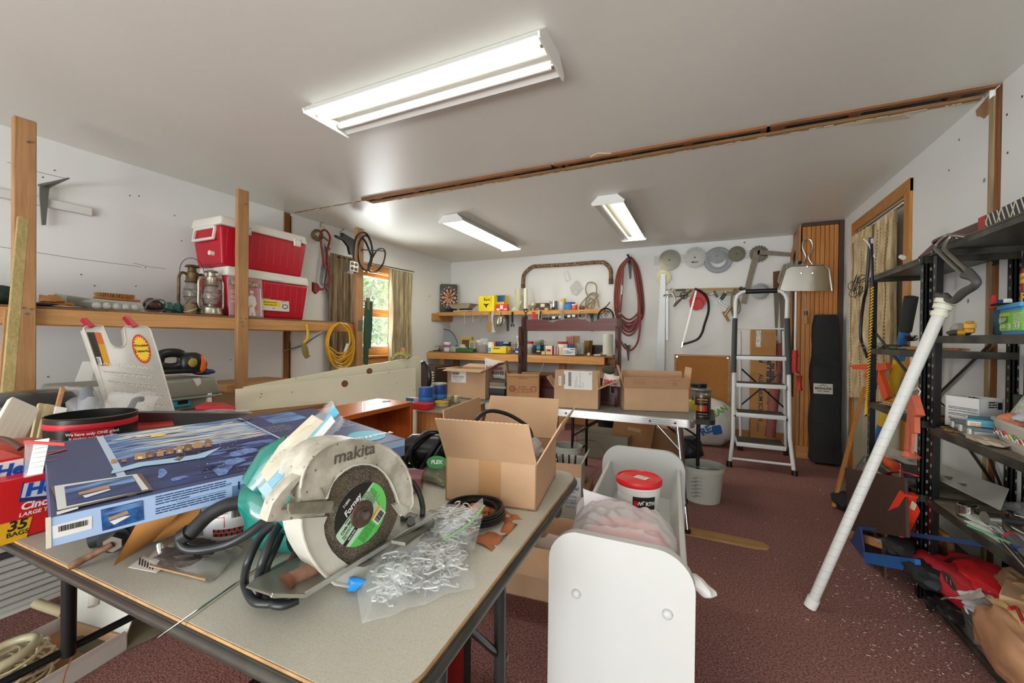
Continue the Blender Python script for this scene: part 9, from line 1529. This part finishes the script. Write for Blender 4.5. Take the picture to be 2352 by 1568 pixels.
FLG=mat('brown_flange','6e5a4d',.45,.6,var=(60,.25));b=B(SM);b.lathe([(.0005,.002),(.024,.002),(.0245,.0045),(.023,.006),(.0135,.0065),(.013,.009),(.010,.0095),(.0005,.0095)],n=36,cap=False);b.bd('flange',FLG,CSW);b=B(SM);b.cyl((0,0,.009),(0,0,.016),.0085,n=6);b.bd('arbor_bolt',mat('steel_bolt','8a8780',.3,.9),CSW);b=B(SM);b.cyl((0,0,.016),(0,0,.0165),.005,n=16);b.bd('bolt_mark',STL,CSW)
blade_in=[(751,1145),(757,1122),(764,1107),(776,1093),(790,1081),(809,1070),(831,1065),(850,1066),(868,1073),(884,1086),(898,1107),(909,1132),(917,1158),(921,1184)]
guard=[(697,1150),(691,1145),(691,1120),(694,1100),(700,1080),(712,1058),(728,1040),(748,1026),(775,1015),(805,1010),(838,1011),(868,1019),(895,1032),(916,1049),(932,1072),(942,1098),(947,1125),(949,1155),(941,1171),(930,1185)]
spr(guard+blade_in[::-1],-.058,.010,CAST,'upper_guard')
spr([(700,1078),(691,1092),(668,1107),(645,1132),(627,1156),(613,1198),(640,1197),(694,1190),(745,1184),(751,1170),(751,1145),(697,1150),(691,1145),(691,1120)],-.02,.004,CAST,'gear_housing',hole=[(687,1104),(668,1128),(645,1171),(667,1170),(689,1150),(690,1125)])
b=B();ring_o=[q for q in guard[2:19]];F0=SM.copy();F0.translation=H_+WN*.010;gq=pm(F0);P=[F0@V((*gq(*q),0))for q in ring_o];b.tube(P,.0026,8);b.bd('guard_bead',CAST,CSW)
P=[F0@V((*gq(*q),.0))for q in blade_in];b=B();b.tube(P,.002,8);b.bd('guard_lip',CASTL,CSW)
spr([(923,1184),(905,1160),(917,1155),(941,1170),(936,1178)],-.05,.012,CAST,'guard_tip')
b=B(F0);P=[gq(*q)for q in((736,1120),(744,1140),(766,1095))];b.tube([(x,y,.0004)for x,y in P],.0022,8);b.bd('cast_arrow',pl('8b8778',.5),CSW)
u,v_=gq(815,1040);text('makita',F0@V((u,v_,0)),F0.col[0].xyz,F0.col[1].xyz,.031,pl('5c574b',.6),CSW,bold=.015,lift=.0012,shear=.1,sx=1.05)
spr([(664,1158),(669,1155),(766,1150),(768,1177),(668,1181),(663,1172)],.011,.016,mat('lever_metal','9b9a86',.4,.5,var=(50,.3)),'depth_lever');b=B(F0);q0=gq(763,1164);b.cyl((q0[0],q0[1],.004),(q0[0],q0[1],.009),.0045,n=12);b.bd('lever_screw',STL,CSW)
lower=[(752,1186),(744,1206),(746,1228),(752,1246),(762,1264),(777,1280),(800,1297),(835,1302),(870,1290),(872,1300),(858,1330),(835,1344),(802,1346),(770,1340),(748,1322),(733,1306),(718,1284),(706,1262),(697,1235),(692,1208),(692,1190)]
spr(lower,-.050,.006,CASTL,'lower_guard');b=B();F1=SM.copy();F1.translation=H_+WN*.006;g1=pm(F1);b.tube([F1@V((*g1(*q),0))for q in lower[10:]],.003,8);b.bd('lower_guard_bead',CASTL,CSW)
b=B();F1_=F1;b.tube([F1@V((*g1(*q),-.02))for q in((868,1300),(893,1282),(912,1262),(920,1252))],[.012,.012,.011,.009],10);b.bd('guard_lug',CASTL,CSW)
PLM=mat('shoe_steel','9a988e',.35,.75,var=(18,.25));EW=.013;e0=SM@V((*sp(624,1370,EW),EW));e1=SM@V((*sp(700,1371,EW),EW))
e2=SM@V((*sp(1000,1184,EW),EW));e1b=e1;n_=-WN*.135;d=(e2-e1b)
b=B();th=V((0,0,.0035));far0=e0+n_*.4-US*.01;P=[e0,e1b,e2,e2+n_*.9,e1b+n_*.9,far0]
lo=[b.v(p_)for p_ in P];hi=[b.v(p_+th)for p_ in P];[b.f([lo[i],lo[(i+1)%6],hi[(i+1)%6],hi[i]])for i in range(6)];b.f(lo[::-1]);b.f(hi);b.bd('shoe_plate',PLM,CSW)
b=B();b.bar(e1b+V((0,0,.003)),e2+V((0,0,.003)),.003,.0085);b.bar(e0+V((0,0,.002)),e1b+V((0,0,.002)),.003,.0055);b.bd('shoe_edge',mat('bright_edge','c6c7c0',.25,.9),CSW)
B().cyl(at(655,1340,d=.665),at(735,1300,d=.72),.0135,.0155,16).bd('rip_block',mat('taped_block','9b7660',.7,var=(30,.3),col2='6d4636'),CSW);B().cyl(at(664,1336,d=.667),at(654,1342,d=.66),.0155,n=12).bd('rip_clamp',mat('rust_clamp','7a4b35',.7,.3),CSW)
B().tube([at(660,1325,d=.69),at(672,1290,d=.72),at(688,1255,d=.76)],[.008,.009,.007],10).bd('rusty_link',mat('rust_clamp2','6b4a3c',.7,.3),CSW)
B().tube([SM@V((*sp(925,1192,-.03),-.03)),SM@V((*sp(940,1182,-.03),-.03)),SM@V((*sp(958,1190,-.02),-.02))],.008,10).bd('pivot_link',STL,CSW);B().cyl(SM@V((*sp(944,1196,.0),.0)),SM@V((*sp(944,1196,-.02),-.02)),.0085,n=14).bd('pivot_bolt',mat('dark_bolt','4a4844',.4,.8),CSW)
b=B();b.bar(SM@V((*sp(905,1245,.02),.02)),SM@V((*sp(1010,1176,-.03),-.03)),.05,.006);b.bd('rear_bracket',mat('bracket_steel','75736a',.45,.7),CSW)
mc=SM@V((-.02,.035,-.10));m0=H_+WN*(-.045)+US*(-.035)+V((0,0,.012));m1=m0-WN*.13
B().tube([m0,m0-WN*.01,m0-WN*.06,m0-WN*.10,m1],[.060,.066,.066,.060,.035],28).bd('motor_housing',TEAL,CSW)
q0=at(600,1150,d=.86);q1=at(556,1150,d=.84);B().tube([at(650,1190,d=.87),at(615,1160,d=.86),at(585,1145,d=.85),at(558,1148,d=.845)],[.060,.062,.045,.026],22).bd('motor_neck',TEAL,CSW)
B().tube([at(600,1115,d=.85),at(640,1060,d=.86),at(680,1035,d=.87)],[.04,.045,.04],18).bd('upper_motor',TEAL,CSW)
b=B();b.tube([at(618,1225,d=.88),at(690,1225,d=.86)],[.035,.038],16);b.bd('lower_housing',mat('dark_teal','0f5f58',.4),CSW)
B().tube(Sp([at(560,1152,d=.845),at(520,1160,d=.83),at(480,1182,d=.815),at(452,1208,d=.80),at(432,1228,d=.79)]),[.0138]*33,14).bd('handle_grip',SAWB,CSW)
B().tube([at(436,1222,d=.79),at(418,1232,d=.79)],[.0155,.0145],12).bd('grip_collar',SAWB,CSW)
cd=mat('saw_cord','25282a',.35);c1=[at(*q[:2],d=q[2])for q in((420,1226,.79),(412,1240,.79),(425,1258,.79),(460,1262,.79),(520,1250,.80),(570,1225,.80),(612,1195,.79),(640,1190,.76))];B().tube(Sp(c1,6),.0085,10).bd('power_cord',cd,CSW)
zc_=.778
for k,pts in enumerate((((640,1195,.75),(600,1230,.73),(570,1290,.70),(562,1340,None),(580,1378,None),(610,1386,None),(660,1382,None)),((650,1190,.74),(622,1240,.70),(600,1300,.68),(594,1345,None),(618,1382,None),(650,1390,None),(684,1378,None)),((652,1205,.76),(635,1250,.72),(612,1300,.69),(606,1350,None),(590,1376,None)))):
 P=[at(a,c,d=dd)if dd else at(a,c,z=zc_)for a,c,dd in pts];B().tube(Sp(P,7),.0068,10).bd('power_cord',cd,CSW)
P=[at(932,1100,d=.92),at(950,1110,d=.93),at(964,1135,d=.93),at(971,1165,d=.92),at(970,1185,d=.9)];B().tube(Sp(P,6),.006,10).bd('power_cord',cd,CSW)
T=Th('utensil_bag','clear plastic sleeve with blue and cream inserts lying across the saw','bag',at(690,1050,d=.72));c4=[at(582,1118,d=.66),at(618,1158,d=.62),at(792,968,d=.86),at(748,920,d=.92)]
c4=[at(582,1090,d=.69),at(612,1156,d=.62),at(791,966,d=.80),at(762,922,d=.86)]
b=B();b.pillow(c4,.010,seed=3,nz=.009,fr=26,n=20);b.bd('film',mat('sleeve_film','eef3f6',.1,alpha=.22,spec=1,bump=(30,1)),T);Fb=Fm(c4[0],c4[3]-c4[0],c4[1]-c4[0]);gb=pm(Fb);s_=1 if Fb.col[2].xyz.dot(CPOS-c4[0])>0 else-1
def bp(pts,m,e0,nm):b=B(Fb);b.prism([gb(*q)for q in pts],.002,e0*s_);b.bd(nm,m,T)
bp([(598,1082),(612,1105),(742,965),(716,950),(640,1020)],pl('ded2b4',.6),-.002,'cream_stick');bp([(612,1105),(622,1118),(778,945),(764,925),(742,965)],pl('5fbcdc',.5),-.003,'blue_card');bp([(590,1118),(614,1146),(700,1048),(690,1030)],pl('a8d3e6',.5),-.005,'pale_blue_card');bp([(652,1082),(668,1088),(770,968),(762,955)],pl('eef0ee',.5),.001,'white_strip')
u,v_=gb(640,1050);text('MOD',Fb@V((u,v_,0)),Fb.col[0].xyz*1,Fb.col[1].xyz,.014,pl('8b8f96',.6),T,lift=.004*s_)
def hooks(label,quad,n,zl,seed,k0):
 R=random.Random(seed);b=B();a,c_,d_,e_=[V(q)for q in quad]
 for i in range(n):
  u,v_=R.uniform(.15,.85),R.uniform(.16,.84);p_=(a*(1-u)+c_*u)*(1-v_)+(e_*(1-u)+d_*u)*v_;e=min(1,4*min(u,1-u,v_,1-v_));p_=p_+V((0,0,.003+R.uniform(0,zl)*e))
  M=TR(p_)@Matrix.Rotation(R.uniform(0,6.28),4,'Z')@Matrix.Rotation(R.uniform(-.3,.3),4,'X')@Matrix.Rotation(R.uniform(-.2,.2),4,'Y');r_=R.uniform(.006,.009);l=R.uniform(.012,.022)
  pts=[(r_*cos(t),r_*sin(t),0)for t in[radians(q)for q in range(-150,100,25)]]+[(-.2*r_,r_,0),(-r_-l,r_*.8,0)]
  if i%2:pts+=[(-r_-l-r_*.8,r_*.2,0),(-r_-l-r_*.5,-r_*.6,0),(-r_-l+r_*.4,-r_*.7,0)]
  s=b.M;b.M=M;b.tube(pts,.0018,5);b.M=s
 return tag(b.bd('steel_hooks',mat('bright_zinc','e2e6e5',.3,.75)),label,'hooks',kind='stuff')
q1_=[at(832,1432,z=.755),at(1095,1345,z=.755),at(1082,1232,z=.757),at(812,1322,z=.757)];q1_[1]=V((-.40,q1_[1].y,.755))if q1_[1].x>-.37 else q1_[1]
hooks('bright zinc screw hooks heaped in the front clear bag',q1_,170,.038,3,0);b=B();b.pillow(q1_,.032,up=(0,0,1),seed=5,nz=.006,fr=24,n=26,sag=.024);tag(b.bd('hook_bag',BAGC),'front clear plastic bag bulging with bright screw hooks','bag')
q2_=[at(945,1262,z=.757),at(1090,1262,z=.757),at(1110,1178,z=.80),at(1010,1160,z=.80)];hooks('zinc hooks in the rear clear bag with a green zip',q2_,80,.024,4,0);b=B();b.pillow(q2_,.026,up=(0,0,1),seed=9,nz=.006,fr=24,n=20,sag=.014);T=b.bd('hook_bag',BAGC);tag(T,'rear clear bag of hooks with a green zip closure','bag')
T['_o']=list(T.location);b=B();zp=[at(1018,1238,z=.80),at(1050,1222,z=.805),at(1085,1196,z=.81),at(1112,1160,z=.82)];b.tube(Sp(zp,4),.0035,8,flat=.4);b.bd('green_zip',pl('86bd7e',.4),T);b=B();b.sheet([zp[0],zp[-1],zp[-1]+V((-.005,.004,.016)),zp[0]+V((-.01,0,.014))],.002,20,6);b.bd('bag_lip',BAGC,T)
b=B();b.pillow([at(796,1356,z=.757),at(815,1352,z=.757),at(848,1335,z=.775),at(800,1322,z=.785)],.010,seed=3,nz=.006);tag(b.bd('blue_tape',pl('2d8fd8',.35)),'scrap of bright blue tape stuck to the front bag of hooks','tape')
c=at(1090,1190,z=.752);c.z=.7515;T=Th('wire_coil','flat coil of thin black wire on brown paper in front of the big carton','wire',c);R=random.Random(5);WB=mat('black_wire','232325',.3)
for k in range(26):
 lv,ri=k//6,k%6;r_=.077-.0036*ri+R.uniform(-.001,.001)-.001*lv;z_=.006+.0055*lv+R.uniform(-.0006,.0006)+(.004 if ri<3 else .002)
 b=B();b.tube([c+V((r_*cos(a)*(1+.02*sin(2*a+k)),r_*sin(a),z_+.0012*sin(3*a+k)))for a in[2*pi*i/40 for i in range(40)]],.0019,6,True);b.bd('wire_loop',WB,T)
BP=mat('brown_wrap_paper','ab6a42',.75,bump=(30,1));b=B();b.sheet([at(1000,1195,z=.754),at(1130,1262,z=.754),at(1200,1190,z=.754),at(1110,1150,z=.754)],.018,26,22,seed=6);tag(b.bd('brown_paper',BP),'crumpled brown wrapping paper under the black wire coil','paper')
b=B();b.blob(c+V((0,.01,.016)),(.032,.03,.014),.4,4,6,3);tag(b.bd('paper_tuft',BP),'tuft of brown paper poking up inside the wire coil','paper')
a,c_=V((-.661,.976,0)),V((-.401,1.018,0));L=(c_-a).length;n_=V((-(c_-a).y,(c_-a).x,0)).normalized();W_=.30;o=(a+c_)/2+n_*W_/2;M=Fm((o.x,o.y,.7515),c_-a,n_)
BC=Ct('big open cardboard carton with all four flaps up on the grey table',M,L,W_,.122,{'front':(.145,33,.004),'back':(.145,32,.004),'left':(.13,6,.004),'right':(.13,30,.004)},CARD);FMx=M@Fm((0,-W_/2,0),(1,0,0),(0,0,1));b=B(FMx);b.box((-.032,.0,0),(.032,.122,.0008));b.bd('packing_tape',mat('tan_tape','b4875a',.45),BC)
_ac=B().tube(Sp([at(1088,985,d=1.17),at(1096,962,d=1.18),at(1115,946,d=1.2),at(1140,944,d=1.22),at(1175,955,d=1.24),at(1212,980,d=1.25),at(1222,1005,d=1.24)],6),.0058,10).bd('black_cable',BLKP);tag(_ac,'black cable arching up out of the big open carton','cable')
b=B();b.blob(M@V((.0,.03,.065)),(.105,.11,.055),.2,3,4,4);tag(b.bd('cable_pile',BLKP),'dark heap of cable filling the big carton','cable');b=B();b.blob(M@V((.085,.0,.12)),(.03,.05,.035),.3,4,2,3);tag(b.bd('clear_wrap',mat('wrap_film','dcdfe0',.15,alpha=.6,bump=(30,1))),'clear plastic wrap at the right corner inside the big carton','wrap')
T=Th('angle_grinder','black power tool wrapped in thick coils of its own cord behind the saw','tool',at(975,1060,z=.7515));c=at(968,1030,z=.83);ax=V((-.45,.85,0)).normalized();ay=V((0,0,1));az=V((.85,.45,0)).normalized()
B().tube([c-az*.06,c-az*.03,c+az*.05,c+az*.10],[.03,.05,.05,.04],22).bd('motor_body',mat('black_grinder','1c1d1e',.3),T)
for k,rr in enumerate((.030,.022,.012)):b=B();cc=c-az*(.062+.004*k);b.tube([cc+(ax*cos(t)+ay*sin(t))*rr for t in[2*pi*i/20 for i in range(20)]],.005,6,True);b.bd('spindle_ring',STL if k!=1 else BLK,T)
R=random.Random(3)
for k in range(9):
 cc=c+az*(-.03+.017*k)+ax*R.uniform(-.014,.014);t1=R.uniform(-1.5,1.5);r_=.062+R.uniform(-.010,.016);b=B();b.tube([cc+(ax*cos(t)+ay*sin(t)*.9)*r_+az*(.045*sin(t+t1))for t in[2*pi*i/28 for i in range(28)]],.0072,8,True);b.bd('cord_loop',BLKP,T)
c4=[at(965,1105,z=.758),at(1022,1130,z=.756),at(1030,1055,z=.80),at(985,1050,z=.82)];c4=[at(962,1100,z=.757),at(1022,1118,z=.757),at(1026,1062,z=.80),at(985,1058,z=.80)];b=B();b.pillow(c4,.022,up=(0,0,1),seed=4,nz=.008);T=b.bd('printed_bag',mat('olive_clear','8f9279',.25,alpha=.75,bump=(30,.9)));tag(T,'clear bag with a green printed label beside the big carton','bag');T['_o']=list(T.location)
Fg=Fm(at(1004,1062,z=.815),V((.9,.4,0)),V((-.2,.4,.9)));b=B(Fg);b.prism([(.032*cos(a),.020*sin(a))for a in[2*pi*i/24 for i in range(24)]],.001,.006);b.bd('green_label',pl('3d9a54',.5),T);text('FLEX',Fg@V((0,0,.007)),Fg.col[0].xyz,Fg.col[1].xyz,.016,WHP,T,bold=.05)
T=Box('red_clear_box','reddish clear plastic box behind the tip of the saw guard','box',RZ(at(948,1125,z=.7515),28),.055,.05,.05,mat('red_clear','9d5560',.2,alpha=.8),lid=mat('red_clear_lid','b07a84',.2,alpha=.85))
# ================= UNDER AND BEHIND THE TABLE =================
T=Th('cherry_board','dark cherry red board with black edge standing under the table','board',(-.66,.95,0));B().box((-.80,.93,0),(-.566,.95,.715),.001).bd('board',mat('cherry_red','6b1714',.3,wood=(2,14),col2='521010'),T);B().box((-.566,.928,0),(-.558,.952,.70)).bd('edge_strip',BLKP,T)
b=B();b.blob((-.60,.60,.545),(.09,.10,.035),.02,sub=4,p=1.6);T=b.bd('stool_seat',mat('beige_seat','a9a28b',.5));tag(T,'rounded beige plastic stool seat under the near corner of the table','stool');T['_o']=list(T.location)
for x,y in((-.66,.54),(-.54,.54),(-.66,.66),(-.54,.66)):B().cyl((x,y,0),(x,y,.53),.014,n=10).bd('leg',MC['beige_seat'],T)
T=Box('black_carton','black printed carton on the floor under the near table edge','box',RZ((-.74,.52,0),6),.26,.24,.47,pl('161617',.4));text('NG',V((-.70,.398,.43)),(1,.1,0),(0,0,1),.05,WHP,T,bold=.03)
T=Th('siding_stack','stack of long ribbed grey metal sheets standing beyond the table','sheets',(-2.62,.7,0));SD=mat('ribbed_grey','cdceca',.45,.1,var=(4,.12));SDW=mat('white_trim_strip','d8d9d4',.4)
for k in range(13):
 z0=.012+.030*k;x=-2.70+.006*(k%2)+.003*k;B().box((x-.03,-.25,z0),(x,1.25,z0+.0265),.004).bd('rib_sheet',SD if k not in(8,)else mat('dark_rib','4c4f52',.5,.4),T)
B().box((-2.735,-.25,0),(-2.68,1.25,.012)).bd('bottom_strip',SDW,T)
P0,P1,P2=V((-2.345,.74,0)),V((-2.0,.80,0)),V((-2.25,.20,0));u=(P1-P0);M=Fm((P0+P2)/2+u/2,u,V((-u.y,u.x,0)))
o_=P0+u/2-V((-u.y,u.x,0)).normalized()*.30;M=Fm((o_.x,o_.y,0),u,V((-u.y,u.x,0)));T=Ct('long white and kraft tray of cream cord coils on the carpet under the table',M,.37,.60,.06,{'back':(.12,25),'right':(.02,10)},mat('white_card','c9c8c0',.7),'cord_tray',cat='tray');B(M).box((-.18,-.295,.004),(.18,.295,.008)).bd('kraft_lining',CARDD,T);B(M).box((-.175,.288,.01),(.175,.294,.06)).bd('kraft_lining',CARD,T)
CRC=mat('cream_cord','cfc4a0',.5);R=random.Random(6)
T=Th('cord_coil','coils of flat cream telephone cord piled in the white and kraft tray','cord',M@V((0,-.02,.01)))
for k in range(26):
 cc=M@V((R.uniform(-.05,.06),-.02+R.uniform(-.08,.10),.018+.0035*k));r_=.085+R.uniform(-.012,.035);a0=R.uniform(0,.6);b=B();b.tube([cc+V((r_*.9*cos(t+a0),r_*1.35*sin(t+a0)*.8,.012*sin(2*t+k)))for t in[2*pi*i/30 for i in range(30)]],.0042,6,True);b.bd('loop',CRC,T)
cc=at(28,1495,z=.14);b=B();b.tube([cc+V((.06*cos(t),.075*sin(t)-.02,.01*sin(t)))for t in[2*pi*i/24 for i in range(24)]],.014,10,True);T=b.bd('clear_tube_coil',mat('cloudy_tube','b9b291',.2,alpha=.85));tag(T,'coil of thicker cloudy tube with a black wrap at the left of the cord tray','tube')
o=B().cyl(at(84,1385,z=.03),at(150,1408,z=.03),.019,n=16).bd('plastic_pipe',mat('cream_pipe','bdb08c',.5));tag(o,'short cream plastic pipe lying on the carpet behind the cord tray','pipe')
o=B().cyl(at(222,1340,x=-2.25),at(214,1392,x=-2.2),.017,n=16).bd('white_pipe',mat('white_pipe','c4c0b0',.5));tag(o,'pale pipe standing near the round grey base','pipe')
c=at(305,1425,z=.02);c.z=0;T=Th('round_base','round dusty grey metal base with a hub on the carpet under the table','base',c);GB=mat('dusty_olive','77735f',.6,.3,var=(10,.2));b=B(TR(c));b.lathe([(.165,0),(.17,.006),(.15,.018),(.06,.028),(.055,.05),(.01,.052)],n=40);b.bd('disc',GB,T);b=B(TR(c));[b.cyl((.035*cos(a),.035*sin(a),.05),(.035*cos(a),.035*sin(a),.058),.006,n=8)for a in(0,1.57,3.14,4.71)];b.bd('bolt',STL,T)
o=B().tube([at(165,1510,x=-1.25),at(150,1545,x=-1.24),at(140,1590,x=-1.22)],.0012,5).bd('copper_wire',mat('copper','b0703a',.4,.8));tag(o,'thin copper wire dangling from the black table cross tube','wire')
